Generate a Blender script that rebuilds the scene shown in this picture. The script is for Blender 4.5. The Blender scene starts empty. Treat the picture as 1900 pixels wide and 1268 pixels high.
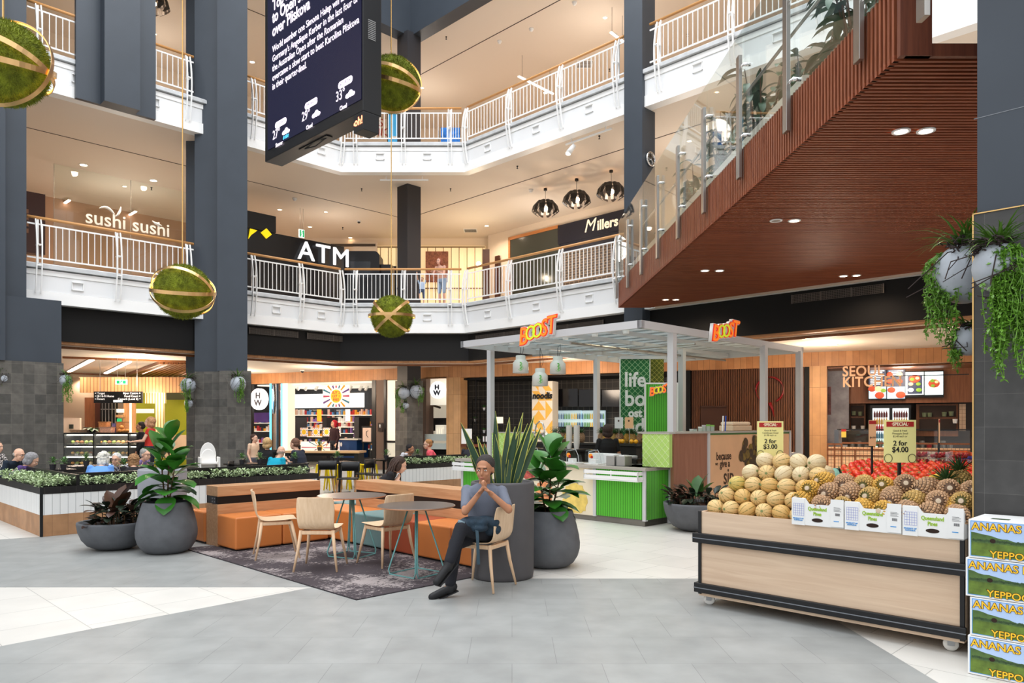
import bpy, math, random
from math import sin, cos, pi, radians, sqrt, atan2, hypot
from mathutils import Vector, Matrix
random.seed(7)
SC = bpy.context.scene
C = SC.collection
# ------------------------------------------------------------ camera, world, exposure
cam_d = bpy.data.cameras.new('camera'); cam = bpy.data.objects.new('camera', cam_d); C.objects.link(cam)
cam.location = (0, 0, 1.6); cam.rotation_euler = (pi/2, 0, 0)
cam_d.sensor_width = 36; cam_d.lens = 36*1382/1900; cam_d.shift_y = 154/1900
cam_d.clip_end = 300
SC.camera = cam
SC.view_settings.view_transform = 'Standard'; SC.view_settings.look = 'None'
SC.view_settings.gamma = 1; SC.view_settings.use_curve_mapping = False
SC.view_settings.exposure = 0.15
SC.cycles.use_denoising = True
SC.cycles.max_bounces = 7; SC.cycles.diffuse_bounces = 4; SC.cycles.glossy_bounces = 3
SC.cycles.transmission_bounces = 6; SC.cycles.transparent_max_bounces = 10
SC.cycles.caustics_reflective = False; SC.cycles.caustics_refractive = False
SC.cycles.sample_clamp_indirect = 6
W = bpy.data.worlds.new('world'); SC.world = W; W.use_nodes = True
_n = W.node_tree.nodes; _l = W.node_tree.links
_bg = _n['Background']; _bg.inputs['Strength'].default_value = 1.3
_tc = _n.new('ShaderNodeTexCoord'); _sx = _n.new('ShaderNodeSeparateXYZ'); _r = _n.new('ShaderNodeValToRGB')
_l.new(_tc.outputs['Generated'], _sx.inputs[0]); _l.new(_sx.outputs['Z'], _r.inputs[0]); _l.new(_r.outputs[0], _bg.inputs['Color'])
_r.color_ramp.elements[0].position = 0.0; _r.color_ramp.elements[0].color = (.62, .60, .58, 1)
_r.color_ramp.elements[1].position = 0.6; _r.color_ramp.elements[1].color = (1.2, 1.25, 1.32, 1)

def lamp(kind, loc, power, col=(1, .78, .58), size=.15, rot=(0, 0, 0), parent=None, size_y=None, angle=2.4, name=None):
    d = bpy.data.lights.new(name or 'light_source', kind); d.energy = power; d.color = col
    if kind == 'AREA':
        d.size = size
        if size_y: d.shape = 'RECTANGLE'; d.size_y = size_y
    else: d.shadow_soft_size = size
    if kind == 'SPOT': d.spot_size = angle; d.spot_blend = .6
    o = bpy.data.objects.new(name or 'light_source', d); C.objects.link(o); o.location = loc; o.rotation_euler = rot
    if parent: o.parent = parent
    return o
SKY = lamp('AREA', (-2.5, 12, 21), 2900, (.97, .985, 1), 16, size_y=16, name='skylight')   # daylight through the atrium roof

# ------------------------------------------------------------ helpers
def lin(c): return tuple(((x/255)/12.92 if x/255 <= .04045 else ((x/255+.055)/1.055)**2.4) for x in c)
MATS = {}
def M(name, rgb=(200, 200, 200), rough=.5, metal=0, em=0, emc=None, noise=0, ns=8, bump=0, bs=60, alpha=1, trans=0, spec=.5, ior=1.45, coat=0):
    if name in MATS: return MATS[name]
    m = bpy.data.materials.new(name); m.use_nodes = True; MATS[name] = m
    nt = m.node_tree; b = nt.nodes['Principled BSDF']; c = lin(rgb)
    b.inputs['Base Color'].default_value = (*c, 1); b.inputs['Roughness'].default_value = rough; b.inputs['Metallic'].default_value = metal
    b.inputs['Specular IOR Level'].default_value = spec; b.inputs['Alpha'].default_value = alpha
    b.inputs['Transmission Weight'].default_value = trans; b.inputs['IOR'].default_value = ior; b.inputs['Coat Weight'].default_value = coat
    if em: b.inputs['Emission Color'].default_value = (*lin(emc or rgb), 1); b.inputs['Emission Strength'].default_value = em
    if noise or bump: tc = nt.nodes.new('ShaderNodeTexCoord')
    if noise:
        t = nt.nodes.new('ShaderNodeTexNoise'); t.inputs['Scale'].default_value = ns; t.inputs['Detail'].default_value = 5
        r = nt.nodes.new('ShaderNodeValToRGB'); r.color_ramp.elements[0].position = .32; r.color_ramp.elements[1].position = .68
        r.color_ramp.elements[0].color = (*[x*(1-noise) for x in c], 1); r.color_ramp.elements[1].color = (*[min(1, x*(1+noise)) for x in c], 1)
        nt.links.new(tc.outputs['Object'], t.inputs['Vector']); nt.links.new(t.outputs['Fac'], r.inputs[0]); nt.links.new(r.outputs[0], b.inputs['Base Color'])
    if bump:
        t2 = nt.nodes.new('ShaderNodeTexNoise'); t2.inputs['Scale'].default_value = bs; t2.inputs['Detail'].default_value = 4
        bp = nt.nodes.new('ShaderNodeBump'); bp.inputs['Strength'].default_value = bump; bp.inputs['Distance'].default_value = .02
        nt.links.new(tc.outputs['Object'], t2.inputs['Vector']); nt.links.new(t2.outputs['Fac'], bp.inputs['Height']); nt.links.new(bp.outputs[0], b.inputs['Normal'])
    return m
def wood(name, c1, c2, axis='x', scale=1.0, rough=.45, stretch=14):
    if name in MATS: return MATS[name]
    m = M(name, c1, rough); nt = m.node_tree; b = nt.nodes['Principled BSDF']
    tc = nt.nodes.new('ShaderNodeTexCoord'); mp = nt.nodes.new('ShaderNodeMapping'); t = nt.nodes.new('ShaderNodeTexNoise'); r = nt.nodes.new('ShaderNodeValToRGB')
    s = [stretch*scale]*3; s['xyz'.index(axis)] = 1.0*scale
    mp.inputs['Scale'].default_value = s; t.inputs['Scale'].default_value = 2.2; t.inputs['Detail'].default_value = 6; t.inputs['Distortion'].default_value = .6
    r.color_ramp.elements[0].position = .3; r.color_ramp.elements[1].position = .7
    r.color_ramp.elements[0].color = (*lin(c1), 1); r.color_ramp.elements[1].color = (*lin(c2), 1)
    nt.links.new(tc.outputs['Object'], mp.inputs[0]); nt.links.new(mp.outputs[0], t.inputs['Vector']); nt.links.new(t.outputs['Fac'], r.inputs[0]); nt.links.new(r.outputs[0], b.inputs['Base Color'])
    return m
def tiles(name, c1, c2, mc, w, h, gap=.004, off=0.0, mode='wall', rot=0, rough=.5, mott=.12, ms=6, shift=(0, 0)):
    """rectangular units with grout, laid on a wall (x+y, z) or a floor (x, y)"""
    if name in MATS: return MATS[name]
    m = M(name, c1, rough); nt = m.node_tree; b = nt.nodes['Principled BSDF']; L = nt.links.new
    tc = nt.nodes.new('ShaderNodeTexCoord'); v = tc.outputs['Object']
    if mode == 'wall':
        s = nt.nodes.new('ShaderNodeSeparateXYZ'); a = nt.nodes.new('ShaderNodeMath'); c = nt.nodes.new('ShaderNodeCombineXYZ')
        L(v, s.inputs[0]); L(s.outputs['X'], a.inputs[0]); L(s.outputs['Y'], a.inputs[1]); L(a.outputs[0], c.inputs['X']); L(s.outputs['Z'], c.inputs['Y']); v2 = c.outputs[0]
    else: v2 = v
    mp = nt.nodes.new('ShaderNodeMapping'); mp.inputs['Rotation'].default_value = (0, 0, rot); mp.inputs['Location'].default_value = (shift[0], shift[1], 0)
    br = nt.nodes.new('ShaderNodeTexBrick'); br.offset = off; br.squash = 1
    br.inputs['Scale'].default_value = 1; br.inputs['Brick Width'].default_value = w; br.inputs['Row Height'].default_value = h
    br.inputs['Mortar Size'].default_value = gap; br.inputs['Mortar Smooth'].default_value = 0; br.inputs['Bias'].default_value = 0
    for k, cc in (('Color1', c1), ('Color2', c2), ('Mortar', mc)): br.inputs[k].default_value = (*lin(cc), 1)
    t = nt.nodes.new('ShaderNodeTexNoise'); t.inputs['Scale'].default_value = ms; t.inputs['Detail'].default_value = 6
    mx = nt.nodes.new('ShaderNodeMix'); mx.data_type = 'RGBA'; mx.blend_type = 'MULTIPLY'; mx.inputs[0].default_value = 1
    r = nt.nodes.new('ShaderNodeMapRange'); r.inputs['To Min'].default_value = 1-mott; r.inputs['To Max'].default_value = 1+mott; r.inputs['From Min'].default_value = .3; r.inputs['From Max'].default_value = .7
    L(v2, mp.inputs[0]); L(mp.outputs[0], br.inputs['Vector']); L(v, t.inputs['Vector']); L(t.outputs['Fac'], r.inputs[0])
    L(br.outputs['Color'], mx.inputs[6]); L(r.outputs[0], mx.inputs[7]); L(mx.outputs[2], b.inputs['Base Color'])
    return m

class MB:
    def __init__(s): s.v = []; s.f = []; s.mi = []; s.k = 0; s.M = None
    def add(s, vs, fs):
        o = len(s.v)
        s.v += [tuple(s.M @ Vector(p)) if s.M else tuple(p) for p in vs]
        s.f += [tuple(i+o for i in f) for f in fs]; s.mi += [s.k]*len(fs); return s
    def box(s, x0, x1, y0, y1, z0, z1):
        if x0 > x1: x0, x1 = x1, x0
        if y0 > y1: y0, y1 = y1, y0
        if z0 > z1: z0, z1 = z1, z0
        return s.add([(x, y, z) for z in (z0, z1) for y in (y0, y1) for x in (x0, x1)],
                     [(0, 2, 3, 1), (4, 5, 7, 6), (0, 1, 5, 4), (2, 6, 7, 3), (0, 4, 6, 2), (1, 3, 7, 5)])
    def prism(s, poly, z0, z1):
        n = len(poly)
        return s.add([(x, y, z0) for x, y in poly]+[(x, y, z1) for x, y in poly],
                     [tuple(range(n-1, -1, -1)), tuple(range(n, 2*n))]+[(i, (i+1) % n, n+(i+1) % n, n+i) for i in range(n)])
    def slab(s, poly, y0, y1):
        """outline (x, z) given thickness along y"""
        n = len(poly)
        return s.add([(x, y0, z) for x, z in poly]+[(x, y1, z) for x, z in poly],
                     [tuple(range(n)), tuple(range(2*n-1, n-1, -1))]+[(i, n+i, n+(i+1) % n, (i+1) % n) for i in range(n)])
    def tube(s, pts, r, n=8, cap=True, flat=1.0):
        pts = [Vector(p) for p in pts]; m = len(pts); rs = r if isinstance(r, (list, tuple)) else [r]*m
        up = None; vs = []; fs = []
        for i, p in enumerate(pts):
            d = (pts[min(i+1, m-1)]-pts[max(i-1, 0)]).normalized()
            if up is None: up = Vector((0, 0, 1)) if abs(d.z) < .9 else Vector((1, 0, 0))
            a = d.cross(up)
            if a.length < 1e-5: a = d.cross(Vector((0, 1, .01)))
            a.normalize(); b = a.cross(d).normalized(); up = b
            vs += [p+(a*cos(2*pi*k/n)+b*sin(2*pi*k/n)*flat)*rs[i] for k in range(n)]
        for i in range(m-1):
            for k in range(n): fs.append((i*n+k, i*n+(k+1) % n, (i+1)*n+(k+1) % n, (i+1)*n+k))
        if cap: fs += [tuple(range(n-1, -1, -1)), tuple(range((m-1)*n, m*n))]
        return s.add(vs, fs)
    def lathe(s, prof, n=24, c=(0, 0, 0), cap=True):
        vs = [(c[0]+r*cos(2*pi*k/n), c[1]+r*sin(2*pi*k/n), c[2]+z) for r, z in prof for k in range(n)]; m = len(prof)
        fs = [(i*n+k, i*n+(k+1) % n, (i+1)*n+(k+1) % n, (i+1)*n+k) for i in range(m-1) for k in range(n)]
        if cap: fs += [tuple(range(n-1, -1, -1)), tuple(range((m-1)*n, m*n))]
        return s.add(vs, fs)
    def ell(s, c, r, nu=12, nv=8, R=None):
        if not isinstance(r, (tuple, list)): r = (r, r, r)
        vs = [Vector((0, 0, -r[2]))]; c = Vector(c)
        for j in range(1, nv):
            t = -pi/2+pi*j/nv
            vs += [Vector((r[0]*cos(t)*cos(2*pi*k/nu), r[1]*cos(t)*sin(2*pi*k/nu), r[2]*sin(t))) for k in range(nu)]
        vs.append(Vector((0, 0, r[2])))
        if R: vs = [R @ v for v in vs]
        vs = [v+c for v in vs]; fs = [(0, 1+(k+1) % nu, 1+k) for k in range(nu)]
        for j in range(nv-2):
            for k in range(nu): fs.append((1+j*nu+k, 1+j*nu+(k+1) % nu, 1+(j+1)*nu+(k+1) % nu, 1+(j+1)*nu+k))
        e = 1+(nv-1)*nu; fs += [(e, 1+(nv-2)*nu+k, 1+(nv-2)*nu+(k+1) % nu) for k in range(nu)]
        return s.add(vs, fs)
    def cap(s, a, b, ra, rb, n=10):
        """limb: tapered bar with round ends"""
        s.tube([a, b], [ra, rb], n); s.ell(a, ra, n, 6); s.ell(b, rb, n, 6); return s
    def leaf(s, base, d, up, L, w, droop=.3, fold=.15, n=5, shape=None):
        """one leaf blade: base point, direction, surface normal"""
        d = Vector(d).normalized(); up = Vector(up); side = d.cross(up)
        if side.length < 1e-4: side = d.cross(Vector((1, .1, 0)))
        side.normalize(); up = side.cross(d).normalized(); p = Vector(base); vs = []; fs = []
        sh = shape or [.12, .75, 1, .8, .4, .02]
        n = len(sh)-1
        for i in range(n+1):
            h = w*sh[i]/2
            vs += [p-side*h+up*h*fold*2, p, p+side*h+up*h*fold*2]
            ang = droop/n; q = Matrix.Rotation(-ang, 3, side); d = q @ d; up = q @ up; p = p+d*(L/n)
        for i in range(n):
            a = 3*i; fs += [(a, a+1, a+4, a+3), (a+1, a+2, a+5, a+4)]
        return s.add(vs, fs)
    def build(s, name, mat, parent=None, smooth=False, loc=None, rz=None, bevel=0, seg=2, rot=None):
        me = bpy.data.meshes.new(name); me.from_pydata(s.v, [], s.f)
        for m in (mat if isinstance(mat, (list, tuple)) else [mat]): me.materials.append(m)
        if any(s.mi): me.polygons.foreach_set('material_index', s.mi)
        if smooth: me.polygons.foreach_set('use_smooth', [True]*len(s.f))
        me.update(); o = bpy.data.objects.new(name, me); C.objects.link(o)
        if parent: o.parent = parent
        if loc: o.location = loc
        if rz is not None: o.rotation_euler = (0, 0, rz)
        if rot: o.rotation_euler = rot
        if bevel:
            b = o.modifiers.new('edge', 'BEVEL'); b.width = bevel; b.segments = seg; b.limit_method = 'ANGLE'
        return o
def tag(o, label, cat, group=None, kind=None):
    if label: o['label'] = label
    if cat: o['category'] = cat
    if group: o['group'] = group
    if kind: o['kind'] = kind
    return o
def thing(name, label, cat, loc=(0, 0, 0), rz=0, group=None):
    o = bpy.data.objects.new(name, None); C.objects.link(o); o.empty_display_size = .1
    o.location = loc; o.rotation_euler = (0, 0, rz); return tag(o, label, cat, group)
def struct(name, mb, mat, rz=0, loc=None, bevel=0, smooth=False):
    o = mb.build(name, mat, rz=rz, loc=loc, bevel=bevel, smooth=smooth); o['kind'] = 'structure'; return o
def dup(root, loc=None, rz=None, label=None, group=None):
    r = root.copy(); C.objects.link(r)
    if loc is not None: r.location = loc
    if rz is not None: r.rotation_euler = (r.rotation_euler.x, r.rotation_euler.y, rz)
    if label: r['label'] = label
    if group: r['group'] = group
    for ch in list(root.children):
        c = ch.copy(); C.objects.link(c); c.parent = r
        for g in list(ch.children):
            d = g.copy(); C.objects.link(d); d.parent = c
    return r
def box(*a): return MB().box(*a)
def text(s, size, loc, mat, parent=None, rz=0, ext=.004, bold=0, sx=1, shear=0, name='lettering', align='CENTER', tilt=0, sp=1, lsp=1, rx=pi/2):
    cu = bpy.data.curves.new(name, 'FONT'); cu.body = s; cu.size = size; cu.extrude = ext; cu.offset = bold; cu.shear = shear
    cu.align_x = align; cu.align_y = 'CENTER'; cu.space_character = sp; cu.space_line = lsp; cu.resolution_u = 3
    cu.materials.append(mat); o = bpy.data.objects.new(name, cu); C.objects.link(o)
    o.location = loc; o.rotation_euler = (Matrix.Rotation(rz, 3, 'Z') @ Matrix.Rotation(rx, 3, 'X') @ Matrix.Rotation(tilt, 3, 'Z')).to_euler(); o.scale = (sx, 1, 1)
    if ext < .003 and bold: cu.extrude = .0015
    me = bpy.data.meshes.new_from_object(o); me.name = name; q = bpy.data.objects.new(name, me); C.objects.link(q)
    q.location = loc; q.rotation_euler = o.rotation_euler; q.scale = o.scale; bpy.data.objects.remove(o); bpy.data.curves.remove(cu)
    if parent: q.parent = parent
    return q

# ------------------------------------------------------------ surveyed frames: (origin x, y, heading); a runs along, b away from the viewer
Q = pi/4
FL = (0, 0, Q); FR = (0, 0, -Q); FC = (0, 0, 0); FS = (0, 24.1, radians(-25.55))
def frame_ab(F, px, b):
    ux, uy = cos(F[2]), sin(F[2]); nx, ny = -uy, ux; r = (px-950)/1382
    t = (b+F[0]*nx+F[1]*ny)/(r*nx+ny)
    return (r*t-F[0])*ux+(t-F[1])*uy, t
def A(F, px, b): return frame_ab(F, px, b)[0]
def Z(F, px, b, py): return 1.6-(py-788)*frame_ab(F, px, b)[1]/1382
def world(F, a, b, z=0):
    c, s = cos(F[2]), sin(F[2]); return (F[0]+a*c-b*s, F[1]+a*s+b*c, z)
def at(px, py, z=0):
    D = 1382*(1.6-z)/(py-788); return ((px-950)/1382*D, D, z)
def atd(px, D, py=None, z=0): return ((px-950)/1382*D, D, 1.6-(py-788)*D/1382 if py is not None else z)
def frect(F, b, x0, x1, y0, y1):
    xm = (x0+x1)/2; return A(F, x0, b), A(F, x1, b), Z(F, xm, b, y1), Z(F, xm, b, y0)
def fbox(F, b, x0, x1, y0, y1, th=.05):
    a0, a1, z0, z1 = frect(F, b, x0, x1, y0, y1); return MB().box(a0, a1, b, b+th, z0, z1)
def root(F, name, label, cat, group=None): return thing(name, label, cat, (F[0], F[1], 0), F[2], group)

# ------------------------------------------------------------ shared materials
WHITE = M('white_paint', (244, 244, 243), .35); BEIGE = M('soffit_paint', (226, 214, 200), .7)
BLUE = M('blue_grey_paint', (58, 65, 74), .42, noise=.06, ns=1.5); BLACK = M('black_paint', (19, 18, 18), .6, spec=.3)
DARKMETAL = M('black_metal', (22, 22, 24), .35); STEEL = M('brushed_steel', (170, 166, 160), .32, 1)
CHROME = M('chrome', (225, 225, 225), .08, 1); BRASS = M('brass', (214, 176, 116), .25, 1)
OAK = wood('light_oak', (206, 158, 110), (226, 184, 138), 'x'); OAKV = wood('oak_upright', (190, 140, 92), (216, 168, 116), 'z')
PLY = wood('beech_ply', (222, 188, 150), (236, 206, 172), 'z', 1.2, .4)
BENCHW = wood('bench_timber', (184, 134, 92), (206, 160, 118), 'x', 1, .4)
PLANK = tiles('timber_boards', (176, 122, 78), (194, 140, 94), (110, 70, 40), .17, 12, .003, 0, mott=.14, ms=3, rough=.45)
STONE = tiles('slate_tiles', (72, 70, 66), (98, 94, 88), (128, 122, 112), .23, .23, .0015, 0, rough=.55, mott=.2, ms=7)
GLASS = M('clear_glass', (235, 250, 245), .02, trans=1, ior=1.02, spec=.3); 
def glassmat(name, tint, refl=.12, rough=.02):
    if name in MATS: return MATS[name]
    m = bpy.data.materials.new(name); m.use_nodes = True; MATS[name] = m; nt = m.node_tree; nt.nodes.clear()
    o = nt.nodes.new('ShaderNodeOutputMaterial'); mix = nt.nodes.new('ShaderNodeMixShader'); t = nt.nodes.new('ShaderNodeBsdfTransparent'); g = nt.nodes.new('ShaderNodeBsdfGlossy'); lw = nt.nodes.new('ShaderNodeLayerWeight'); pw = nt.nodes.new('ShaderNodeMath'); pw.operation = 'POWER'; pw.inputs[1].default_value = 4; ad = nt.nodes.new('ShaderNodeMath'); ad.operation = 'MULTIPLY_ADD'; ad.inputs[1].default_value = .8; ad.inputs[2].default_value = .035
    lw.inputs['Blend'].default_value = .5; nt.links.new(lw.outputs['Facing'], pw.inputs[0]); nt.links.new(pw.outputs[0], ad.inputs[0]); t.inputs[0].default_value = (*tint, 1); g.inputs['Roughness'].default_value = rough
    nt.links.new(ad.outputs[0], mix.inputs[0]); nt.links.new(t.outputs[0], mix.inputs[1]); nt.links.new(g.outputs[0], mix.inputs[2]); nt.links.new(mix.outputs[0], o.inputs[0]); return m
PANE = glassmat('pane_glass', (.95, .985, .97)); CLEAR = glassmat('clear_plastic', (.96, .975, .975))
# ============================================================ SETTING
LIGHTT = tiles('pale_floor_tile', (208, 205, 198), (216, 213, 206), (170, 168, 162), .6, .6, .0035, .5, 'floor', Q, .42, .04, 3)
GREYT = tiles('grey_floor_tile', (148, 150, 148), (154, 156, 154), (124, 126, 124), .6, .62, .002, .5, 'floor', 0, .45, .11, 3.5, (0, -.02))
struct('floor', box(-30, 30, -12, 50, -.3, -.003), LIGHTT)
struct('floor_grey', MB().prism([(-30, -12), (2.64, -12), (2.64, 7.73), (-1.0, 7.73), (-1.95, 7.33), (-3.69, 5.37), (-16, -8.6), (-30, -12)][:-1], -.0029, 0)
       .prism([(-30, 7.3), (-1.95, 7.33), (-1.5, 7.73), (-1.5, 14), (-.9, 16.5), (-1, 40), (-30, 40)], -.0029, 0), GREYT)
struct('floor_pale_strip', MB().prism([(-6.69, 10.62), (-9.5, 13.4), (-9.5, 8.8), (-7.15, 10.33)], 0, .0008), LIGHTT)
RUGM = M('rug_pile', (74, 66, 70), .95)
def _rug():
    nt = RUGM.node_tree; b = nt.nodes['Principled BSDF']; L = nt.links.new
    tc = nt.nodes.new('ShaderNodeTexCoord'); w = nt.nodes.new('ShaderNodeTexNoise'); w.inputs['Scale'].default_value = 1.5; w.inputs['Detail'].default_value = 2
    mp = nt.nodes.new('ShaderNodeMapping'); mp.inputs['Scale'].default_value = (1, 2.2, 1); mp.inputs['Rotation'].default_value = (0, 0, -.5)
    t = nt.nodes.new('ShaderNodeTexNoise'); t.inputs['Scale'].default_value = 13; t.inputs['Detail'].default_value = 4; t.inputs['Roughness'].default_value = .7; t.inputs['Distortion'].default_value = 1.2
    m1 = nt.nodes.new('ShaderNodeMath'); m1.operation = 'MULTIPLY_ADD'; m1.inputs[1].default_value = .5; hf = nt.nodes.new('ShaderNodeMath'); hf.operation = 'MULTIPLY'; hf.inputs[1].default_value = .5; r = nt.nodes.new('ShaderNodeValToRGB')
    L(tc.outputs['Object'], mp.inputs[0]); L(mp.outputs[0], t.inputs['Vector']); L(tc.outputs['Object'], w.inputs['Vector']); L(w.outputs['Fac'], m1.inputs[0]); L(t.outputs['Fac'], hf.inputs[0]); L(hf.outputs[0], m1.inputs[2]); L(m1.outputs[0], r.inputs[0])
    e = r.color_ramp.elements; e[0].position = .535; e[0].color = (*lin((66, 58, 62)), 1); e[1].position = .55; e[1].color = (*lin((158, 148, 146)), 1); L(r.outputs[0], b.inputs['Base Color'])
_rug()
t = thing('rug', 'dark plum rug with a pale broken-speckle pattern under the wooden chairs', 'rug', (0, 0, 0), Q)
box(3.8, 5.6, 5.8, 9.75, 0, .008).build('pile', RUGM, t)
MB().box(3.785, 3.8, 5.785, 9.75, 0, .007).box(3.8, 5.6, 5.785, 5.8, 0, .007).build('binding', M('rug_edge', (44, 38, 42), .9), t)

# slab edges follow the atrium: left face, short middle face, right face
def ring(k, a0=-9, a1=7):
    return [world(FL, a0, 20.5+k)[:2], (-5.4-.414*k, 23.6+k), (-1.5+.414*k, 23.6+k), world(FR, a1, 15.63+k)[:2]]
def band(mb, k0, k1, z0, z1): return mb.prism(ring(k0)+ring(k1)[::-1], z0, z1)
def sweep(mb, prof):
    vs = []; n = len(prof)
    for k, z in prof: vs += [(x, y, z) for x, y in ring(k)]
    fs = [(i*4+j, i*4+j+1, ((i+1) % n)*4+j+1, ((i+1) % n)*4+j) for i in range(n) for j in range(3)]
    return mb.add(vs, fs)
WH2 = M('fascia_panel', (230, 231, 232), .45); LEDGE = M('ledge_stone', (196, 198, 200), .5, noise=.12, ns=4)
for n_, zf in ((1, 5.45), (2, 10.55)):
    mb = MB(); sweep(mb, [(.3, zf-.95), (0, zf-.95), (0, zf-.67), (.03, zf-.66), (.03, zf-.28), (0, zf-.27), (0, zf-.15), (.3, zf-.15)])
    struct('trim_%d' % n_, mb, WHITE)
    mb = MB(); sweep(mb, [(.029, zf-.655), (.022, zf-.655), (.022, zf-.285), (.029, zf-.285)]); struct('trim_%d_panel' % n_, mb, WH2)
    mb = MB(); sweep(mb, [(.3, zf-.149), (-.07, zf-.12), (-.07, zf-.03), (-.03, zf), (.3, zf)]); struct('trim_%d_ledge' % n_, mb, LEDGE)
    mb = MB()                                            # small square overflow recesses in the fascia
    vm = []
    for F, al in ((FL, [3.6, 5.4, 7.2, 9.0, 10.65, 12.15]), (FR, [-16.7, -14.66, -12.7, -11.1, -9.4, -7.4, -5.4])):
        for a in al: vm.append((F, a, 20.5 if F is FL else 15.63))
    for a in (-4.18, -2.69): vm.append((FC, a, 23.6))
    for F, a, b in vm:
        mb.M = Matrix.Rotation(F[2], 4, 'Z'); z = zf-.46
        mb.box(a-.13, a+.13, b-.012, b+.02, z-.1, z-.085).box(a-.13, a+.13, b-.03, b+.02, z+.085, z+.1).box(a-.13, a-.115, b-.012, b+.02, z-.1, z+.1).box(a+.115, a+.13, b-.012, b+.02, z-.1, z+.1)
    struct('trim_%d_recesses' % n_, mb, WHITE)
struct('slab_first_floor', band(MB(), .3, 15, 4.5, 5.45), BEIGE)
struct('ceiling_ground', band(MB(), .55, 15, 3.56, 4.5), M('ground_ceiling', (228, 214, 198), .7))
struct('beam_bulkhead', band(MB(), .25, .5, 3.64, 4.499), BLACK)
struct('trim_3', band(MB(), .3, .62, 3.58, 3.64), PLANK); struct('trim_4', band(MB(), .62, .68, 3.5, 3.56), wood('walnut_trim', (110, 66, 36), (140, 88, 50)))
struct('slab_second_floor', band(MB(), .3, 16, 9.6, 10.55), BEIGE)
# top beams meet over the middle column
def vee(bl, br, z0, z1, k): 
    def cn(u, v): return ((v-u)/sqrt(2), (u+v)/sqrt(2))
    p = [world(FL, -9, bl)[:2], cn(bl, br), world(FR, 7, br)[:2]]; q = [world(FL, -9, bl+k)[:2], cn(bl+k, br+k), world(FR, 7, br+k)[:2]]
    return MB().prism(p+q[::-1], z0, z1)
struct('beam_top', vee(20.1, 15.27, 14.65, 18.2, .5), BLUE)
struct('ceiling_second_floor', vee(20.6, 15.77, 14.72, 15.5, 16), BEIGE)
mb = MB()
mb.M = Matrix.Rotation(Q, 4, 'Z'); mb.box(-2, 17.7, 23.39, 23.42, 9.592, 9.6); mb.M = Matrix.Rotation(-Q, 4, 'Z'); mb.box(-23.3, 0, 17.55, 17.58, 9.592, 9.6).box(-23.3, 0, 17.3, 17.33, 14.712, 14.72)
mb.M = Matrix.Rotation(Q, 4, 'Z'); mb.box(-2, 17.3, 22.5, 22.53, 14.712, 14.72)
struct('ceiling_joints', mb, M('shadow_gap', (70, 58, 50), .8))

# ---------- pillars
mb = MB(); mb.M = Matrix.Rotation(Q, 4, 'Z')
mb.box(0, A(FL, 49, 20.2), 20.2, 21.4, 3.05, 19); mb.box(-1, A(FL, 10, 19.95), 19.95, 20.2, 3.05, 19); mb.box(-1, A(FL, 114, 20.05), 20.05, 21.2, 3.05, 4.53)
struct('pillar_far_left', mb, BLUE)
struct('pillar_far_left_tiles', box(-1, A(FL, 118, 20.0), 20.0, 21.3, 0, 3.05), STONE, rz=Q)
def xw(px, y): return (px-950)/1382*y
mb = MB().box(xw(361, 20.5), xw(405, 20.5), 20.5, 21.6, 3.05, 19).prism([(xw(403, 20.2), 20.2), (xw(459, 20.2), 20.2), (xw(459, 21.4), 21.4), (xw(403, 20.2), 21.4)], 3.05, 19).box(xw(345, 21), xw(365, 21), 21, 21.5, 3.05, 19)
struct('pillar_left', mb, BLUE)
mb = MB().box(xw(361, 20.4), xw(409, 20.4), 20.4, 21.6, 0, 3.05).prism([(xw(407, 20.1), 20.1), (xw(466, 20.1), 20.1), (xw(466, 21.5), 21.5), (xw(407, 20.1), 21.5)], 0, 3.05).box(xw(346, 20.9), xw(365, 20.9), 20.9, 21.5, 0, 3.05)
struct('pillar_left_tiles', mb, STONE)
def sqpillar(name, x, y, w, z0, z1, mat):     # a square pillar set at 45 degrees, its near corner at x, y
    h = w/sqrt(2); return struct(name, MB().prism([(x, y), (x+h, y+h), (x, y+2*h), (x-h, y+h)], z0, z1), mat)
sqpillar('pillar_middle', -3.47, 24.7, .56, 3.05, 14.7, M('dark_pillar', (44, 44, 48), .5))
o = struct('pillar_middle_tiles', box(-.33, .33, -.33, .33, 0, 3.07), STONE, rz=Q, loc=(-3.47, 25.1, 0))
sqpillar('pillar_right', 3.27, 18.7, .56, 3.05, 19, BLUE)
struct('pillar_right_tiles', box(-.33, .33, -.33, .33, 0, 3.07), STONE, rz=Q, loc=(3.27, 19.1, 0))
struct('pillar_near', box(-1.37, .1, 5.93, 7.2, 3.06, 19), BLUE, rz=-Q)
STONE2 = tiles('near_slate_tiles', (60, 59, 58), (68, 67, 66), (100, 98, 94), .23, .226, .0008, 0, rough=.5, mott=.16, ms=9, shift=(.02, 0))
struct('pillar_near_tiles', box(-1.385, .1, 5.9, 7.2, 0, 3.05), STONE2, rz=-Q)
mb = MB().box(-1.392, -1.383, 5.893, 5.902, 0, 3.055).box(-1.392, .1, 5.893, 5.902, 3.05, 3.058); struct('trim_5', mb, BRASS, rz=-Q)
mb = MB().box(-1.39, .1, 5.928, 5.93, 3.72, 3.725).box(-1.39, .1, 5.928, 5.93, 4.62, 4.625); struct('trim_6', mb, M('panel_joint', (120, 124, 130), .5), rz=-Q)
# blue pilaster hung in front of the second-floor edge
mb = MB(); b1 = 20.37; mb.box(A(FL, 141, b1), A(FL, 289, b1), b1, 20.49, 9.58, 19).box(A(FL, 194, 20.05), A(FL, 260, 20.05), 20.05, b1+.01, 9.58, 19)
struct('pillar_hung', mb, BLUE, rz=Q)

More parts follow.
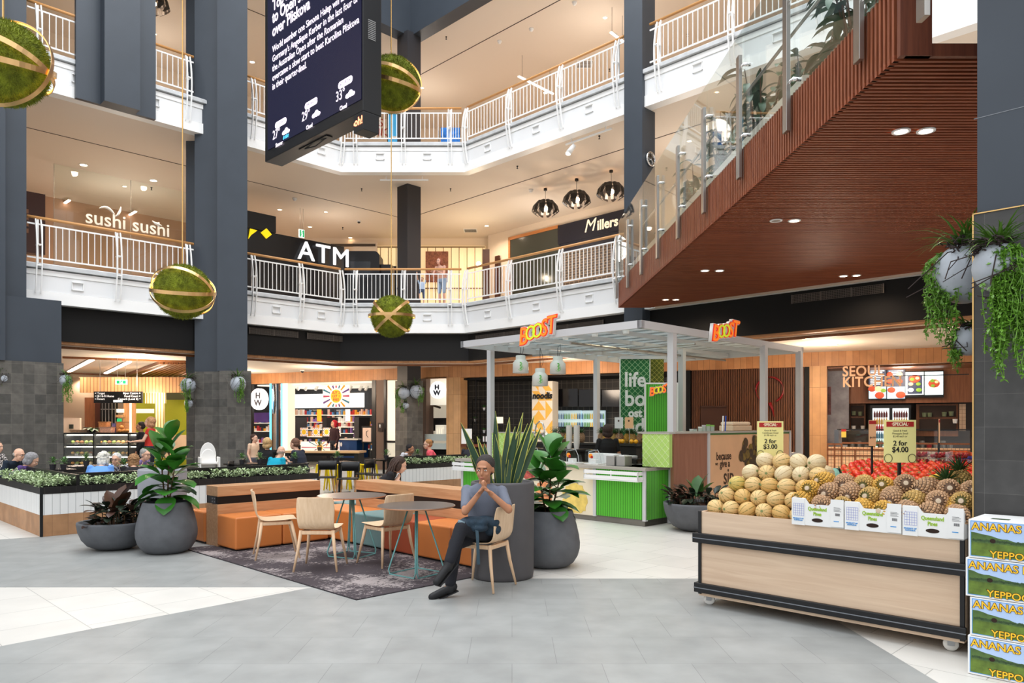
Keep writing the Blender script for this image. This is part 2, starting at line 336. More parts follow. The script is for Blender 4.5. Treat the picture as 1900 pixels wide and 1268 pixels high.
# ---------- shopfront line behind the ground floor, walls behind the upper floors
S = FS
def sa(px, b=0): return A(S, px, b)
struct('wall_shop_band', box(sa(455), sa(1900), 0, .25, 3.17, 3.56), PLANK, rz=S[2], loc=(S[0], S[1], 0))
BROWNWALL = M('taupe_pier', (112, 92, 80), .6)
mb = MB()
for x0, x1 in ((694, 717), (739, 790)): mb.box(sa(x0), sa(x1), 0.02, .5, 0, 3.18)
struct('wall_pier', mb, BROWNWALL, rz=S[2], loc=(S[0], S[1], 0))
mb = MB()
for x0, x1 in ((829, 855), (1502, 1534)): mb.box(sa(x0), sa(x1), -.03, .45, 0, 3.18)
struct('wall_pier_timber', mb, tiles('pier_boards', (194, 146, 98), (208, 160, 112), (130, 90, 54), .2, 1.3, .003, 0, mott=.12, ms=3), rz=S[2], loc=(S[0], S[1], 0))
struct('wall_back', box(-16, 22, 4.2, 4.4, 0, 3.6), M('shop_dark', (34, 31, 30), .8), rz=S[2], loc=(S[0], S[1], 0))
struct('wall_cafe', MB().box(-20, -12, 31, 31.2, 0, 3.6).box(-20.2, -20, 17, 31, 0, 3.6), M('cream_wall', (226, 206, 184), .7))
struct('wall_first_floor_back', MB().box(-11, 3, 32, 32.2, 5.45, 9.6), M('pale_wall', (232, 216, 196), .7))
struct('wall_first_floor_right', box(-23, 5, 21.57, 21.8, 5.45, 9.6), M('pale_wall'), rz=-Q)
struct('wall_first_floor_left', box(-6, 20, 30, 30.2, 5.45, 9.6), M('brown_wall', (186, 150, 122), .7), rz=Q)
struct('wall_second_floor', MB().box(-12, 4, 33, 33.2, 10.55, 14.72), M('pale_wall'))
struct('wall_second_floor_right', box(-24, 5, 23.4, 23.6, 10.55, 14.72), M('pale_wall'), rz=-Q)
struct('wall_second_floor_left', box(-6, 21, 28.5, 28.7, 10.55, 14.72), M('pale_wall'), rz=Q)

# ---------- balustrades of the two galleries
def railing(F, posts, b, zf, label, a0=None, a1=None):
    r = root(F, 'balustrade', label, 'railing', 'gallery balustrades'); a0 = posts[0] if a0 is None else a0; a1 = posts[-1] if a1 is None else a1
    MB().tube([(a0, b, zf+1.07), (a1, b, zf+1.07)], .036, 10).build('handrail', M('handrail_wood', (206, 150, 92), .35), r, True)
    MB().box(a0, a1, b-.012, b+.012, zf+.9, zf+.935).box(a0, a1, b-.012, b+.012, zf+.1, zf+.135).build('rail', WHITE, r)
    es = sorted(set([a0]+posts+[a1]))
    for p, q in zip(es[:-1], es[1:]):
        if q-p < .3: continue
        n = max(2, round((q-p-.16)/.142)); mb = MB()
        for i in range(n+1):
            a = p+.1+(q-p-.2)*i/n; mb.box(a-.0085, a+.0085, b-.008, b+.008, zf+.13, zf+.91)
        mb.build('baluster_panel', WHITE, r)
    for p in posts:
        mb = MB()
        for da in (-.055, .055):
            c = []
            for i in range(15):
                t = i/14; z = zf+1.03-1.75*t; bb = b-.03-.16*sin(pi*min(1, t*1.0))**.8*(1-.25*t); c.append((bb, z))
            vs = []
            for bb, z in c: vs += [(p+da-.011, bb-.025, z), (p+da+.011, bb-.025, z), (p+da+.011, bb+.03, z), (p+da-.011, bb+.03, z)]
            fs = [(4*i+j, 4*i+(j+1) % 4, 4*i+4+(j+1) % 4, 4*i+4+j) for i in range(14) for j in range(4)]+[(3, 2, 1, 0), (56, 57, 58, 59)]
            mb.add(vs, fs)
        mb.box(p-.02, p+.02, b-.01, b+.03, zf-.1, zf+1.03).box(p-.05, p+.05, b-.16, b+.0, zf-.09, zf-.06).box(p-.05, p+.05, b-.18, b-.02, zf+.4, zf+.42)
        mb.build('bracket_post', WHITE, r)
LP = [4.55, 6.3, 8.05, 9.9, 11.41, 12.87]; RP = [-17.62, -15.67, -13.66, -11.72]
for zf, lv in ((5.45, 'first-floor'), (10.55, 'second-floor')):
    railing(FL, LP[:3], 20.5, zf, 'white %s gallery balustrade at far left, beside the tall blue pillar' % lv, a0=A(FL, 50, 20.5), a1=A(FL, 359, 20.5))
    railing(FL, LP[3:-1]+[12.82], 20.5, zf, 'white angled %s balustrade %s' % (lv, 'in front of the black cash machine kiosks' if zf < 6 else 'behind the hanging video screen'), a0=A(FL, 456, 20.5))
    railing(FC, [-4.94, -3.42, -1.96], 23.6, zf, 'short straight white %s balustrade facing forward at the middle of the gallery' % lv, a0=-5.3, a1=-1.6)
    railing(FR, RP, 15.63, zf, 'white %s balustrade running right from the middle to the blue pillar' % lv, a1=A(FR, 1158, 15.63))
railing(FR, [-10.45, -8.46, -6.46, -4.46], 15.63, 10.55, 'white second-floor balustrade right of the blue pillar, above the timber bridge', a0=A(FR, 1206, 15.63))

# ---------- timber bridge with glass balustrade
FB = (2.64, 18.5, atan2(-12.6, .41)); LB = 12.607; TB = (FB[0], FB[1], 0)
SLAT = wood('merbau_slat', (118, 62, 40), (158, 92, 62), 'z', 1.5, .42); SLATX = wood('merbau_soffit_slat', (120, 58, 34), (156, 84, 52), 'x', 1.0, .5)
mb = MB()
for i in range(188): mb.box(i*.067, i*.067+.031, 0, .045, 4.5, 5.12)
struct('trim_bridge_side', mb, SLAT, rz=FB[2], loc=TB)
struct('beam_bridge_side', box(0, LB, .065, .16, 4.54, 5.1), M('cladding_dark', (20, 10, 7), .9), rz=FB[2], loc=TB)
mb = MB()
for i in range(188):
    Y = 18.5-i*.067; xe = 2.64+(18.5-Y)*.41/12.6; mb.box(xe, max(xe+.05, min(14, 21.95-Y)), Y-.031, Y, 4.5, 4.545)
struct('ceiling_bridge', mb, SLATX)
struct('ceiling_bridge_back', MB().prism([(2.7, 18.45), (3.1, 5.9), (14, 5.9), (14, 8), (3.55, 18.45)], 4.575, 4.62), M('cladding_dark', (20, 10, 7), .9))
struct('slab_bridge', MB().prism([(2.85, 18), (3.2, 8.2), (12, 8.2), (12, 10), (4, 18)], 5.2, 5.45), BEIGE)
struct('trim_7', box(A(FR, 1217, 15.5), 6, 15.46, 15.5, 4.46, 4.5), M('soffit_bead', (214, 196, 178), .5), rz=-Q)
struct('trim_8', MB().box(A(FR, 1640, 15.6), 7, 15.6, 15.9, 8.93, 9.6), WHITE, rz=-Q); struct('ceiling_drop', MB().box(-8, 7, 15.9, 20, 8.93, 9.0), BEIGE, rz=-Q)
r = thing('glass_balustrade', 'frameless glass balustrade with brushed steel blades along the timber bridge', 'railing', TB, FB[2])
al = [.06, 1.5, 3, 4.5, 6, 7.5, 9.05, 10.55, 12.1, 13.05]
for i, a in enumerate(al):
    zb = 4.72 if i < 9 else 4.57
    MB().box(a-.055, a+.055, -.075, -.03, zb, 6.27).build('steel_blade', STEEL, r, bevel=.004)
    for z in (5.22, 6.1): MB().tube([(a+.05, -.05, z), (a+.15, -.05, z)], .012, 8).tube([(a+.15, -.05, z), (a+.15, .04, z)], .022, 8).box(a-.02, a+.1, -.055, -.045, z-.02, z+.02).build('glass_clamp', CHROME, r, True)
for p, q in zip(al[:-1], al[1:]): box(p+.01, q-.01, -.004, .008, 5.1, 6.63).build('glass_panel', PANE, r)
MB().tube([(.2, .5, 6.4), (12.3, .5, 6.4)], .022, 10).build('handrail', STEEL, r, True)
struct('trim_bridge_end', MB().box(3.05, 3.3, 5.85, 5.9, 4.5, 5.9).box(3.1, 14, 5.86, 5.9, 4.5, 4.6), wood('merbau_board', (96, 50, 34), (120, 66, 44), 'z'))
# vents, sprinklers and lamps on the black bulkhead
def grille(F, b, x0, x1, n, label, z0=4.25, z1=4.42):
    b = b-.01
    a0, a1 = A(F, x0, b), A(F, x1, b); r = thing('air_grille', label, 'vent', world(F, (a0+a1)/2, b, 0), F[2], 'bulkhead air grilles'); h = (a1-a0)/2; a0, a1, b = -h, h, 0; box(a0, a1, b-.012, b, z0, z1).build('backing', M('grille_dark', (30, 28, 27), .7), r)
    mb = MB(); m = int((a1-a0)/.035)
    for i in range(m+1): mb.box(a0+i*(a1-a0)/m-.004, a0+i*(a1-a0)/m+.004, b-.02, b-.012, z0, z1)
    for i in range(6): z = z0+(z1-z0)*i/5; mb.box(a0, a1, b-.02, b-.012, z-.004, z+.004)
    mb.build('lattice', M('grille_bar', (104, 96, 90), .4, .3), r)
    for i in range(n+1): a = a0+(a1-a0)*i/n; box(a-.012, a+.012, b-.026, b-.012, z0-.01, z1+.01).build('mullion', M('grille_bar'), r)
grille(FL, 20.73, 462, 552, 2, 'long dark air grille in the black bulkhead, left of the lowest moss ball'); grille(FL, 20.73, 570, 664, 2, 'dark air grille in the black bulkhead below the cash machine kiosks')
grille(FR, 15.86, 884, 1120, 4, 'long dark air grille in the black bulkhead above the kiosk canopy', 4.22, 4.4); grille(FR, 15.86, 1470, 1640, 3, 'pale-barred air grille in the bulkhead under the timber bridge')
# ============================================================ LAMPS
WARM = M('warm_lamp_face', (255, 226, 190), .5, em=14, emc=(255, 214, 168)); WARM2 = M('bright_lamp_face', (255, 236, 210), .5, em=30, emc=(255, 226, 190))
def downlight(px, py, zc, label, r=.085, power=60, group=None, mat=WARM, spot=True):
    D = 1382*(1.6-zc)/(py-788); t = thing('downlight', label, 'ceiling light', ((px-950)/1382*D, D, zc), 0, group)
    MB().lathe([(r, -.012), (r+.025, -.012), (r+.025, 0), (r, 0), (r, -.012)], 20, cap=False).build('trim_ring', WHITE, t, True)
    MB().lathe([(.002, -.008), (r, -.008), (r, -.002), (.002, -.002)], 20).build('lens', mat, t)
    if spot: lamp('SPOT', (0, 0, -.05), power, size=.09, parent=t, angle=2.75)
    return t
G1 = 'downlights in the first-floor gallery ceiling'
for px, py, w, l in ((155, 306, 260, 'bright round downlight above the glass shopfront at far left, left of the pair'), (285, 335, 260, 'bright round downlight above the glass shopfront at far left, nearer the tall pillar'),
                  (519, 389, 200, 'first-floor downlight above the black kiosk at its left end'), (575, 421, 120, 'small first-floor downlight above the cash machine sign'),
                  (903, 419, 160, 'small first-floor downlight right of the middle pillar'), (650, 441, 0, 'faint small first-floor downlight left of the middle pillar')):
    downlight(px, py, 9.6, l, .1 if w > 210 else .075, w, G1, WARM2 if w > 210 else WARM, w > 0)
for px, py in ((468, 115), (1012, 172)): downlight(px, py, 14.72, 'round downlight in the second-floor ceiling %s' % ('left of the video screen' if px < 600 else 'behind the right balustrade'), .08, 160, 'downlights in the second-floor ceiling')
G0 = 'downlights in the ground-floor ceiling'
for px, py, l in ((255, 661, 'ground-floor downlight nearest the edge above the cake counter'), (580, 680, 'ground-floor downlight in front of the bright beauty shop'), (1494, 628, 'ground-floor downlight right of the canopy, nearer the edge'),
                  (1546, 640, 'ground-floor downlight above the timber pier right of the canopy'), (1761, 606, 'ground-floor downlight half hidden by the hanging plant on the near pillar'),
                  (151, 700, 'small downlight left of the green exit sign'), (180, 708, 'small downlight above the left end of the hanging direction sign'), (284, 705, 'small downlight right of the green exit sign'), (203, 709, 'small downlight just below the green exit sign')):
    downlight(px, py, 3.56, l, .09, 70, G0)
GS = 'downlights in the timber slat soffit'
for px, py, l in ((1672, 243, 'soffit downlight nearest, left of the pair beside the near pillar'), (1718, 242, 'soffit downlight nearest, right of the pair beside the near pillar'), (1440, 409, 'unlit soffit downlight at mid span'), (1474, 409, 'lit soffit downlight at mid span'),
                  (1308, 502, 'left soffit downlight above the orange canopy sign'), (1335, 502, 'right soffit downlight above the orange canopy sign'), (1235, 556, 'left soffit downlight at the far tip of the bridge'), (1254, 556, 'right soffit downlight at the far tip of the bridge'),
                  (1565, 512, 'left soffit downlight beside the bulkhead grille'), (1589, 511, 'right soffit downlight beside the bulkhead grille')):
    downlight(px, py, 4.5, l, .062, 42, GS, WARM2 if px != 1440 else M('dull_lens', (150, 140, 130), .3), px != 1440)
def linlight(F, p, q, z, label, w=.07, power=60, drop=0, group='linear ceiling lights'):
    r = root(F, 'linear_light', label, 'ceiling light', group); mb = MB()
    d = (Vector(q)-Vector(p)).normalized(); s = Vector((-d.y, d.x))*w/2; P, Qq = Vector(p), Vector(q)
    MB().prism([tuple(P+s), tuple(Qq+s), tuple(Qq-s), tuple(P-s)][::-1], z-.03, z-.003).build('diffuser', M('pink_white_tube', (255, 226, 216), .5, em=7, emc=(255, 222, 206)), r)
    s = s*1.25; MB().prism([tuple(P+s), tuple(Qq+s), tuple(Qq-s), tuple(P-s)][::-1], z-.003, z+.02).build('housing', WHITE, r)
    if power: lamp('AREA', ((p[0]+q[0])/2, (p[1]+q[1])/2, z-.06), power, (1, .84, .74), (Qq-P).length, size_y=.1, rot=(0, 0, atan2(d.y, d.x)), parent=r)
    for k in range(2 if drop else 0):
        c = P.lerp(Qq, .1+.8*k); MB().tube([(c.x, c.y, z+.02), (c.x, c.y, z+drop)], .006, 6).build('suspension_wire', DARKMETAL, r)
    return r
for x0, y0, x1, y1, l in ((171, 669, 128, 691, 'leftmost of the slanting linear lights over the cafe'), (240, 673, 196, 694, 'middle slanting linear light over the cafe'), (306, 675, 262, 693, 'slanting linear light among the walnut ceiling slats'), (342, 690, 330, 696, 'short stub of linear light beside the tall pillar over the cafe')):
    p = at(x0, y0, 3.5); q = at(x1, y1, 3.5); linlight(FC, p[:2], q[:2], 3.53, l, .12, 70 if x0 != 342 else 0)
p = at(962, 141, 13.9); q = at(1027, 173, 13.9); linlight(FC, p[:2], (p[0]+1.3, p[1]+1.4), 13.9, 'glowing tube light hung from the second-floor ceiling behind the right balustrade', .07, 60, .8)
p = at(1133, 59, 13.9); linlight(FC, p[:2], (p[0]+.5, p[1]+.6), 13.9, 'glowing tube light hung beside the right blue pillar', .07, 30, .8)
for x0, y0, x1, y1 in ((105, 386, 129, 371), (233, 403, 252, 392)):
    p = at(x0, y0, 9.5); q = at(x1, y1, 9.5); linlight(FC, p[:2], q[:2], 9.5, 'short slanting linear light %s over the glass shopfront' % ('left' if x0 < 200 else 'right, above the white lettering,'), .08, 0)
# added downlights, each with a point lamp below, brightening the gallery soffits
for x, y, z, p in ((-13, 25, 9.3, 62), (-7, 28, 9.3, 70), (1, 27, 9.3, 70), (5, 21, 9.3, 50), (-12, 25, 14.3, 50), (-3.5, 29, 14.3, 58), (3, 24, 14.3, 58), (8, 18, 14.3, 44)):
    t = downlight((x/y)*1382+950, 788-(z+.3-1.6 if z < 10 else z+.42-1.6)*1382/y, 9.6 if z < 10 else 14.72, 'small downlight added to brighten the gallery ceiling', .06, 0, 'added gallery downlights', WARM, False)
    lamp('POINT', (0, 0, -1.6), p, (1, .9, .8), .5, parent=t)
for x, y, p in ((-11, 22, 170), (-6.5, 25.4, 100), (1.5, 21.6, 120), (7.5, 18, 110), (-10, 27, 130)):
    if p: lamp('POINT', (x, y, 2.9), p, (1, .8, .61), .35, name='ceiling_fill')  # bare fill lamps added under the ground-floor ceiling to brighten it
def pendant(px, py, sz):
    D = 1382*8/(788-py); x = (px-950)/1382*D
    t = thing('pendant_lamp', 'black faceted pendant lamp, %s of three before the navy sign' % sz, 'pendant lamp', (x, D, 9.6), 0, 'black faceted pendants')
    MB().lathe([(.06, -.07), (.06, 0)], 12).build('ceiling_cup', DARKMETAL, t); MB().tube([(0, 0, -.07), (0, 0, -.46)], .008, 6).build('cord', DARKMETAL, t)
    mb = MB()
    for k in range(10):                     # petals of a faceted dome
        a = 2*pi*k/10; R = Matrix.Rotation(a, 3, 'Z'); pr = [(.08, -.44), (.26, -.44), (.4, -.6), (.45, -.78), (.3, -.9)]
        w = [.03, .075, .105, .09, .03]; vs = []; fs = []
        for (rr, z), ww in zip(pr, w): vs += [R @ Vector((rr, -ww, z)), R @ Vector((rr+.02, 0, z+.01)), R @ Vector((rr, ww, z))]
        for i in range(4):
            for j in range(2): fs.append((3*i+j, 3*i+j+1, 3*i+4+j, 3*i+3+j))
        n = len(vs); vs += [v*1.0+Vector((0, 0, -.012))-R @ Vector((.012, 0, 0)) for v in vs]; fs += [tuple(n+i for i in f[::-1]) for f in fs]
        mb.add(vs, fs)
    mb.build('shade', M('lamp_shade_black', (24, 21, 20), .4), t)
    MB().ell((0, 0, -.68), .09, 12, 8).build('bulb', M('filament_bulb', (255, 220, 180), .3, em=40, emc=(255, 200, 150)), t, True); lamp('POINT', (0, 0, -.8), 50, size=.08, parent=t); return t
pendant(1012, 350, 'the farthest left'); pendant(1070, 332, 'the middle one'); pendant(1134, 316, 'the one nearest the blue pillar')
t = pendant(292, 60, 'x'); t.location = (-10.6, 22, 14.72); t['label'] = 'black faceted pendant lamp cut off by the top edge, beside the hung blue pilaster'; t['group'] = 'second-floor pendants'
def vent(px, py, zc, w, label):
    D = 1382*(1.6-zc)/(py-788); t = thing('ceiling_vent', label, 'vent', ((px-950)/1382*D, D, zc)); box(-w, w, -w, w, -.012, 0).build('frame', WHITE, t); mb = MB()
    for k in range(8): mb.box(-w*.86, w*.86, -w*.8+k*w*.21, -w*.8+k*w*.21+w*.1, -.016, -.012)
    mb.build('louvres', M('louvre_dark', (60, 54, 50), .6), t)
vent(873, 428, 9.6, .28, 'square dark ceiling vent in the first floor right of the middle pillar'); vent(1085, 119, 14.72, .3, 'square dark diffuser in the second-floor ceiling behind the right balustrade')
for px, py, zc, l in ((671, 350, 9.6, 'left of the empty track'), (836, 350, 9.6, 'right of the middle pillar head'), (636, 422, 9.6, 'above the cash machine sign'), (917, 440, 9.6, 'beside the far downlight'), (960, 308, 9.6, 'under the right balustrade'), (1112, 252, 9.6, 'just right of the ceiling track'), (281, 348, 9.6, 'over the glass shopfront'), (828, 68, 14.72, 'nearest the dark top beam'), (1131, 128, 14.72, 'beside the right blue pillar'), (1276, 63, 14.72, 'right of the blue pillar')):
    D = 1382*(1.6-zc)/(py-788); tag(MB().lathe([(.03, 0), (.03, -.02), (.012, -.03), (.012, -.08), (.03, -.085), (.03, -.09)], 10).build('sprinkler', DARKMETAL, None, loc=((px-950)/1382*D, D, zc)), 'small dark ceiling sprinkler '+l, 'sprinkler', 'ceiling sprinklers')
def track(F, b, x0, x1, z, label, heads=()):
    r = root(F, 'track_light', label, 'track light'); a0, a1 = A(F, x0, b), A(F, x1, b)
    box(a0, a1, b-.02, b+.02, z, z+.04).build('track', WHITE, r)
    for a in (a0+.2, a1-.2): box(a-.01, a+.01, b-.01, b+.01, z+.04, 9.6).build('hanger', WHITE, r)
    for px in heads:
        a = A(F, px, b); h = MB().tube([(a, b, z), (a+.03, b, z-.1)], .012, 6).tube([(a+.05, b-.02, z-.08), (a-.08, b-.12, z-.3)], [.06, .085], 14); hh = h.build('spot_head', WHITE, r, True)
        MB().ell((a-.083, b-.125, z-.31), (.07, .07, .05), 12, 8).build('lens', WARM2, hh, True)
track(FR, 15.9, 1050, 1135, 9.46, 'white ceiling track with one lit spotlight above the right balustrade', (1064,)); track(FC, 24.0, 705, 795, 9.46, 'empty white ceiling track in front of the middle pillar')

# ============================================================ MOSS BALLS
MOSS = M('moss', (124, 134, 36), .95, noise=.42, ns=9, bump=.9, bs=55)
GOLD = M('gold_band', (226, 184, 128), .28, 1)
def fuzz(r, seed, n=9000):
    rnd = random.Random(seed); mb = MB(); mb.ell((0, 0, 0), r*.975, 40, 24); ga = pi*(3-sqrt(5))
    for i in range(n):
        z = 1-2*(i+.5)/n; q = sqrt(1-z*z); a = i*ga; d = Vector((q*cos(a), q*sin(a), z)); d += Vector((rnd.gauss(0, .3), rnd.gauss(0, .3), rnd.gauss(0, .3)))*.0
        t = Vector((rnd.gauss(0, 1), rnd.gauss(0, 1), rnd.gauss(0, 1))).cross(d).normalized(); b = d*(r*.965)
        mb.add([b-t*.006, b+t*.006, b+d*(.028+.014*rnd.random())+Vector((rnd.gauss(0, .01), rnd.gauss(0, .01), rnd.gauss(0, .01)-.006))], [(0, 1, 2)])
    return mb
def ringband(r, w, R, n=56, th=.006):
    mb = MB(); vs = []
    for k in range(n):
        a = 2*pi*k/n; e = Vector((cos(a), sin(a), 0))
        vs += [R @ (e*r+Vector((0, 0, -w/2))), R @ (e*r+Vector((0, 0, w/2))), R @ (e*(r+th)+Vector((0, 0, w/2))), R @ (e*(r+th)+Vector((0, 0, -w/2)))]
    return mb.add(vs, [(4*k+j, 4*k+(j+1) % 4, (4*((k+1) % n))+(j+1) % 4, 4*((k+1) % n)+j) for k in range(n) for j in range(4)])
def mossball(px, py, rpx, rings, label, rm=.45, ztop=19, hub=None):
    D = rm*1382/rpx; z = 1.6-(py-788)*D/1382
    t = thing('moss_ball', label, 'hanging ornament', ((px-950)/1382*D, D, z), 0, 'hanging moss balls')
    fuzz(rm, int(px)).build('moss', MOSS, t)
    for (rx, ry, rz, rr) in rings:
        R = (Matrix.Rotation(radians(rz), 3, 'Z') @ Matrix.Rotation(radians(ry), 3, 'Y') @ Matrix.Rotation(radians(rx), 3, 'X'))
        o = ringband(rm*rr, .06, R).build('brass_band', GOLD, t)
        ringband(rm*rr-.007, .03, R, th=.003).build('light_strip', M('led_strip', (255, 214, 130), .5, em=2.2, emc=(255, 205, 110)), o)
    MB().tube([(-.012, 0, rm), (-.012, 0, ztop-z)], .011, 8).build('hanging_rod', BRASS, t)
    return t
HB = 'brass-banded moss ball '
mossball(8, 117, 75, [(14, 12, 0, 1.1), (-14, 12, 0, 1.1), (80, 0, 4, 1.14)], HB+'cut off by the left edge of the picture')
mossball(727, 156, 50, [(13, 14, 0, 1.08), (-13, 14, 0, 1.08), (84, 0, 10, 1.1)], HB+'half hidden by the video screen')
mossball(340, 541, 49.5, [(12, 5, 0, 1.15), (48, 12, 12, 1.13), (-38, 12, 10, 1.13)], HB+'hanging just left of the tall blue pillar')
mossball(727, 587, 38, [(2, 0, 0, 1.13), (8, 42, 0, 1.1), (8, -42, 0, 1.1)], HB+'lowest and farthest, before the middle gallery')

# ============================================================ HANGING VIDEO SCREEN
D0 = 12.0; x0 = xw(491.6, D0); LW = .2328*D0; zb = 1.6+487*D0/1382
scr = thing('video_screen', 'huge black double-sided video screen hanging in the atrium showing a news story', 'screen', (x0, D0, zb), -Q)
HS = 4.3
box(0, LW, 0, .3, 0, HS).build('casing', M('screen_casing', (14, 14, 17), .3), scr, bevel=.01)
box(.11, LW-.03, -.01, .0, .16, HS-.1).build('display', M('screen_face', (18, 18, 46), .25, em=.3, emc=(24, 24, 54)), scr)
LED = M('screen_text', (240, 226, 240), .5, em=1.3, emc=(240, 226, 244))
def stx(s, px, py, size, bold=.003, align='LEFT', mat=LED):
    F = (x0, D0, -Q); a = A(F, px, -.012); z = Z(F, px, -.012, py)-zb
    return text(s, size, (a, -.014, z), mat, scr, ext=.001, bold=bold, align=align, sx=.86, name='screen_text')
for s, px, py in (('Top seeds through', 506, 12), ('to Open semis', 505.5, 35), ('over Pliskova', 505.5, 60)): stx(s, px, py, .25, .004)
for s, py in (('World number one Simona Halep will face', 93), ("Germany's Angelique Kerber in the last four of", 111), ('the Australian Open after the Romanian', 128.5), ('overcame a slow start to beat Karolina Pliskova', 146), ('in their quarter-final.', 162.5)):
    stx(s, 505.5, py, .147, 0)
F_ = (x0, D0, -Q)
for nm, dg, wx, x, yp, yd, yw in (('TODAY', '27°', 'Shower', 518, 230, 253, 267.5), ('TOMORROW', '29°', 'Cloud', 574, 194, 219, 235), ('SATURDAY', '33°', 'Cloud', 637, 155, 182, 199)):
    a = A(F_, x, -.012); z = Z(F_, x, -.012, yp)-zb
    mb = MB(); mb.slab([(a+.05+(.13 if cos(t) > 0 else -.13)+.05*cos(t), z+.05*sin(t)) for t in [2*pi*(k+.5)/24 for k in range(24)]], -.014, -.011); mb.build('day_badge', LED, scr)
    text(nm, .065, (a+.05, -.0165, z), M('badge_ink', (60, 60, 90), .5), scr, ext=.0005, name='screen_text')
    stx(dg, x-14 if x > 520 else x-12, yd, .2, 0); stx(wx, x, yw, .085, .001, 'CENTER')
    a2 = A(F_, x+12, -.012); z2 = Z(F_, x+12, -.012, yd-6 if x > 520 else yd-8)-zb
    MB().ell((a2-.05, -.014, z2), (.06, .003, .035), 10, 6).ell((a2+.02, -.014, z2+.015), (.06, .003, .05), 10, 6).ell((a2+.08, -.014, z2-.005), (.05, .003, .03), 10, 6).build('cloud_icon', LED, scr)
    if x < 520:
        mb = MB()
        for k in range(4): mb.tube([(a2-.05+.045*k, -.014, z2-.05), (a2-.065+.045*k, -.014, z2-.1)], .008, 5)
        mb.build('rain_icon', M('rain_blue', (80, 190, 240), .5, em=1.2), scr)
mb = MB()
for i in range(11): mb.box(LW+.001, LW+.006, .08, .2, 1.0+i*.025, 1.012+i*.025)
mb.build('vent', M('vent_grey', (150, 150, 150), .5), scr)
MB().box(.9, 1.7, .1, .2, -.012, 0).build('underside_slot', DARKMETAL, scr); MB().tube([(1.0, .15, -.01), (1.3, .15, -.05), (1.6, .15, -.01)], .01, 6).build('cable', DARKMETAL, scr)
tg = box(LW-.23, LW+.0, .0, .26, -.25, -.001).build('speaker_box', M('screen_casing'), scr, bevel=.006)
text('oh!', .15, (LW-.1, -.006, -.12), M('orange_glow', (255, 150, 110), .5, em=2), tg, ext=.002, bold=.004); MB().ell((LW-.2, -.004, -.135), (.022, .003, .022), 10, 6).build('dot', M('orange_glow'), tg)
for a in (.5, LW-.5): MB().tube([(a, .15, HS), (a, .15, 19-zb)], .02, 8).build('hanger_cable', STEEL, scr)
# wall clock
ck = thing('wall_clock', 'round steel wall clock on the side of the right blue pillar', 'clock', (3.27+.1, 18.7+.1, 0), Q)
F_ = (3.27, 18.7, Q); a_ = A(F_, 1205, 0); z_ = Z(F_, 1205, 0, 296)
ck.location = world(F_, a_, -.001, z_)
mb = MB(); mb.M = Matrix.Rotation(pi/2, 4, 'X'); mb.lathe([(.185, 0), (.185, .06), (.165, .07), (.16, .05)], 28); mb.build('rim', CHROME, ck, True)
mb = MB(); mb.M = Matrix.Rotation(pi/2, 4, 'X'); mb.lathe([(.002, .045), (.16, .045), (.16, .05), (.002, .05)], 28); mb.build('dial', M('clock_dial', (24, 22, 20), .3), ck)
mb = MB()
for k in range(12): an = k*pi/6; mb.tube([(.12*sin(an), -.052, .12*cos(an)), (.145*sin(an), -.052, .145*cos(an))], .005, 5)
mb.build('hour_marks', WHITE, ck)
for an, l in ((-2.2, .08), (2.6, .12)): MB().tube([(0, -.056, 0), (l*sin(an), -.056, l*cos(an))], .006, 5).build('hand', WHITE, ck)
# small ceiling fittings
def dome(F, px, py, zc, label, name='security_camera'):
    D = 1382*(1.6-zc)/(py-788); t = thing(name, label, 'camera' if 'camera' in name else 'detector', ((px-950)/1382*D, D, zc))
    MB().lathe([(.075, -.04), (.08, 0)], 16).build('base', WHITE, t, True)
    MB().ell((0, 0, -.045), (.06, .06, .06), 12, 8).build('dome', M('smoked_dome', (40, 38, 38), .15) if 'camera' in name else WHITE, t, True)
dome(FC, 666, 410, 9.6, 'small dome camera in the first-floor ceiling left of the middle pillar'); dome(FC, 561, 687, 3.56, 'small dome camera in the ceiling before the beauty shop')
for px, py, l in ((547, 368, 'left of the middle pillar'), (985, 352, 'left of the black pendant lamps')): dome(FC, px, py, 9.6, 'white smoke detector in the first-floor ceiling '+l, 'smoke_detector')
for px, py, l in ((986, 53, 'just beyond the ceiling joint'), (927, 76, 'nearest the screen side'), (1066, 4, 'beside the right blue pillar')): dome(FC, px, py, 14.72, 'white smoke detector in the second-floor ceiling '+l, 'smoke_detector')
def exitsign(F, b, x0_, x1_, y0_, y1_, label, zc):
    a0, a1, z0, z1 = frect(F, b, x0_, x1_, y0_, y1_); r = root(F, 'exit_sign', label, 'exit sign'); zz = zc
    box(a0, a1, b, b+.04, z0, z1).build('light_box', M('exit_white', (235, 250, 240), .5, em=1.2), r)
    w = a1-a0; mb = MB().box(a0+w*.12, a0+w*.37, b-.006, b, z0+.02, z1-.02).box(a0+w*.68, a0+w*.93, b-.006, b, z0+.02, z1-.02); mb.build('green_panels', M('exit_green', (20, 150, 90), .5, em=1), r)
    c = a0+w*.52; h = z1-z0; m2 = MB().ell((c+.02, b-.006, z1-h*.25), (.02, .004, .02), 8, 6)
    for p, q in (((c+.01, .62), (c-.02, .35)), ((c-.02, .35), (c+.03, .12)), ((c-.02, .35), (c-.06, .2)), ((c+.01, .6), (c+.06, .45)), ((c+.01, .6), (c-.04, .55))): m2.tube([(p[0], b-.006, z0+h*p[1]), (q[0], b-.006, z0+h*q[1])], .008, 5)
    m2.build('running_figure', M('exit_green'), r)
    for a in (a0+.05, a1-.05): MB().tube([(a, b+.02, z1), (a, b+.02, zz)], .006, 6).build('rod', STEEL, r)
exitsign(FC, 22, 214, 235, 705, 713.5, 'green and white exit sign above the hanging direction sign', 3.56)
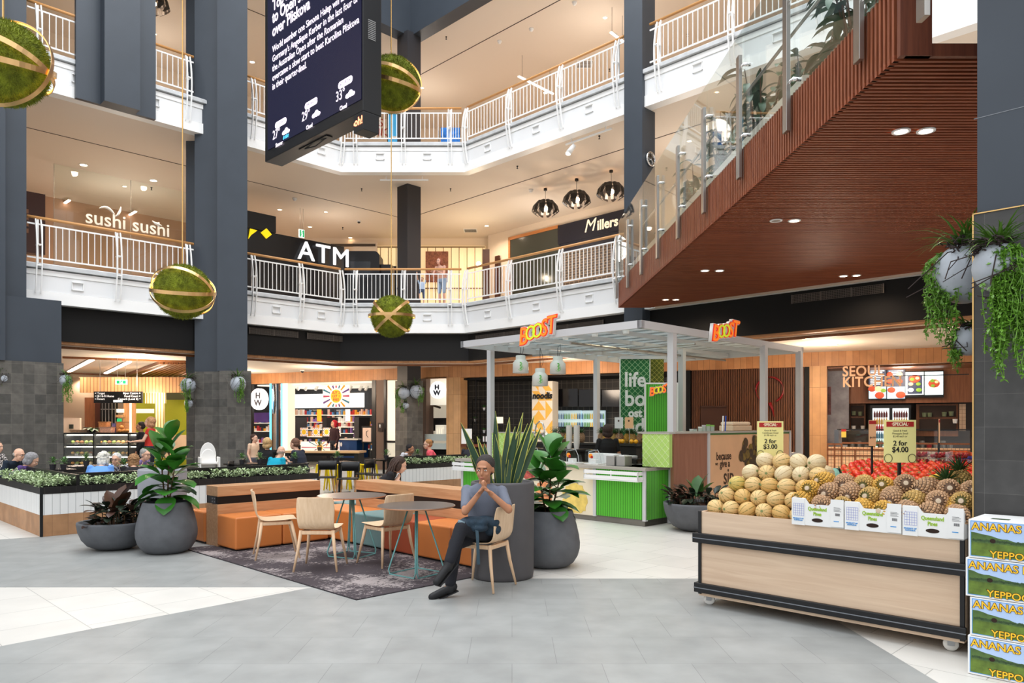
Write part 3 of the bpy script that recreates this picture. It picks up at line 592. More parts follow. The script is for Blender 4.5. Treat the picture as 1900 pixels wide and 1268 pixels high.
exitsign(FL, 25, 555, 565, 426, 441, 'exit sign seen at an angle on the first floor above the black kiosks', 9.6)
# ============================================================ FIRST-FLOOR SHOPS
# glass shopfront with white lettering, far left
b = 26.0; F = FL
sf = root(F, 'glass_shopfront', 'frameless glass shopfront with timber base and white sushi lettering on the first floor', 'shopfront')
a0, a1 = 6.2, 12.0
box(a0, a1, b, b+.02, 6.45, 9.58).build('glass', PANE, sf); box(a0, a1, b-.02, b+.1, 5.46, 6.5).build('base_panel', tiles('walnut_boards', (150, 100, 66), (168, 116, 78), (84, 52, 32), .14, 6, .003, 0, ms=3), sf)
for a in (a0+.0, 8.4, 10.8): box(a-.005, a+.005, b-.003, b+.022, 6.5, 9.58).build('glass_joint', M('joint_grey', (150, 150, 145), .4), sf)
SW = M('sign_white', (226, 230, 230), .4, em=.08)
am = (A(F, 155, b)+A(F, 317, b))/2; zm = Z(F, 236, b, 415)
text('sushi sushi', .62, (am, b-.03, zm-.02), SW, sf, bold=.006, sx=.98)
mb = MB()
for c0, c1, c2 in (((184, 387), (200, 378), (214, 402)), ((224, 384), (222, 398), (214, 402)), ((282, 410), (290, 417), (300, 419))):
    pts = []
    for i in range(9):
        t = i/8; px = (1-t)**2*c0[0]+2*t*(1-t)*c1[0]+t*t*c2[0]; py = (1-t)**2*c0[1]+2*t*(1-t)*c1[1]+t*t*c2[1]; pts.append((A(F, px, b), b-.02, Z(F, px, b, py)))
    mb.tube(pts, [.012+.03*sin(pi*i/8) for i in range(9)], 6)
mb.build('fish_swoosh', SW, sf, True)
r = root(F, 'menu_cabinet', 'dark brown upright panel with square openings at far left of the first-floor gallery', 'cabinet')
fbox(F, 24.6, 40, 84, 357, 470, .3).build('body', M('dark_walnut', (70, 36, 24), .4), r)
for k in range(4): fbox(F, 24.58, 47, 53, 388+k*12, 396+k*12, .02).build('opening', M('cut_out', (150, 110, 84), .6), r)
# black cash machine kiosks
b = 23.4
KB = M('kiosk_black', (18, 18, 22), .28); YEL = M('brand_yellow', (255, 226, 20), .4, em=.6)
r = root(F, 'cash_machine_kiosk', 'long black cash machine kiosk with white ATM lettering', 'kiosk')
box(A(F, 440, b), A(F, 639, b), b, b+1.6, 5.46, 8.05).build('body', KB, r, bevel=.02)
box(A(F, 446, b), A(F, 512, b), b-.02, b+1.2, 8.05, 8.62).build('raised_header', KB, r, bevel=.02)
text('ATM', .92, (A(F, 599, b), b-.12, Z(F, 599, b, 475)), M('atm_white', (250, 250, 252), .4, em=.9), r, ext=.03, bold=.0, sx=1.05, sp=1.1)
for px in (466, 493):
    a, z = A(F, px, b), Z(F, px, b, 434); w = .19
    MB().slab([(a-w, z), (a, z-w*.9), (a+w, z), (a, z+w*.9)] if px > 480 else [(a-w*.6, z-w), (a-.02, z-.05), (a+w, z+w*.7), (a-w*.3, z+w*.8)], b-.06, b-.021).build('yellow_emblem', YEL, r)
r = thing('rounded_kiosk', 'charcoal kiosk with rounded top corners beside the ATM kiosk', 'kiosk')
X0, X1 = xw(637, 27.4), xw(704, 27.4); zt = 1.6+322*27.4/1382; mb = MB()
P = [(X0, 5.46), (X1, 5.46)]+[(X1-.2+.2*cos(t), zt-.2+.2*sin(t)) for t in [k*pi/12 for k in range(7)]]+[(X0+.2+.2*cos(t), zt-.2+.2*sin(t)) for t in [pi/2+k*pi/12 for k in range(7)]]
mb.slab(P[::-1], 27.4, 28.2).build('body', M('kiosk_grey', (40, 42, 48), .4), r); box(X1-.0, X1+.42, 27.6, 28.3, 5.46, zt-.45).build('side_cabinet', KB, r, bevel=.01)
box(X0+.25, X0+1.0, 27.385, 27.4, 7.0, 7.6).build('terminal_screen', M('terminal_face', (60, 66, 76), .2), r)
# cream shop behind the middle pillar
r = thing('cream_shop', 'cream first-floor shop with closed glass shutters behind the middle balustrade', 'shopfront')
Y = 31.5; CR = M('shop_cream', (246, 226, 184), .6, em=.55, emc=(255, 226, 170))
box(xw(697, Y), xw(900, Y), Y+.2, Y+.3, 5.46, 9.2).build('lit_interior', CR, r)
box(xw(655, Y), xw(700, Y), Y-.05, Y+.1, 5.46, 9.3).build('side_wall', M('pale_wall'), r); box(xw(615, Y), xw(697, Y), Y-.1, Y-.02, 9.12, 9.22).build('head_trim', M('door_dark', (70, 60, 48), .5), r)
for k in range(14):
    x = xw(706+k*14.6, Y); box(x-.015, x+.015, Y-.04, Y, 5.46, 9.1).build('shutter_bar', M('shutter_bronze', (150, 128, 98), .4, .5), r)
for z in (9.1, 7.35, 5.6): box(xw(700, Y), xw(900, Y), Y-.03, Y, z-.03, z+.03).build('shutter_rail', M('shutter_bronze'), r)
box(xw(895, Y), xw(925, Y), Y-.05, Y+.1, 5.46, 9.0).build('brown_pier', M('dark_walnut'), r)
for px in (705, 713): box(xw(px, Y)-.04, xw(px, Y)+.04, Y-.5, Y-.4, 5.46, 8.3).build('door_post', DARKMETAL, r)
box(xw(713, Y), xw(739, Y), Y-.48, Y-.42, 5.46, 8.2).build('dark_door', KB, r)
box(xw(790, Y), xw(832, Y), Y-.1, Y-.06, 7.6, 8.9).build('red_lettering_panel', M('maroon_sheer', (150, 96, 76), .5, noise=.4, ns=14), r)
lamp('POINT', (xw(884, 29), 28.9, 1.6+298*28.9/1382), 60, (1, .84, .6), .06, parent=r); MB().ell((xw(888, 29), 29, 1.6+298*29/1382), .09, 12, 8).build('bright_lamp', WARM2, r, True)
# navy sign shop, right
F = FR; b = 21.5
r = root(F, 'fashion_shop', 'closed first-floor shop with a navy sign and timber-framed window', 'shopfront')
fbox(F, b-.08, 1038, 1210, 398, 451, .1).build('sign_panel', M('sign_navy', (22, 24, 40), .4), r)
a0, a1 = A(F, 1038, b), A(F, 1215, b); zt = Z(F, 1038, b, 420)
box(a0, a1, b-.1, b-.02, zt-.72, zt).build('sign_header', M('sign_navy'), r)
text('M', .66, (A(F, 1097, b), b-.12, Z(F, 1093, b, 422)), M('cream_letter', (244, 230, 204), .4, em=.5), r, shear=.3, bold=0)
text('illers', .5, (A(F, 1131, b), b-.12, Z(F, 1131, b, 416)), M('cream_letter'), r, bold=.014)
box(a0, a1, b-.02, b, 5.46, zt-.7).build('roller_shutter', tiles('brick_shutter', (70, 58, 48), (80, 66, 54), (150, 130, 110), .22, .1, .012, .5, ms=3), r)
a2 = A(F, 948, b); zt2 = Z(F, 948, b, 446)
box(a2, a0, b-.03, b-.01, 5.46, zt2).build('shop_window', M('dark_window', (60, 64, 58), .15), r)
MB().box(a2-.1, a0, b-.06, b, zt2, zt2+.12).box(a2-.1, a2, b-.06, b, 5.46, zt2+.12).build('window_frame', wood('amber_frame', (176, 112, 60), (196, 130, 74), 'x'), r)
for px, c in ((975, (150, 90, 90)), (1004, (190, 170, 150)), (1020, (160, 120, 60)), (986, (200, 180, 150))): a = A(F, px, b-.1); MB().ell((a, b-.1, 6.2), (.22, .06, .3), 10, 8).ell((a, b-.1, 6.65), (.13, .05, .14), 10, 8).build('display_ornament', M('ornament%d' % px, c, .5), r, True)
box(a2-.85, a2-.62, b-.1, b, 5.46, 8.6).build('brown_door_edge', M('dark_walnut'), r)
# second-floor things seen through the balusters
r = thing('fashion_sign', 'pale banner with red serif capitals behind the second-floor balustrade', 'sign'); Y = 31.8
box(xw(655, Y), xw(718, Y), Y, Y+.03, 13.4, 14.65).build('banner', M('banner_cream', (226, 214, 200), .6), r)
text('KIDS', .46, (xw(690, Y), Y-.01, 1.6+559*Y/1382), M('brick_red', (176, 60, 46), .5), r, shear=.1); text('FASHION', .46, (xw(694, Y)+.15, Y-.01, 1.6+542*Y/1382), M('brick_red'), r, shear=.1)
r = thing('blue_poster_stand', 'light blue poster with white writing behind the second-floor balustrade', 'poster'); Y = 28
box(xw(720, Y), xw(752, Y), Y, Y+.06, 10.55, 13.3).build('poster', M('poster_blue', (70, 170, 226), .5, em=.35, noise=.12, ns=3), r); box(xw(718, Y), xw(755, Y), Y+.06, Y+.1, 10.55, 13.36).build('frame', DARKMETAL, r)
mb = MB()
for k in range(4): mb.box(xw(727, Y), xw(745, Y)-.1*(k % 2), Y-.004, Y, 11.7+k*.22, 11.78+k*.22)
mb.build('white_writing', WHITE, r)
r = thing('dark_display', 'dark framed screen on the wall of the second floor right of the middle pillar', 'screen'); Y = 32.9
box(xw(824, Y), xw(846, Y), Y, Y+.1, 14.1-.9, 14.1-.5).build('frame', DARKMETAL, r); box(xw(826, Y), xw(844, Y), Y-.01, Y, 14.1-.86, 14.1-.54).build('glass', M('dark_window'), r)
r = thing('clothes_rack', 'steel rack of blue garments behind the second-floor middle balustrade', 'rack', (xw(836, 25.5), 25.5, 10.56))
MB().tube([(-.4, 0, 0), (-.4, 0, 1.2), (.4, 0, 1.2), (.4, 0, 0)], .015, 6).build('frame', STEEL, r); MB().box(-.32, .32, -.12, .12, .5, 1.16).build('garments', M('garment_blue', (40, 110, 190), .8, noise=.4, ns=12), r)
def leafmat(name, c, rough=.35, n=.18): return M(name, c, rough, noise=n, ns=5)
def big_leaf(mb, base, az, el, L, w, droop=.8, roll=0):
    d = Vector((cos(az)*cos(el), sin(az)*cos(el), sin(el))); up = Vector((-cos(az)*sin(el), -sin(az)*sin(el), cos(el)))
    mb.leaf(base, d, up, L, w, droop, .12, 6, [.06, .55, .9, 1, .95, .7, .05])
FIG = leafmat('fig_leaf', (56, 118, 40), .3); DKL = leafmat('rubber_leaf', (40, 52, 40)); BARK = M('stem_brown', (86, 62, 40), .8)
# planting behind the glass on the bridge
rnd = random.Random(3)
for i, (X, Y, h) in enumerate(((3.95, 10.0, 1.4), (3.75, 11.2, 1.55), (3.7, 12.8, 1.4), (3.6, 14.6, 1.2), (4.1, 8.7, 1.9))):
    t = thing('planter_shrub', 'tall dark-leaved shrub behind the bridge glass, %s' % ('nearest in sight low', 'second along', 'third along', 'farthest and smallest', 'tallest at the top right')[i], 'plant', (X, Y, 5.45), 0, 'shrubs on the timber bridge')
    MB().box(-.3, .3, -.5, .5, 0, .35).build('trough', DARKMETAL, t, bevel=.01); mb = MB(); ml = MB()
    for k in range(8):
        a = rnd.uniform(0, 6.28); top = Vector((.32*cos(a), .45*sin(a), h*rnd.uniform(.7, 1))); ml.tube([(top.x*.3, top.y*.3, .3), tuple(top*.75), tuple(top)], [.014, .01, .006], 6)
        for j in range(9):
            q = top*(.45+.55*j/8); q.z = .35+(top.z-.35)*(.25+.75*j/8); big_leaf(mb, q, rnd.uniform(0, 6.28), rnd.uniform(-.3, .7), rnd.uniform(.3, .46), .105, 1.2)
    ml.build('stems', BARK, t); mb.build('foliage', leafmat('bridge_leaf', (44, 82, 52)), t, True)
# ============================================================ GROUND-FLOOR SHOPS
S = FS
def srect(r, name, b, x0, x1, y0, y1, mat, th=.04, F=S): return fbox(F, b, x0, x1, y0, y1, th).build(name, mat, r)
def blob(r, name, F, b, px, py, rx, rz, mat): a, z = A(F, px, b), Z(F, px, b, py); return MB().ell((a, b, z), (rx, .012, rz), 12, 8).build(name, mat, r)
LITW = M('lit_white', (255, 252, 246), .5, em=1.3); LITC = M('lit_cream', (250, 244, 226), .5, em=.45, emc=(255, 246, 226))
PNK = M('pink_box', (190, 70, 110), .6); PUR = M('purple_box', (96, 70, 150), .6); ORG = M('orange_print', (245, 150, 40), .6, em=.15); YLW = M('sun_yellow', (252, 200, 50), .6, em=.25)
def sunposter(r, F, b, x0_, x1_, y0_, y1_, txt=None, lit=.3):
    a0, a1, z0, z1 = frect(F, b, x0_, x1_, y0_, y1_); p = box(a0, a1, b, b+.01, z0, z1).build('sun_poster', M('poster_white', (248, 232, 222), .6, em=lit), r)
    ca, cz = (a0+a1)/2, (z0+z1)/2; w, h = (a1-a0), (z1-z0); R_ = min(w, h)*.3; mb = MB(); mb.slab([(ca+R_*cos(t), cz+R_*sin(t)) for t in [2*pi*k/28 for k in range(28)]], b-.008, b); mb.build('sun_disc', YLW, r)
    cols = [PNK, PUR, ORG, M('teal_print', (50, 130, 160), .6)]
    for j in range(4):
        m = MB()
        for k in range(j, 16, 4):
            t = 2*pi*k/16; e0, e1 = R_*1.25, min(abs(w/2/max(.01, abs(cos(t)))), abs(h/2/max(.01, abs(sin(t)))))*.96
            if e1 <= e0: continue
            dx = R_*.1; m.slab([(ca+e0*cos(t)-dx*sin(t), cz+e0*sin(t)+dx*cos(t)), (ca+e0*cos(t)+dx*sin(t), cz+e0*sin(t)-dx*cos(t)), (ca+e1*cos(t)+dx*1.5*sin(t), cz+e1*sin(t)-dx*1.5*cos(t)), (ca+e1*cos(t)-dx*1.5*sin(t), cz+e1*sin(t)+dx*1.5*cos(t))], b-.005, b)
        if m.f: m.build('product_rays', cols[j], r)
    if txt: text(txt, R_*.55, (ca, b-.012, cz), M('poster_red', (200, 60, 50), .5), r, ext=.001, bold=.002, name='offer_text')
def roundsign(F, b, px, py, rp, label, name='round_sign'):
    a, z = A(F, px, b), Z(F, px, b, py); r = thing(name, label, 'sign', world(F, a, b, z), F[2]); rad = rp*frame_ab(F, px, b)[1]/1382
    mb = MB(); mb.M = Matrix.Rotation(pi/2, 4, 'X'); mb.lathe([(rad, -.12), (rad, .0), (rad*.97, .01), (.002, .01)], 40); mb.build('light_box', M('sign_disc', (250, 250, 252), .4, em=1.0), r)
    INK = M('sign_ink', (56, 58, 70), .5); text('H', rad*.75, (0, -.016, rad*.3), INK, r, bold=.012, sx=1.15); text('W', rad*.75, (0, -.016, -rad*.36), INK, r, bold=.012, sx=1.15)
    for w_, s_, a0 in (('HAIRHOUSE', -1, pi/2), ('WAREHOUSE', 1, -pi/2)):
        for i, ch in enumerate(w_):
            t = a0+s_*(i-(len(w_)-1)/2)*.24; text(ch, rad*.2, (rad*.8*cos(t), -.016, rad*.8*sin(t)), INK, r, tilt=t-pi/2 if s_ < 0 else t+pi/2, ext=.001, name='rim_letter')
    return r
# --- bright beauty shop
r = root(S, 'beauty_shop', 'brightly lit beauty shop with sun posters and shelves of products behind the cafe tables', 'shopfront')
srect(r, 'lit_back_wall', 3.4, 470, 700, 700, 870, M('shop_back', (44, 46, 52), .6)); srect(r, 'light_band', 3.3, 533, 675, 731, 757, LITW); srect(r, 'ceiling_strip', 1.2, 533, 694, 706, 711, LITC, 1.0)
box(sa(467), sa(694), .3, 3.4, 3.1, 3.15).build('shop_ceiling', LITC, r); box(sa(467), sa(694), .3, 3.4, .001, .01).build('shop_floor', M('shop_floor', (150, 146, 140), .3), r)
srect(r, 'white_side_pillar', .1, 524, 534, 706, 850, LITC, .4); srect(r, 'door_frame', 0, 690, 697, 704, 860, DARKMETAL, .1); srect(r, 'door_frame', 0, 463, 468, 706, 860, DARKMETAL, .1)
for px, m_ in ((503, (150, 120, 90)), (510, (210, 200, 190)), (517, (90, 70, 60)), (523, (190, 170, 150))): srect(r, 'mirror_strip', .25, px-3.2, px+3.2, 712, 835, M('mirror%d' % px, m_, .15, .8), .05)
MB().ell((A(S, 506, .2), .2, Z(S, 506, .2, 740)), (.09, .03, .6), 14, 12).build('long_mirror', CHROME, r, True)
srect(r, 'blue_edge_light', .05, 500, 503, 712, 835, M('cyan_strip', (90, 190, 240), .4, em=1.5), .03); srect(r, 'blue_edge_light', .05, 521, 523, 712, 835, M('cyan_strip'), .03)
for px in (556, 570, 589, 652, 671, 682): a, z = A(S, px, 1.4), Z(S, px, 1.4, 717); MB().tube([(a, 1.4, z), (a-.02, 1.3, z-.16)], .06, 10).build('shop_spotlight', WHITE, r, True)
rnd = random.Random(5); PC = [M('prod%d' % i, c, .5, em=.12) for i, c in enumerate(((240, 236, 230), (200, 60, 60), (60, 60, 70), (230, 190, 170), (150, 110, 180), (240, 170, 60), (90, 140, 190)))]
for y_, x0_, x1_, bb in ((770, 538, 600, 3.1), (822, 600, 660, 2.9), (792, 560, 694, 3.15), (804, 606, 694, 3.15), (834, 655, 694, 2.8), (783, 545, 600, 3.0), (797, 545, 600, 3.0), (810, 545, 600, 2.6), (783, 606, 658, 3.0), (797, 655, 694, 2.4), (812, 655, 694, 2.4), (825, 550, 625, 1.6), (770, 606, 694, 3.1), (843, 545, 640, 1.0), (785, 466, 500, 1.2), (800, 466, 500, 1.2), (822, 466, 500, 1.0), (770, 668, 694, 2.6), (833, 668, 694, 2.0)):
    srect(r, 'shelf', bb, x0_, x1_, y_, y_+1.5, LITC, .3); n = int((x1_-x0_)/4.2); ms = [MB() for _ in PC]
    for k in range(n):
        px = x0_+2+k*4.2; a, z = A(S, px, bb), Z(S, px, bb, y_); h = rnd.uniform(.1, .24); w = rnd.uniform(.02, .035); ms[rnd.randrange(len(PC))].box(a-w, a+w, bb+.02, bb+.12, z, z+h)
    for m_, pm in zip(ms, PC):
        if m_.f: q = m_.build('products', pm, r); q['kind'] = 'stuff'
for x0_, x1_ in ((540, 548), (598, 606), (657, 666)): srect(r, 'gondola_end', 1.7, x0_, x1_, 775, 850, M('gondola', (50, 48, 52), .5), .7)
sunposter(r, S, .9, 599, 649, 715, 756, 'BUY 2\nGET 1\nFREE', .5)
for px in (564, 586, 606, 625): sunposter(r, S, 1.4, px-7, px+7, 794, 810)
sunposter(r, S, .6, 558, 630, 820, 842, 'BUY 2\nGET 1\nFREE', .25)
for px in (540, 592, 645): srect(r, 'promo_panel', 1.3, px-4, px+4, 760, 782, YLW if px != 645 else LITW, .02)
for x_, s_ in ((551, 'COLOUR'), (582, 'ELECTRICAL'), (636, 'BRUSHES & COMBS')): text(s_, .09, (A(S, x_, 3.2), 3.2, Z(S, x_, 3.2, 762)), WHITE, r, ext=.001, name='shelf_title')
rc = root(S, 'service_counter', 'deep blue shop counter with a small white round emblem beside the sun posters', 'counter')
srect(rc, 'body', .9, 628, 662, 817, 850, M('counter_blue', (14, 62, 120), .4), .7); srect(rc, 'top', .85, 626, 664, 814.5, 817, M('counter_top', (225, 222, 218), .3), .8); blob(rc, 'emblem', S, .89, 633, 825, .05, .08, WHITE)
lamp('POINT', (-8.0, 29.8, 2.6), 22, (1, .97, .94), .4, name='shop_glow')
roundsign(S, -.25, 479, 741, 20, 'round white sign with dark H over W at the left end of the beauty shop'); roundsign(S, -.1, 811, 724, 16, 'round white sign with dark H over W between the middle pillar and the timber pier')
srect(r, 'purple_display', .8, 466, 500, 766, 784, PUR, .1)
# --- frosted windows and salon either side of the middle pillar
r = root(S, 'salon_window', 'glowing cream salon window behind the middle pillar with black frame', 'window')
srect(r, 'frosted_glass', .05, 713, 742, 706, 818, LITC, .03); srect(r, 'frosted_glass', .05, 713, 742, 822, 856, M('lit_cream2', (226, 220, 200), .5, em=.4), .03); srect(r, 'frame', .0, 712, 716, 704, 858, DARKMETAL, .06); srect(r, 'frame', .0, 713, 742, 818, 821, DARKMETAL, .06)
srect(r, 'frosted_glass', .3, 788, 829, 702, 752, LITC, .03); srect(r, 'salon_interior', 1.5, 788, 829, 750, 870, M('salon_cream', (230, 220, 200), .6, em=.35), .03); srect(r, 'black_cabinet', 1.2, 795, 829, 776, 800, M('dark_unit', (40, 40, 44), .4), .2)
srect(r, 'frame', .0, 788, 829, 700, 702.5, DARKMETAL, .06); srect(r, 'etched_band', .02, 788, 829, 806, 818, M('etched', (190, 196, 188), .5), .02); srect(r, 'etched_band', .02, 788, 829, 823, 834, M('etched'), .02)
srect(r, 'white_fridge', .9, 808, 824, 789, 806, LITC, .3); srect(r, 'dark_stand', .5, 804, 829, 834, 852, DARKMETAL, .3)
for i in range(4): a = A(S, 810+4*i, .8); MB().lathe([(.03, 0), (.03, .14), (.012, .2)], 10, (a, .8, Z(S, 811, .8, 806))).build('bottle', LITC, r)
MB().tube([(A(S, 801, 1), 1, Z(S, 801, 1, 752)), (A(S, 817, 1), 1, Z(S, 817, 1, 757))], .04, 8).build('dryer_arm', STEEL, r)
t = root(S, 'restroom_plate', 'small dark plate with a white figure on the taupe pier', 'sign'); srect(t, 'plate', -.01, 701, 710, 785, 801, M('plate_dark', (50, 40, 36), .4), .02); blob(t, 'figure', S, -.02, 705, 791, .03, .07, WHITE)
t = root(S, 'framed_poster', 'framed poster with a line-drawn face on a black stand by the beauty shop door', 'poster'); srect(t, 'frame', -.6, 671, 690, 791, 822, DARKMETAL, .03); srect(t, 'print', -.62, 673, 688.5, 794, 820, M('skin_print', (226, 196, 176), .6), .02)
a, z = A(S, 681, -.63), Z(S, 681, -.63, 806); MB().tube([(a+.05, -.63, z+.12), (a-.02, -.63, z+.1), (a-.04, -.63, z), (a+.0, -.63, z-.07), (a+.05, -.63, z-.12)], .008, 5).build('drawn_face', M('plate_dark'), t)
for px in (674, 687): a = A(S, px, -.58); box(a-.015, a+.015, -.6, -.57, 0, Z(S, 680, -.6, 822)).build('leg', DARKMETAL, t)
# --- dark shops right of the timber pier
DK = M('mesh_dark', (40, 36, 33), .6)
r = root(S, 'dark_cafe', 'dark closed food shop with black mesh walls and small potted plants on open shelves', 'shopfront')
srect(r, 'back_wall', 1.8, 855, 1290, 694, 880, tiles('wire_mesh', (44, 40, 37), (48, 44, 40), (96, 90, 82), .2, .2, .008, 0, ms=3)); box(sa(855), sa(1290), .2, 1.8, 3.1, 3.15).build('soffit', BLACK, r)
for px in (868, 882): srect(r, 'upright', .5, px, px+1.6, 698, 830, DARKMETAL, .03)
for x0_, x1_, y_ in ((876, 904, 741), (876, 904, 762), (876, 904, 783), (876, 904, 804)): srect(r, 'open_shelf', 1.0, x0_, x1_, y_, y_+1.5, DARKMETAL, .25)
for px in (876, 890, 903): srect(r, 'shelf_post', 1.0, px, px+1.2, 741, 822, DARKMETAL, .03)
for px, py in ((897, 762), (881, 783), (897, 804), (889, 820)): a, z = A(S, px, 1.05), Z(S, px, 1.05, py); q = MB().lathe([(.035, 0), (.05, .1)], 12, (a, 1.1, z)).build('small_pot', WHITE, r); mb = MB(); [big_leaf(mb, (a, 1.1, z+.1), k, .9, .16, .04, .6) for k in range(7)]; mb.build('herb', FIG, q)
srect(r, 'timber_bench', -.1, 855, 905, 825, 830, M('bench_red', (120, 64, 40), .5), .4); srect(r, 'white_menu_board', -.2, 856, 875, 796, 824, WHITE, .03)
for px in (896, 901, 904): srect(r, 'bottle', .1, px, px+2, 810, 820, WHITE, .04)
t = root(S, 'wall_terminal', 'small lit white terminal screen on the dark mesh wall', 'screen'); srect(t, 'screen', .6, 917, 933, 774, 786, LITC, .03); srect(t, 'keypad', .6, 918, 932, 787, 790, DARKMETAL, .03)
r = root(S, 'noodle_shop', 'dark noodle shop with a yellow and white triangle-patterned column and black screens', 'shopfront')
b = .2; a0, a1, z0, z1 = frect(S, b, 987, 1025, 708, 830); box(a0, a1, b, b+.5, 0, z1).build('column', M('pale_column', (236, 228, 214), .5), r)
rnd = random.Random(8); mb = MB(); nx, nz = 3, 9; w, h = (a1-a0)/nx, (z1-.2)/nz
for i in range(nx):
    for j in range(nz):
        c = [(a0+i*w, .2+j*h), (a0+(i+1)*w, .2+j*h), (a0+(i+1)*w, .2+(j+1)*h), (a0+i*w, .2+(j+1)*h)]; k = rnd.randrange(4); mb.slab([c[k], c[(k+1) % 4], c[(k+2) % 4]], b-.006, b)
mb.build('yellow_triangles', M('noodle_yellow', (244, 190, 84), .5), r)
text('noodis', .28, (A(S, 1007, b), b-.05, Z(S, 1007, b, 735)), M('black_letter', (16, 15, 15), .4), r, bold=.012, shear=.15, sx=.9)
srect(r, 'black_screen', .9, 1028, 1072, 722, 755, M('off_screen', (14, 14, 18), .15), .06); srect(r, 'black_screen', .9, 1074, 1115, 723, 755, M('off_screen'), .06); srect(r, 'black_screen', .9, 1117, 1150, 724, 755, M('off_screen'), .06)
for x0_, x1_ in ((1034, 1078), (1080, 1100), (1112, 1122)): srect(r, 'lit_fridge', 1.5, x0_, x1_, 762, 792, M('fridge_glow', (200, 226, 236), .4, em=.5), .1)
ms = [MB() for _ in range(3)]
for i, px in enumerate(range(1036, 1121, 3)):
    a, z = A(S, px, 1.4), Z(S, px, 1.4, 778); ms[(i // 4) % 3].lathe([(.018, 0), (.018, .13), (.008, .19)], 8, (a, 1.4, z)).lathe([(.018, 0), (.018, .12), (.008, .16)], 8, (a, 1.4, z-.26))
for m_, c in zip(ms, ((40, 80, 120), (90, 150, 60), (230, 190, 50))): q = m_.build('drink_bottles', M('drink%d' % c[0], c, .3, em=.2), r); q['kind'] = 'stuff'
# --- closed slatted shop
r = root(S, 'slatted_shopfront', 'closed shopfront of dark brown upright timber slats with a thin red ring emblem', 'shopfront')
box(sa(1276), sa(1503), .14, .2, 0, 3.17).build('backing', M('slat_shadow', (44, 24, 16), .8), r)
mb = MB(); a0, a1 = sa(1283), sa(1502); n = 52
for i in range(n): a = a0+(a1-a0)*i/n; mb.box(a, a+.045, .06, .14, 0, 3.17)
mb.build('slats', wood('slat_brown', (84, 48, 28), (112, 68, 40), 'z'), r); srect(r, 'dark_jamb', .0, 1257, 1281, 686, 850, BLACK, .3); srect(r, 'servery_panel', .02, 1301, 1348, 755, 800, M('panel_brown', (70, 40, 26), .5), .04); srect(r, 'servery_ledge', -.03, 1300, 1349, 753, 756, M('panel_brown'), .1)
srect(r, 'dark_jamb', -.02, 1493, 1504, 681, 850, BLACK, .1)
a, z = A(S, 1428, .0), Z(S, 1428, .0, 724); RED = M('red_lacquer', (130, 18, 24), .2); mb = MB()
mb.tube([(a+.36*cos(t), 0, z+.36*sin(t)) for t in [-1.1+5.4*k/40 for k in range(41)]], [.02+.012*sin(k*.5) for k in range(41)], 6); mb.build('ring_emblem', RED, r, True); MB().tube([(a+.0, 0, z-.35), (a+.07, 0, z-.52), (a+.12, 0, z-.75)], [.05, .035, .008], 8).build('tail_emblem', RED, r, True)
# --- Korean kitchen
r = root(S, 'kitchen_shop', 'open Korean kitchen shop with timber counter, menu screens and a lit drinks fridge', 'shopfront')
WB = wood('kitchen_timber', (120, 72, 44), (142, 90, 56), 'z'); srect(r, 'side_wall', 1.3, 1530, 1575, 678, 870, M('worn_plaster', (150, 150, 158), .7, noise=.25, ns=4), .1); srect(r, 'back_wall', 2.2, 1560, 1830, 675, 900, M('back_charcoal', (70, 60, 56), .7)); srect(r, 'timber_bulkhead', 1.6, 1573, 1815, 679, 748, WB, .1)
srect(r, 'wall_poster', 1.28, 1533, 1542, 718, 770, M('meat_poster', (110, 70, 70), .6, noise=.5, ns=9), .02)
box(sa(1534), sa(1830), .3, 2.2, 3.12, 3.16).build('soffit', WB, r)
srect(r, 'shelf_frame', 1.9, 1576, 1606, 750, 810, WB, .05); srect(r, 'shelf_recess', 1.85, 1579, 1603, 753, 772, M('recess', (50, 36, 30), .7), .04); srect(r, 'shelf_recess', 1.85, 1579, 1603, 776, 800, M('recess'), .04); srect(r, 'shelf_frame', 1.9, 1700, 1778, 750, 810, WB, .05); srect(r, 'shelf_recess', 1.85, 1706, 1774, 753, 774, M('recess'), .04); srect(r, 'shelf_recess', 1.85, 1706, 1774, 778, 800, M('recess'), .04); srect(r, 'tiled_strip', 1.8, 1780, 1792, 750, 800, tiles('small_white_tile', (196, 168, 140), (204, 176, 148), (130, 100, 80), .1, .1, .004), .04)
for px, py in ((1584, 796), (1601, 796), (1584, 769), (1596, 770), (1715, 772), (1725, 772), (1752, 771), (1765, 770), (1772, 784)): a, z = A(S, px, 1.8), Z(S, px, 1.8, py+2); MB().lathe([(.05, 0), (.06, .12)], 10, (a, 1.8, z)).build('shelf_jar', WHITE if py > 780 else M('jar_green', (110, 120, 90), .4), r)
f = root(S, 'drinks_fridge', 'black double-door drinks fridge lit white inside full of bottles', 'fridge'); srect(f, 'cabinet', 1.3, 1615, 1690, 752, 850, DARKMETAL, .5)
for x0_, x1_ in ((1619, 1650), (1656, 1686)):
    srect(f, 'lit_interior', 1.27, x0_, x1_, 758, 840, M('fridge_in', (226, 236, 238), .5, em=.9), .02)
    for j, (py, cs) in enumerate(((775, (90, 30, 30)), (788, (190, 150, 60)), (800, (170, 40, 50)), (814, (60, 120, 150)), (828, (60, 140, 90)))):
        mb = MB()
        for k in range(int((x1_-x0_-3)/4.4)): a, z = A(S, x0_+4+k*4.4, 1.2), Z(S, x0_+4, 1.2, py); mb.lathe([(.026, 0), (.026, .11), (.01, .16), (.01, .19)], 8, (a, 1.22, z))
        q = mb.build('bottle_row', M('frb%d' % j, cs, .3, em=.08), f); q['kind'] = 'stuff'
t = root(S, 'hanging_letters', 'two lines of pale timber capitals hung across the Korean kitchen opening', 'sign')
LT = M('letter_timber', (222, 176, 138), .5); al_ = (A(S, 1563, -.1), A(S, 1646, -.1))
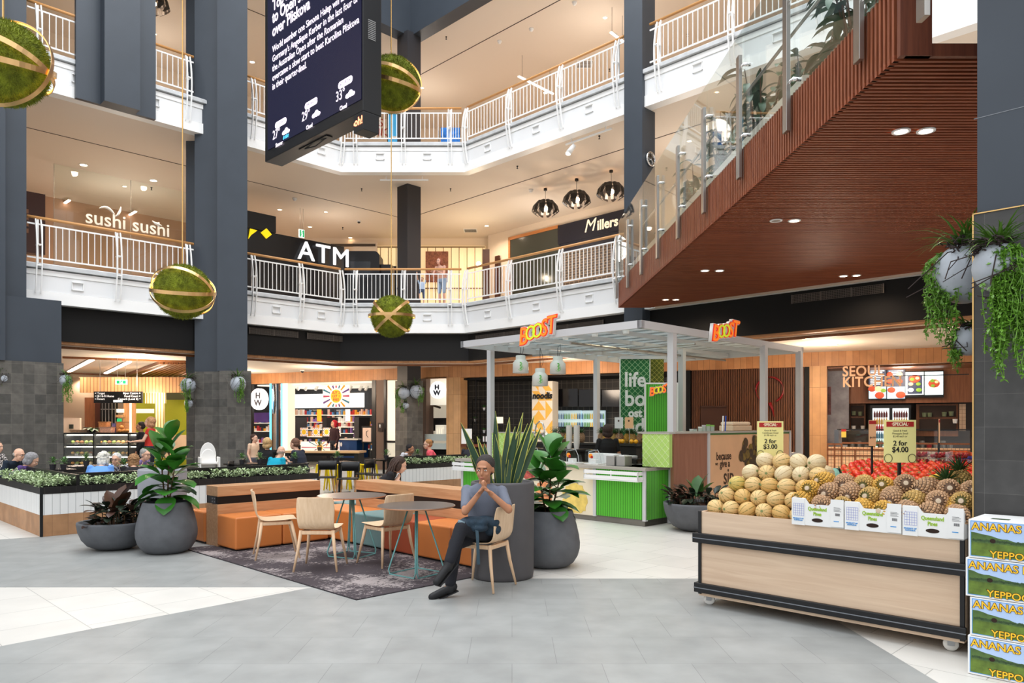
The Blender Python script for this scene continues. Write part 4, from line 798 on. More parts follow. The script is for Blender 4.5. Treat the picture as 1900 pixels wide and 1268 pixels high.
text('SEOUL', .37, (al_[0], -.12, Z(S, 1590, -.1, 690)), LT, t, bold=.008, align='LEFT', ext=.02, sx=.86, sp=1.06); text('KITCHEN', .37, (al_[0], -.12, Z(S, 1590, -.1, 710)), LT, t, bold=.008, align='LEFT', ext=.02, sx=.86, sp=1.06)
MB().box(sa(1560), sa(1797), -.09, -.07, Z(S, 1600, -.1, 700.5), Z(S, 1600, -.1, 699)).build('hanging_rail', DARKMETAL, t)
for k, (x0_, x1_, y0_, y1_, c) in enumerate(((1612, 1644, 686, 740, (60, 66, 84)), (1646, 1679, 686, 740, (60, 62, 80)), (1680, 1714, 691, 733, (228, 240, 246)), (1716, 1750, 690, 733, (222, 242, 248)))):
    t = root(S, 'menu_screen', ('leftmost menu screen, dark with small food pictures', 'second menu screen from the left, dark with pale lower half', 'third menu screen showing a boxed meal on white', 'rightmost menu screen showing one round dish')[k], 'screen', 'menu screens over the kitchen counter')
    srect(t, 'bezel', 1.5, x0_-1, x1_+1, y0_-2, y1_+2 if k < 2 else 738, DARKMETAL, .05); srect(t, 'display', 1.48, x0_, x1_, y0_, y1_, M('menu%d' % k, c, .4, em=.9), .02)
    if k < 2:
        srect(t, 'pale_half', 1.47, x0_, x1_, 718, y1_, M('menu_pale', (190, 220, 236), .4, em=.9), .02); mb = MB()
        for j in range(9):
            if k and j > 3: break
            a0, a1, z0, z1 = frect(S, 1.47, x0_+3, x1_-3-(j % 3)*4, 688+j*3.1, 689.4+j*3.1); mb.box(a0, a1, 1.465, 1.47, z0, z1)
        mb.build('menu_lines', LITW, t)
    F1, F2, F3 = M('food_red', (196, 80, 50), .5, em=.5), M('food_green', (130, 170, 60), .5, em=.5), M('food_cream', (240, 214, 160), .5, em=.6)
    spots = {0: [(1618, 722, .1, F1), (1630, 722, .1, F3), (1639, 725, .07, F2), (1632, 734, .12, F1)], 1: [(1651, 695, .08, F1), (1669, 695, .08, F3), (1651, 708, .08, F1), (1669, 708, .08, F1), (1654, 724, .1, F1), (1671, 733, .12, F1)], 2: [(1697, 703, .14, F1), (1693, 704, .06, F2), (1702, 702, .05, F3), (1690, 713, .06, F3), (1704, 713, .06, F2), (1690, 724, .07, LITW), (1705, 724, .07, F2)], 3: [(1733, 712, .19, LITW), (1733, 712, .15, F1), (1730, 707, .06, F2), (1738, 709, .05, F3), (1731, 716, .05, F2)]}[k]
    if k == 2: srect(t, 'meal_box', 1.468, 1684, 1711, 698, 731, M('menu0'), .01)
    for i, (px, py, rr, m_) in enumerate(spots): a, z = A(S, px, 1.45), Z(S, px, 1.45, py); MB().ell((a, 1.46-.004*i, z), (rr, .01, rr*.8), 12, 8).build('food_picture', m_, t)
t = root(S, 'kitchen_counter', 'timber-framed kitchen counter faced with pale gridded panels and a glass food guard', 'counter')
GRID = tiles('shoji_grid', (240, 200, 158), (246, 208, 168), (80, 50, 36), .085, .085, .004, 0, ms=2, mott=.04); srect(t, 'grid_panel', -.6, 1534, 1800, 831, 878, GRID, .06)
for px in (1534, 1547, 1560, 1585, 1640, 1700, 1760): srect(t, 'frame_post', -.63, px, px+3, 824 if px < 1562 else 836, 900, WB, .06)
srect(t, 'frame_rail', -.63, 1534, 1562, 823, 826, WB, .06); srect(t, 'frame_rail', -.63, 1534, 1800, 834, 837, WB, .06); srect(t, 'frame_rail', -.63, 1562, 1800, 822, 825, WB, .3); srect(t, 'frame_rail', -.63, 1534, 1800, 846, 848, WB, .06)
srect(t, 'glass_guard', -.55, 1560, 1800, 798, 834, CLEAR, .02); srect(t, 'guard_rail', -.56, 1553, 1800, 796.5, 799, DARKMETAL, .04); srect(t, 'dark_well', -.4, 1562, 1618, 800, 834, M('well_dark', (34, 28, 26), .5), .3); srect(t, 'grey_panel', -.6, 1548, 1556, 798, 824, M('blue_grey_panel', (84, 94, 108), .4), .04)
for i in range(16): px = 1568+i*13; a, z = A(S, px, -.42), Z(S, px, -.42, 833); MB().lathe([(.05, 0), (.06, .1+.05*(i % 3))], 10, (a, -.42, z)).build('food_tub', PC[(i*3) % 7] if i % 4 == 0 else STEEL, t)
t = root(S, 'small_price_card', 'small red and yellow card standing in the dark food cabinet', 'sign'); srect(t, 'card', -.65, 1561, 1570, 798, 812, M('card_yellow', (230, 200, 90), .5), .01); srect(t, 'header', -.66, 1561, 1570, 797, 801, M('card_red', (180, 40, 36), .5), .01)
lamp('POINT', (10.5, 20, 2.9), 40, (1, .85, .68), .3, name='kitchen_glow')

# ============================================================ CAFE AREA, far left
Yc = 22.5
def cx(px, y=Yc): return (px-950)/1382*y
def cz(py, y=Yc): return 1.6-(py-788)*y/1382
r = thing('cake_cabinet', 'long glass-fronted cake and sandwich display cabinet with lit shelves behind the diners', 'display cabinet', (cx(118), Yc, 0)); L_ = cx(240)-cx(110)
MB().box(-.2, L_, .1, .9, 0, .25).box(-.2, L_, 0, .95, cz(806), cz(803.5)).build('carcass', DARKMETAL, r); box(-.2, L_, .88, .9, .25, cz(806)).build('mirror_back', M('cab_back', (120, 112, 96), .3), r)
for px in (118, 173.5, 238): box(cx(px)-cx(118)-.02, cx(px)-cx(118)+.02, 0, .9, .2, cz(806)).build('upright', DARKMETAL, r)
for i, py in enumerate((824, 845, 864)):
    box(-.2, L_, .1, .85, cz(py)-.02, cz(py)).build('shelf', M('shelf_glass', (170, 168, 150), .2), r); box(-.2, L_, .12, .15, cz(py-16 if i else 807)-.03, cz(py-16 if i else 807)).build('shelf_light', M('shelf_tube', (255, 244, 220), .5, em=6), r)
box(-.2, L_, 0, .01, .25, cz(806)).build('front_glass', CLEAR, r); lamp('AREA', (L_/2, .35, 1.25), 14, (1, .93, .8), L_, size_y=.3, parent=r)
PA = [M('pastry%d' % i, c, .6) for i, c in enumerate(((226, 178, 108), (214, 150, 80), (240, 220, 180), (150, 96, 56), (150, 170, 90)))]; rnd = random.Random(11)
for i, py in enumerate((824, 845, 864)):
    for k in range(15):
        x = -.1+k*(L_/15); o = MB().ell((x, .4, cz(py)+.05), (.055, .07, .045), 10, 6).build('pastry', PA[rnd.randrange(5)], r, True)
        if k % 2: c = o.copy(); C.objects.link(c); c.location = (.03, .22, .0)
    for k in range(5): box(-.1+k*.42, -.0+k*.42, .02, .03, cz(py)-.02, cz(py)+.05).build('price_tag', WHITE, r)
for px0, px1, h, m_, nm, l in ((176, 192, .33, (196, 140, 90), 'wicker_basket', 'woven basket standing on the cake cabinet, left one'), (209, 226, .33, (190, 120, 70), 'wicker_basket', 'woven basket standing on the cake cabinet, right one'), (118, 150, .08, (226, 190, 160), 'food_tray', 'low tray at the left end of the cake cabinet top'), (184, 206, .17, (236, 190, 170), 'cake_box', 'pink cake box in front of the baskets on the cabinet'), (197, 204, .28, (120, 120, 190), 'paper_bag', 'small mauve paper bag on the cake cabinet')):
    t = thing(nm, l, nm.split('_')[-1], (cx((px0+px1)/2), Yc+.3 if nm == 'wicker_basket' else Yc+.12 if 'box' in nm else Yc+.45, cz(803.5))); w = (px1-px0)/2*Yc/1382
    MB().box(-w, w, -.12, .12, 0, h).build('body', M(nm+'_m', m_, .7, noise=.2, ns=30), t, bevel=.02); MB().box(-w*1.04, w*1.04, -.125, .125, h-.03, h+.01).build('rim', M(nm+'_r', tuple(int(c*.85) for c in m_), .7), t)
for px in (220, 227, 233, 222): o = MB().ell((0, 0, .06), (.07, .07, .06), 10, 6).build('bread_roll', PA[1], None, True, loc=(cx(px), Yc+.08 if px != 222 else Yc+.1, cz(803.5)+(.11 if px == 222 else 0))); tag(o, 'golden bread roll heaped at the right end of the cake cabinet top', 'bread roll', 'bread rolls on the cabinet')
t = thing('potted_plant', 'broad-leaved potted plant on top of the cake cabinet', 'plant', (cx(155), Yc+.5, cz(803.5))); MB().lathe([(.08, 0), (.1, .1)], 12).build('pot', DARKMETAL, t); mb = MB()
for k in range(12): big_leaf(mb, (0, 0, .1), k*2.4, .3+.08*(k % 5), .34, .12, .9)
mb.build('foliage', leafmat('cabinet_leaf', (70, 110, 60)), t, True)
def crect(nm, Y, x0_, x1_, y0_, y1_, mat, r, th=.1): return box(cx(x0_, Y), cx(x1_, Y), Y, Y+th, cz(y1_, Y), cz(y0_, Y)).build(nm, mat, r)
r = thing('cafe_back_shops', 'row of far shops behind the cafe with lime walls, timber slats and dark doors', 'shopfront')
LIME = M('lime_wall', (168, 176, 40), .6); VS = tiles('pale_slats', (214, 160, 104), (226, 176, 122), (150, 100, 60), .12, 8, .012, 0, ms=2)
crect('slat_bulkhead', 26, 148, 345, 700, 729, VS, r); crect('lime_wall', 29, 236, 345, 700, 870, LIME, r); crect('door_panel', 27.5, 157, 175, 738, 850, WB, r); crect('door_panel', 27.2, 176, 190, 735, 850, M('dark_walnut'), r); crect('dark_opening', 27, 186, 216, 745, 850, BLACK, r)
for px in (189, 195, 201, 207, 213): crect('shutter_bar', 26.8, px, px+1.2, 748, 850, STEEL, r, .03)
crect('shutter_bar', 26.8, 187, 214, 759, 760.5, STEEL, r, .03); crect('timber_jamb', 27, 229, 250, 735, 850, OAKV, r); crect('timber_strip', 26.9, 240, 244, 735, 850, LITC, r, .02); crect('shelf', 26.9, 214, 230, 770, 775, OAKV, r); crect('menu_lightbox', 26.8, 216, 229, 759, 766, LITC, r, .05); crect('menu_lightbox', 27.5, 251, 285, 759, 767, LITC, r, .05)
VS2 = tiles('cream_slats', (226, 208, 160), (236, 218, 172), (150, 130, 70), .1, 8, .02, 0, ms=2); crect('slat_screen', 26.5, 269, 306, 727, 749, VS2, r); crect('slat_screen', 26.5, 288, 304, 749, 810, VS2, r); crect('cream_counter', 26, 118, 148, 776, 850, M('cream_wall'), r); crect('till_screen', 25.9, 128, 135, 788, 796, M('dark_window'), r, .05); crect('dark_gap', 28.5, 307, 345, 726, 742, M('olive_dark', (70, 76, 40), .6), r)
crect('exit_lightbox', 26.8, 217, 225, 777, 783, M('exit_green'), r, .03); crect('servery', 27, 250, 345, 808, 850, M('servery', (206, 180, 150), .6), r, .6)
lamp('POINT', (-12.5, 26, 2.6), 70, (1, .85, .66), .3, name='cafe_glow')
r = thing('direction_sign', 'black hanging direction sign with white arrows and shop names', 'sign', (cx(218.5, 22), 22, cz(737.5, 22))); w = (cx(263, 22)-cx(174, 22))/2; h = .17
box(-w, w, 0, .08, -h, h).build('panel', M('sign_black', (20, 20, 22), .4), r); LW_ = M('sign_letter', (240, 240, 240), .5, em=.6)
for i, (l_, q_) in enumerate((('< Target', 'Myer Centre >'), ('< JB Hi-Fi Home', 'Food Court >'), ('< Kmart', 'Carpark (Level B) ^'))): text(l_, .085, (-w+.03, -.004, .115-.085*i), LW_, r, ext=.001, bold=.001, align='LEFT'); text(q_, .085, (w-.03, -.004, .115-.085*i), LW_, r, ext=.001, bold=.001, align='RIGHT')
box(-.13, .14, -.005, 0, -.15, -.08).build('white_plate', LW_, r)
for x in (-.55, .55): MB().tube([(x, .04, h), (x, .04, 3.56-cz(737.5, 22))], .008, 6).build('rod', STEEL, r)
mb = MB()                                          # walnut slats set in the cafe ceiling
for k in range(11):
    p, q = at(300+k*9, 673.5, 3.5), at(233+k*10.2, 698, 3.5); d = Vector((q[0]-p[0], q[1]-p[1])).normalized(); s_ = Vector((-d.y, d.x))*.05; P, Q2 = Vector(p[:2]), Vector(q[:2]); mb.prism([tuple(P+s_), tuple(P-s_), tuple(Q2-s_), tuple(Q2+s_)], 3.46, 3.56)
struct('ceiling_slats', mb, wood('walnut_trim', (110, 66, 36), (140, 88, 50)))
mb = MB()
for (xa, ya, xb, yb) in ((118, 663, 345, 671), (118, 692, 345, 702)):
    p, q = at(xa, ya, 3.54), at(xb, yb, 3.54); mb.prism([(p[0], p[1]-.06), (q[0], q[1]-.06), (q[0], q[1]+.06), (p[0], p[1]+.06)], 3.5, 3.56)
struct('trim_9', mb, wood('walnut_trim', (110, 66, 36), (140, 88, 50)))
# ============================================================ CAFE PLANTER WALLS
WOODB = tiles('planter_oak', (166, 122, 84), (180, 136, 98), (128, 92, 62), .2, .62, .002, .5, ms=5, mott=.18)
WTILE = tiles('white_planks', (232, 232, 230), (238, 238, 236), (150, 150, 150), .1, 2, .0025, 0, mott=.02, rough=.3)
BTILE = tiles('black_planks', (28, 26, 26), (34, 31, 30), (70, 64, 60), .2, 2, .002, 0, mott=.05, rough=.35)
HEDGE = M('hedge_leaf', (176, 194, 150), .5, noise=.3, ns=14)
def hedge(mb, a0, a1, b0, b1, z, seed, n=130, h=.14):
    rnd = random.Random(seed); N = int((a1-a0)*n)
    for i in range(N):
        a, b = a0+(a1-a0)*rnd.random(), rnd.uniform(b0, b1); zt = z+rnd.uniform(.02, h)
        for k in range(7):
            az = rnd.uniform(0, 6.28); el = rnd.uniform(-.1, 1.3); d = Vector((cos(az)*cos(el), sin(az)*cos(el), sin(el))); mb.leaf((a, b, zt), d, Vector((-cos(az)*sin(el), -sin(az)*sin(el), cos(el))), rnd.uniform(.04, .06), .026, .5, .12, 3, [.2, 1, .8, .05])
def planter_wall(F, a0, a1, b, label, seed, ends=(0, 0), dep=.45):
    r = root(F, 'planter_wall', label, 'planter', 'low planter walls around the cafe')
    box(a0, a1, b, b+dep, 0, .306).build('timber_base', WOODB, r); box(a0, a1, b, b+dep, .306, .604).build('white_panel', WTILE, r)
    mb = MB().box(a0, a1, b-.004, b+.02, .604, .704).box(a0, a1, b+dep-.02, b+dep, .604, .704).box(a0, a0+.02, b, b+dep, .604, .704).box(a1-.02, a1, b, b+dep, .604, .704).box(a0+.02, a1-.02, b+.02, b+dep-.02, .6, .66); mb.build('black_trough', BTILE, r)
    box(a0+ends[0], a1, b+dep, b+dep+.045, .0, .862).build('back_panel', M('trough_black', (22, 20, 20), .35), r)
    for k, a in enumerate((a0, a1)):
        if ends[1] or k == 0: box(a-.012, a+.012, b-.012, b+.012, 0, .7).build('corner_trim', DARKMETAL, r)
    mb = MB(); hedge(mb, a0+.03, a1-.03, b+.0, b+dep-.05, .68, seed); q = mb.build('foliage', HEDGE, r); q['kind'] = 'stuff'
    return r
planter_wall(FR, -15.2, -12.222, 2.75, 'left arm of the low planter wall, white planks over oak, running off the left edge', 1, (0, 1))
planter_wall(FL, 2.76, 7.16, 12.21, 'long low planter wall behind the egg-shaped pot and orange bench, white planks over oak', 2, (.45, 1))
planter_wall(FL, 9.93, 12.3, 13.43, 'short low planter wall behind the long-haired woman, ending at the green kiosk', 3, (0, 1))

# ============================================================ BENCH SEATING
LEATHER = {k: M('leather_'+k, c, .42, noise=.05, ns=3) for k, c in (('orange', (212, 126, 64)), ('teal', (116, 150, 150)), ('red', (168, 78, 48)), ('pink', (226, 150, 116)))}
def cube(F, a0, a1, b0, b1, col, label):
    t = thing('seat_cube', label, 'pouffe', world(F, (a0+a1)/2, (b0+b1)/2, 0), F[2], 'leather seat cubes'); w, d = (a1-a0)/2-.003, (b1-b0)/2-.003
    box(-w, w, -d, d, .025, .43).build('upholstery', LEATHER[col], t, bevel=.022, seg=3, smooth=False); box(-w+.04, w-.04, -d+.04, d-.04, 0, .03).build('plinth', DARKMETAL, t)
cube(FL, 4.14, 4.78, 9.03, 9.575, 'orange', 'orange leather seat cube at the near left end of the left bench')
cube(FL, 4.785, 5.47, 9.03, 9.575, 'orange', 'orange leather seat cube between the end cube and the bench corner')
cube(FL, 4.12, 4.76, 9.935, 10.45, 'orange', 'orange leather seat cube on the far side of the left bench, beside the pot')
cube(FL, 4.765, 5.4, 9.935, 10.45, 'orange', 'orange leather seat cube hidden behind the left bench back')
cube(FR, -9.58, -8.52, 5.5, 6.045, 'orange', 'wide orange leather corner seat where the two benches meet')
cube(FR, -9.95, -9.47, 6.06, 6.55, 'teal', 'teal leather seat cube glimpsed behind the bench corner')
cube(FR, -10.62, -9.97, 6.06, 6.55, 'pink', 'salmon leather seat cube glimpsed at the far side of the bench corner')
cube(FR, -8.515, -7.81, 5.5, 6.045, 'teal', 'teal leather seat cube behind the two round tables')
cube(FR, -7.805, -7.18, 5.5, 6.045, 'red', 'rust red leather seat cube behind the nearer round table')
cube(FR, -7.175, -6.5, 5.5, 6.045, 'orange', 'orange leather seat cube right of the rust red one')
cube(FR, -6.495, -6.03, 5.5, 6.045, 'orange', 'orange leather seat cube at the right end, behind the seated man')
cube(FR, -9.45, -8.8, 6.41, 6.95, 'red', 'seat cube behind the right bench under the long-haired woman')
def bench(F, a0, a1, b0, b1, label, gap=None):
    r = root(F, 'bench_back', label, 'bench', 'timber bench backs')
    box(a0, a1, b0, b1, 0, .555).build('lower_timber', BENCHW, r, bevel=.004); box(a0+.004, a1-.004, b0+.006, b1-.006, .555, .655).build('black_band', M('band_black', (24, 21, 20), .3), r); box(a0, a1, b0, b1, .655, .79).build('top_timber', BENCHW, r, bevel=.006); return r
r = bench(FL, 4.15, 5.66, 9.58, 9.93, 'timber bench back with black band and power sockets at its left end')
mb = MB().box(4.143, 4.154, 9.62, 9.76, .56, .65); q = mb.build('socket_plate', M('socket_plate', (40, 40, 42), .4), r)
mb = MB()
for y in (9.655, 9.72):
    for z in (.585, .625): mb.ell((4.142, y, z), (.004, .014, .012), 10, 6)
mb.build('socket', M('socket_grey', (120, 120, 124), .4), q)
bench(FR, -9.26, -6.35, 6.05, 6.4, 'long timber bench back running right behind the seated man')

# ============================================================ ROUND TABLES AND PLY CHAIRS
def rtable(x, y, label, rz):
    t = thing('round_table', label, 'table', (x, y, 0), rz, 'round cafe tables'); R_ = .412
    MB().lathe([(.02, .722), (R_-.012, .722), (R_, .729), (R_, .737), (R_-.004, .74), (.02, .74)], 48).build('tabletop', M('table_slate', (92, 84, 80), .3), t)
    MB().lathe([(R_-.012, .7205), (R_+.0015, .7285), (R_+.0015, .736), (R_-.002, .736)], 48, cap=False).build('ply_edge', M('ply_edge', (196, 140, 104), .5), t)
    TL = M('teal_wire', (112, 168, 166), .35, .1)
    for k in range(4):
        p, q = Vector((.3*cos(k*pi/2), .3*sin(k*pi/2), .012)), Vector((.3*cos((k+1)*pi/2), .3*sin((k+1)*pi/2), .012)); tp, tq = p*.3, q*.3
        tp.z = tq.z = .72; m = (p+q)/2; off = (m-p).normalized()*.012; inn = -m.normalized()*.01; inn.z = 0
        pts = [tp+off, p+off+Vector((0, 0, .05))+inn*0, p+off*2.5+Vector((0, 0, .0)), q-off*2.5, q-off+Vector((0, 0, .05)), tq-off]
        MB().tube(pts, .008, 8).build('wire_leg', TL, t, True)
    MB().lathe([(.12, .712), (.12, .722)], 20).build('fixing_plate', TL, t)
    return t
rtable(-1.95, 9.07, 'round slate-topped table with teal wire legs, farther left of the two', .35)
rtable(-1.02, 7.95, 'round slate-topped table with teal wire legs, nearer right of the two', .12)
def plychair(x, y, ang, label, proto=[None]):
    loc = (x, y, .008); rz = radians(ang)
    if proto[0]: return dup(proto[0], loc, rz, label)
    t = thing('ply_chair', label, 'chair', loc, rz, 'beech ply cafe chairs'); W = wood('beech_solid', (224, 186, 148), (236, 202, 166), 'z', 1, .4)
    # local +x is the way the chair faces: one bent shell, seat then back
    prof = [(.23, .452), (.2, .462), (.1, .455), (-.05, .446), (-.15, .448), (-.2, .468), (-.232, .52), (-.25, .6), (-.268, .7), (-.285, .79), (-.292, .81)]
    hw = [.19, .212, .218, .212, .2, .195, .2, .208, .212, .2, .19]; vs = []; nu = 8
    for (px, pz), w in zip(prof, hw):
        for k in range(nu+1):
            s_ = -1+2*k/nu; back = max(0, min(1, (pz-.5)/.2)); vs.append((px+.03*s_*s_*back, s_*w, pz+.008*s_*s_*(1-back)))
    n = len(prof); fs = [(i*(nu+1)+k, i*(nu+1)+k+1, (i+1)*(nu+1)+k+1, (i+1)*(nu+1)+k) for i in range(n-1) for k in range(nu)]
    o = MB().add(vs, fs).build('seat_shell', PLY, t, True); m = o.modifiers.new('thickness', 'SOLIDIFY'); m.thickness = .012; m.offset = 0; s2 = o.modifiers.new('smooth', 'SUBSURF'); s2.levels = s2.render_levels = 1
    MB().box(.12, .17, -.17, .17, .4, .44).box(-.19, -.15, -.17, .17, .395, .435).box(-.18, .16, -.185, -.155, .398, .436).box(-.18, .16, .155, .185, .398, .436).build('seat_frame', W, t, bevel=.006)
    for sx, sy in ((1, 1), (1, -1), (-1, 1), (-1, -1)): MB().tube([(sx*.25-.0, sy*.235, 0), (sx*.2, sy*.195, .25), (sx*.165-.01, sy*.172, .44)], [.011, .017, .02], 10).build('leg', W, t, True)
    proto[0] = t; return t
plychair(-2.85, 9.0, 22, 'pale ply chair seen side-on before the orange bench, leftmost of the four')
plychair(-2.12, 8.27, 90, 'pale ply chair with its back to the viewer, nearest the rug edge')
plychair(-1.44, 8.55, 135, 'pale ply chair angled between the two round tables')
plychair(-.29, 7.32, 153, 'pale ply chair occupied by the seated man in dark trousers')

# ============================================================ CAFE TABLES AND CHAIRS BEHIND THE PLANTERS
BC = M('chair_black', (24, 23, 24), .45)
def bchair(x, y, rz, label, proto=[None]):
    if proto[0]: return dup(proto[0], (x, y, 0), rz, label)
    t = thing('cafe_chair', label, 'chair', (x, y, 0), rz, 'black cafe chairs')
    box(-.2, .2, -.2, .2, .44, .465).build('seat', BC, t, bevel=.01); mb = MB(); n = 8
    vs = [(.21*sin(-.9+1.8*k/n)*1.05, .22-.06*(1-cos(-.9+1.8*k/n))*-1, z) for z in (.62, .8) for k in range(n+1)]
    vs = [(.2*(-1+2*k/n), .2-.09*(1-abs(-1+2*k/n)**2)*-.4, z) for z in (.6, .8) for k in range(n+1)]
    mb.add(vs, [(k, k+1, n+2+k, n+1+k) for k in range(n)]); o = mb.build('backrest', BC, t, True); m = o.modifiers.new('thickness', 'SOLIDIFY'); m.thickness = .02
    for sx in (-1, 1): MB().tube([(sx*.19, .18, .45), (sx*.185, .21, .72)], .014, 6).build('back_post', BC, t)
    for sx, sy in ((1, 1), (1, -1), (-1, 1), (-1, -1)): MB().tube([(sx*.22, sy*.22, 0), (sx*.17, sy*.17, .45)], [.013, .018], 8).build('leg', wood('chair_leg_oak', (170, 120, 76), (190, 140, 94), 'z'), t)
    proto[0] = t; return t
def ctable(x, y, label, w=.35, h=.74, proto=[None]):
    if proto[0] and w == .35: return dup(proto[0], (x, y, 0), None, label)
    t = thing('cafe_table', label, 'table', (x, y, 0), Q, 'black cafe tables')
    box(-w, w, -.35, .35, h-.03, h).build('tabletop', M('black_top', (34, 32, 32), .25), t); MB().tube([(0, 0, .03), (0, 0, h-.03)], .03, 10).build('pedestal', BC, t)
    MB().box(-.28, .28, -.03, .03, 0, .035).box(-.03, .03, -.28, .28, 0, .035).build('cross_foot', BC, t)
    if w == .35: proto[0] = t
    return t
def sprig(x, y, z, label, proto=[None]):
    if proto[0]: return dup(proto[0], (x, y, z), random.uniform(0, 6), label)
    t = thing('table_plant', label, 'potted plant', (x, y, z), 0, 'small potted plants on the cafe tables'); MB().lathe([(.045, 0), (.06, .09)], 14).build('pot', M('dark_pot', (50, 50, 54), .5), t)
    mb = MB(); rnd = random.Random(4)
    for i in range(70):
        az, el = rnd.uniform(0, 6.28), rnd.uniform(-.1, 1.5); q = rnd.uniform(.02, .1); d = Vector((cos(az)*cos(el), sin(az)*cos(el), sin(el))); mb.leaf(d*q+Vector((0, 0, .11)), d, Vector((-d.x, -d.y, 1)), .06, .026, .5, .1, 3, [.2, 1, .8, .05])
    mb.build('foliage', leafmat('sprig_leaf', (98, 138, 78)), t); proto[0] = t; return t
for i, (px, D, l) in enumerate(((95, 14.3, 'behind the grey-haired woman'), (222, 13.45, 'between the diners in front of the cake cabinet'), (160, 15.6, 'nearest the cake cabinet'), (456, 16.4, 'left of the blonde woman'), (532, 16.6, 'in front of the man in turquoise'), (630, 17.2, 'right of centre before the sun posters'), (712, 18.5, 'left of the middle pillar'), (768, 18.65, 'before the woman in pink'))):
    ctable((px-950)/1382*D, D, 'black square cafe table '+l)
for px, py, D, l in ((98, 860, 14.3, 'leafy sprig in a dark pot, left one of the pair on the left table'), (118, 862, 14.35, 'leafy sprig in a dark pot, right one of the pair on the left table'), (160, 868, 15.6, 'leafy sprig low beside the woman in light blue'), (229, 862, 13.5, 'leafy sprig behind the white-haired diners'),
                     (449, 862, 16.2, 'leafy sprig left of the man in turquoise'), (482, 850, 16.4, 'leafy sprig in front of the blonde woman in black'), (547, 854, 16.7, 'leafy sprig right of the man in turquoise'), (593, 840, 19, 'leafy sprig on the high table, left one'), (626, 845, 17.2, 'leafy sprig on the high table, right one'),
                     (717, 848, 18.5, 'leafy sprig in front of the cream window'), (775, 838, 18.65, 'leafy sprig between the dark head and the woman in pink')):
    z = .742
    if px in (593,): z = .93
    sprig((px-950)/1382*D, D, z, l)
t = thing('high_table', 'long high timber-topped table with yellow stools behind the planter', 'table', (xw(606, 19), 19, 0), -.1); box(-1.05, .95, -.3, .3, .88, .93).build('tabletop', OAK, t)
for x in (-.95, .85): box(x-.05, x+.05, -.25, .25, 0, .88).build('leg', BC, t)
box(-1, .9, -.02, .02, .8, .88).build('apron', BC, t)
def stool(x, y, label, proto=[None]):
    if proto[0]: return dup(proto[0], (x, y, 0), random.uniform(0, 1), label)
    YM = M('stool_yellow', (246, 214, 30), .4); t = thing('yellow_stool', label, 'stool', (x, y, 0), 0, 'yellow metal stools'); box(-.15, .15, -.15, .15, .6, .63).build('seat', YM, t, bevel=.01)
    for sx, sy in ((1, 1), (1, -1), (-1, 1), (-1, -1)): MB().tube([(sx*.19, sy*.19, 0), (sx*.13, sy*.13, .6)], [.016, .03], 4).build('leg', YM, t)
    proto[0] = t; return t
for i, px in enumerate((601, 618, 636, 660, 684)): stool((px-950)/1382*(18.2+.1*(i % 2)), 18.2+.1*(i % 2), 'yellow metal stool at the high table, %s' % ('leftmost', 'second along', 'third along', 'fourth along', 'rightmost')[i])
for px, D, rz, l in ((605, 16.2, .1, 'left of the small table before the sun poster'), (646, 15.8, .0, 'in front of the yellow stools, back to the viewer'), (676, 17.4, -1.4, 'right of the small table before the sun poster'), (700, 17.0, 1.2, 'beside the planter gap by the long-haired woman'), (762, 19.3, 2.6, 'under the child before the middle pillar'),
                     (446, 16.2, 1.6, 'empty, left of the turquoise shirt'), (505, 17.4, 3.1, 'under the blonde woman'), (552, 17.3, 3.1, 'under the dark-clothed diner'), (520, 15.4, .2, 'under the man in turquoise'), (470, 17.9, 2.2, 'under the boy by the shop'), (799, 18.3, -1.2, 'under the woman in pink'), (866, 19.4, .4, 'under the dark-haired customer at the dark cafe')):
    bchair((px-950)/1382*D, D, rz, 'black cafe chair '+l)
# stacked white high chairs
t = thing('high_chair', 'stack of white plastic high chairs on metal legs in front of the tall pillar', 'high chair', (xw(388, 15.6), 15.6, 0), .5)
HW_ = M('plastic_white', (238, 236, 232), .35)
for k, z in enumerate((.62, .76)):
    mb = MB().box(-.2, .2, -.02, .2, z, z+.05).box(-.2, -.17, -.18, .2, z, z+.16).box(.17, .2, -.18, .2, z, z+.16); q = mb.build('seat_tray', HW_, t, bevel=.015)
    mb = MB().slab([(.16*cos(a)*(1 if abs(cos(a)) > 0 else 1), z+.18+max(0, sin(a))*.28) for a in [pi*j/12 for j in range(13)]]+[(-.14, z), (.14, z)], .16+k*.02, .19+k*.02); mb.build('backrest', HW_, t, bevel=.01)
for sx, sy in ((1, 1), (1, -1), (-1, 1), (-1, -1)): MB().tube([(sx*.26, sy*.27, 0), (sx*.17, sy*.15, .72)], .014, 8).build('leg', STEEL, t, True)
box(-.2, .2, -.12, .16, .3, .56).build('timber_crate', wood('crate_oak', (160, 100, 56), (180, 120, 72), 'x'), t)

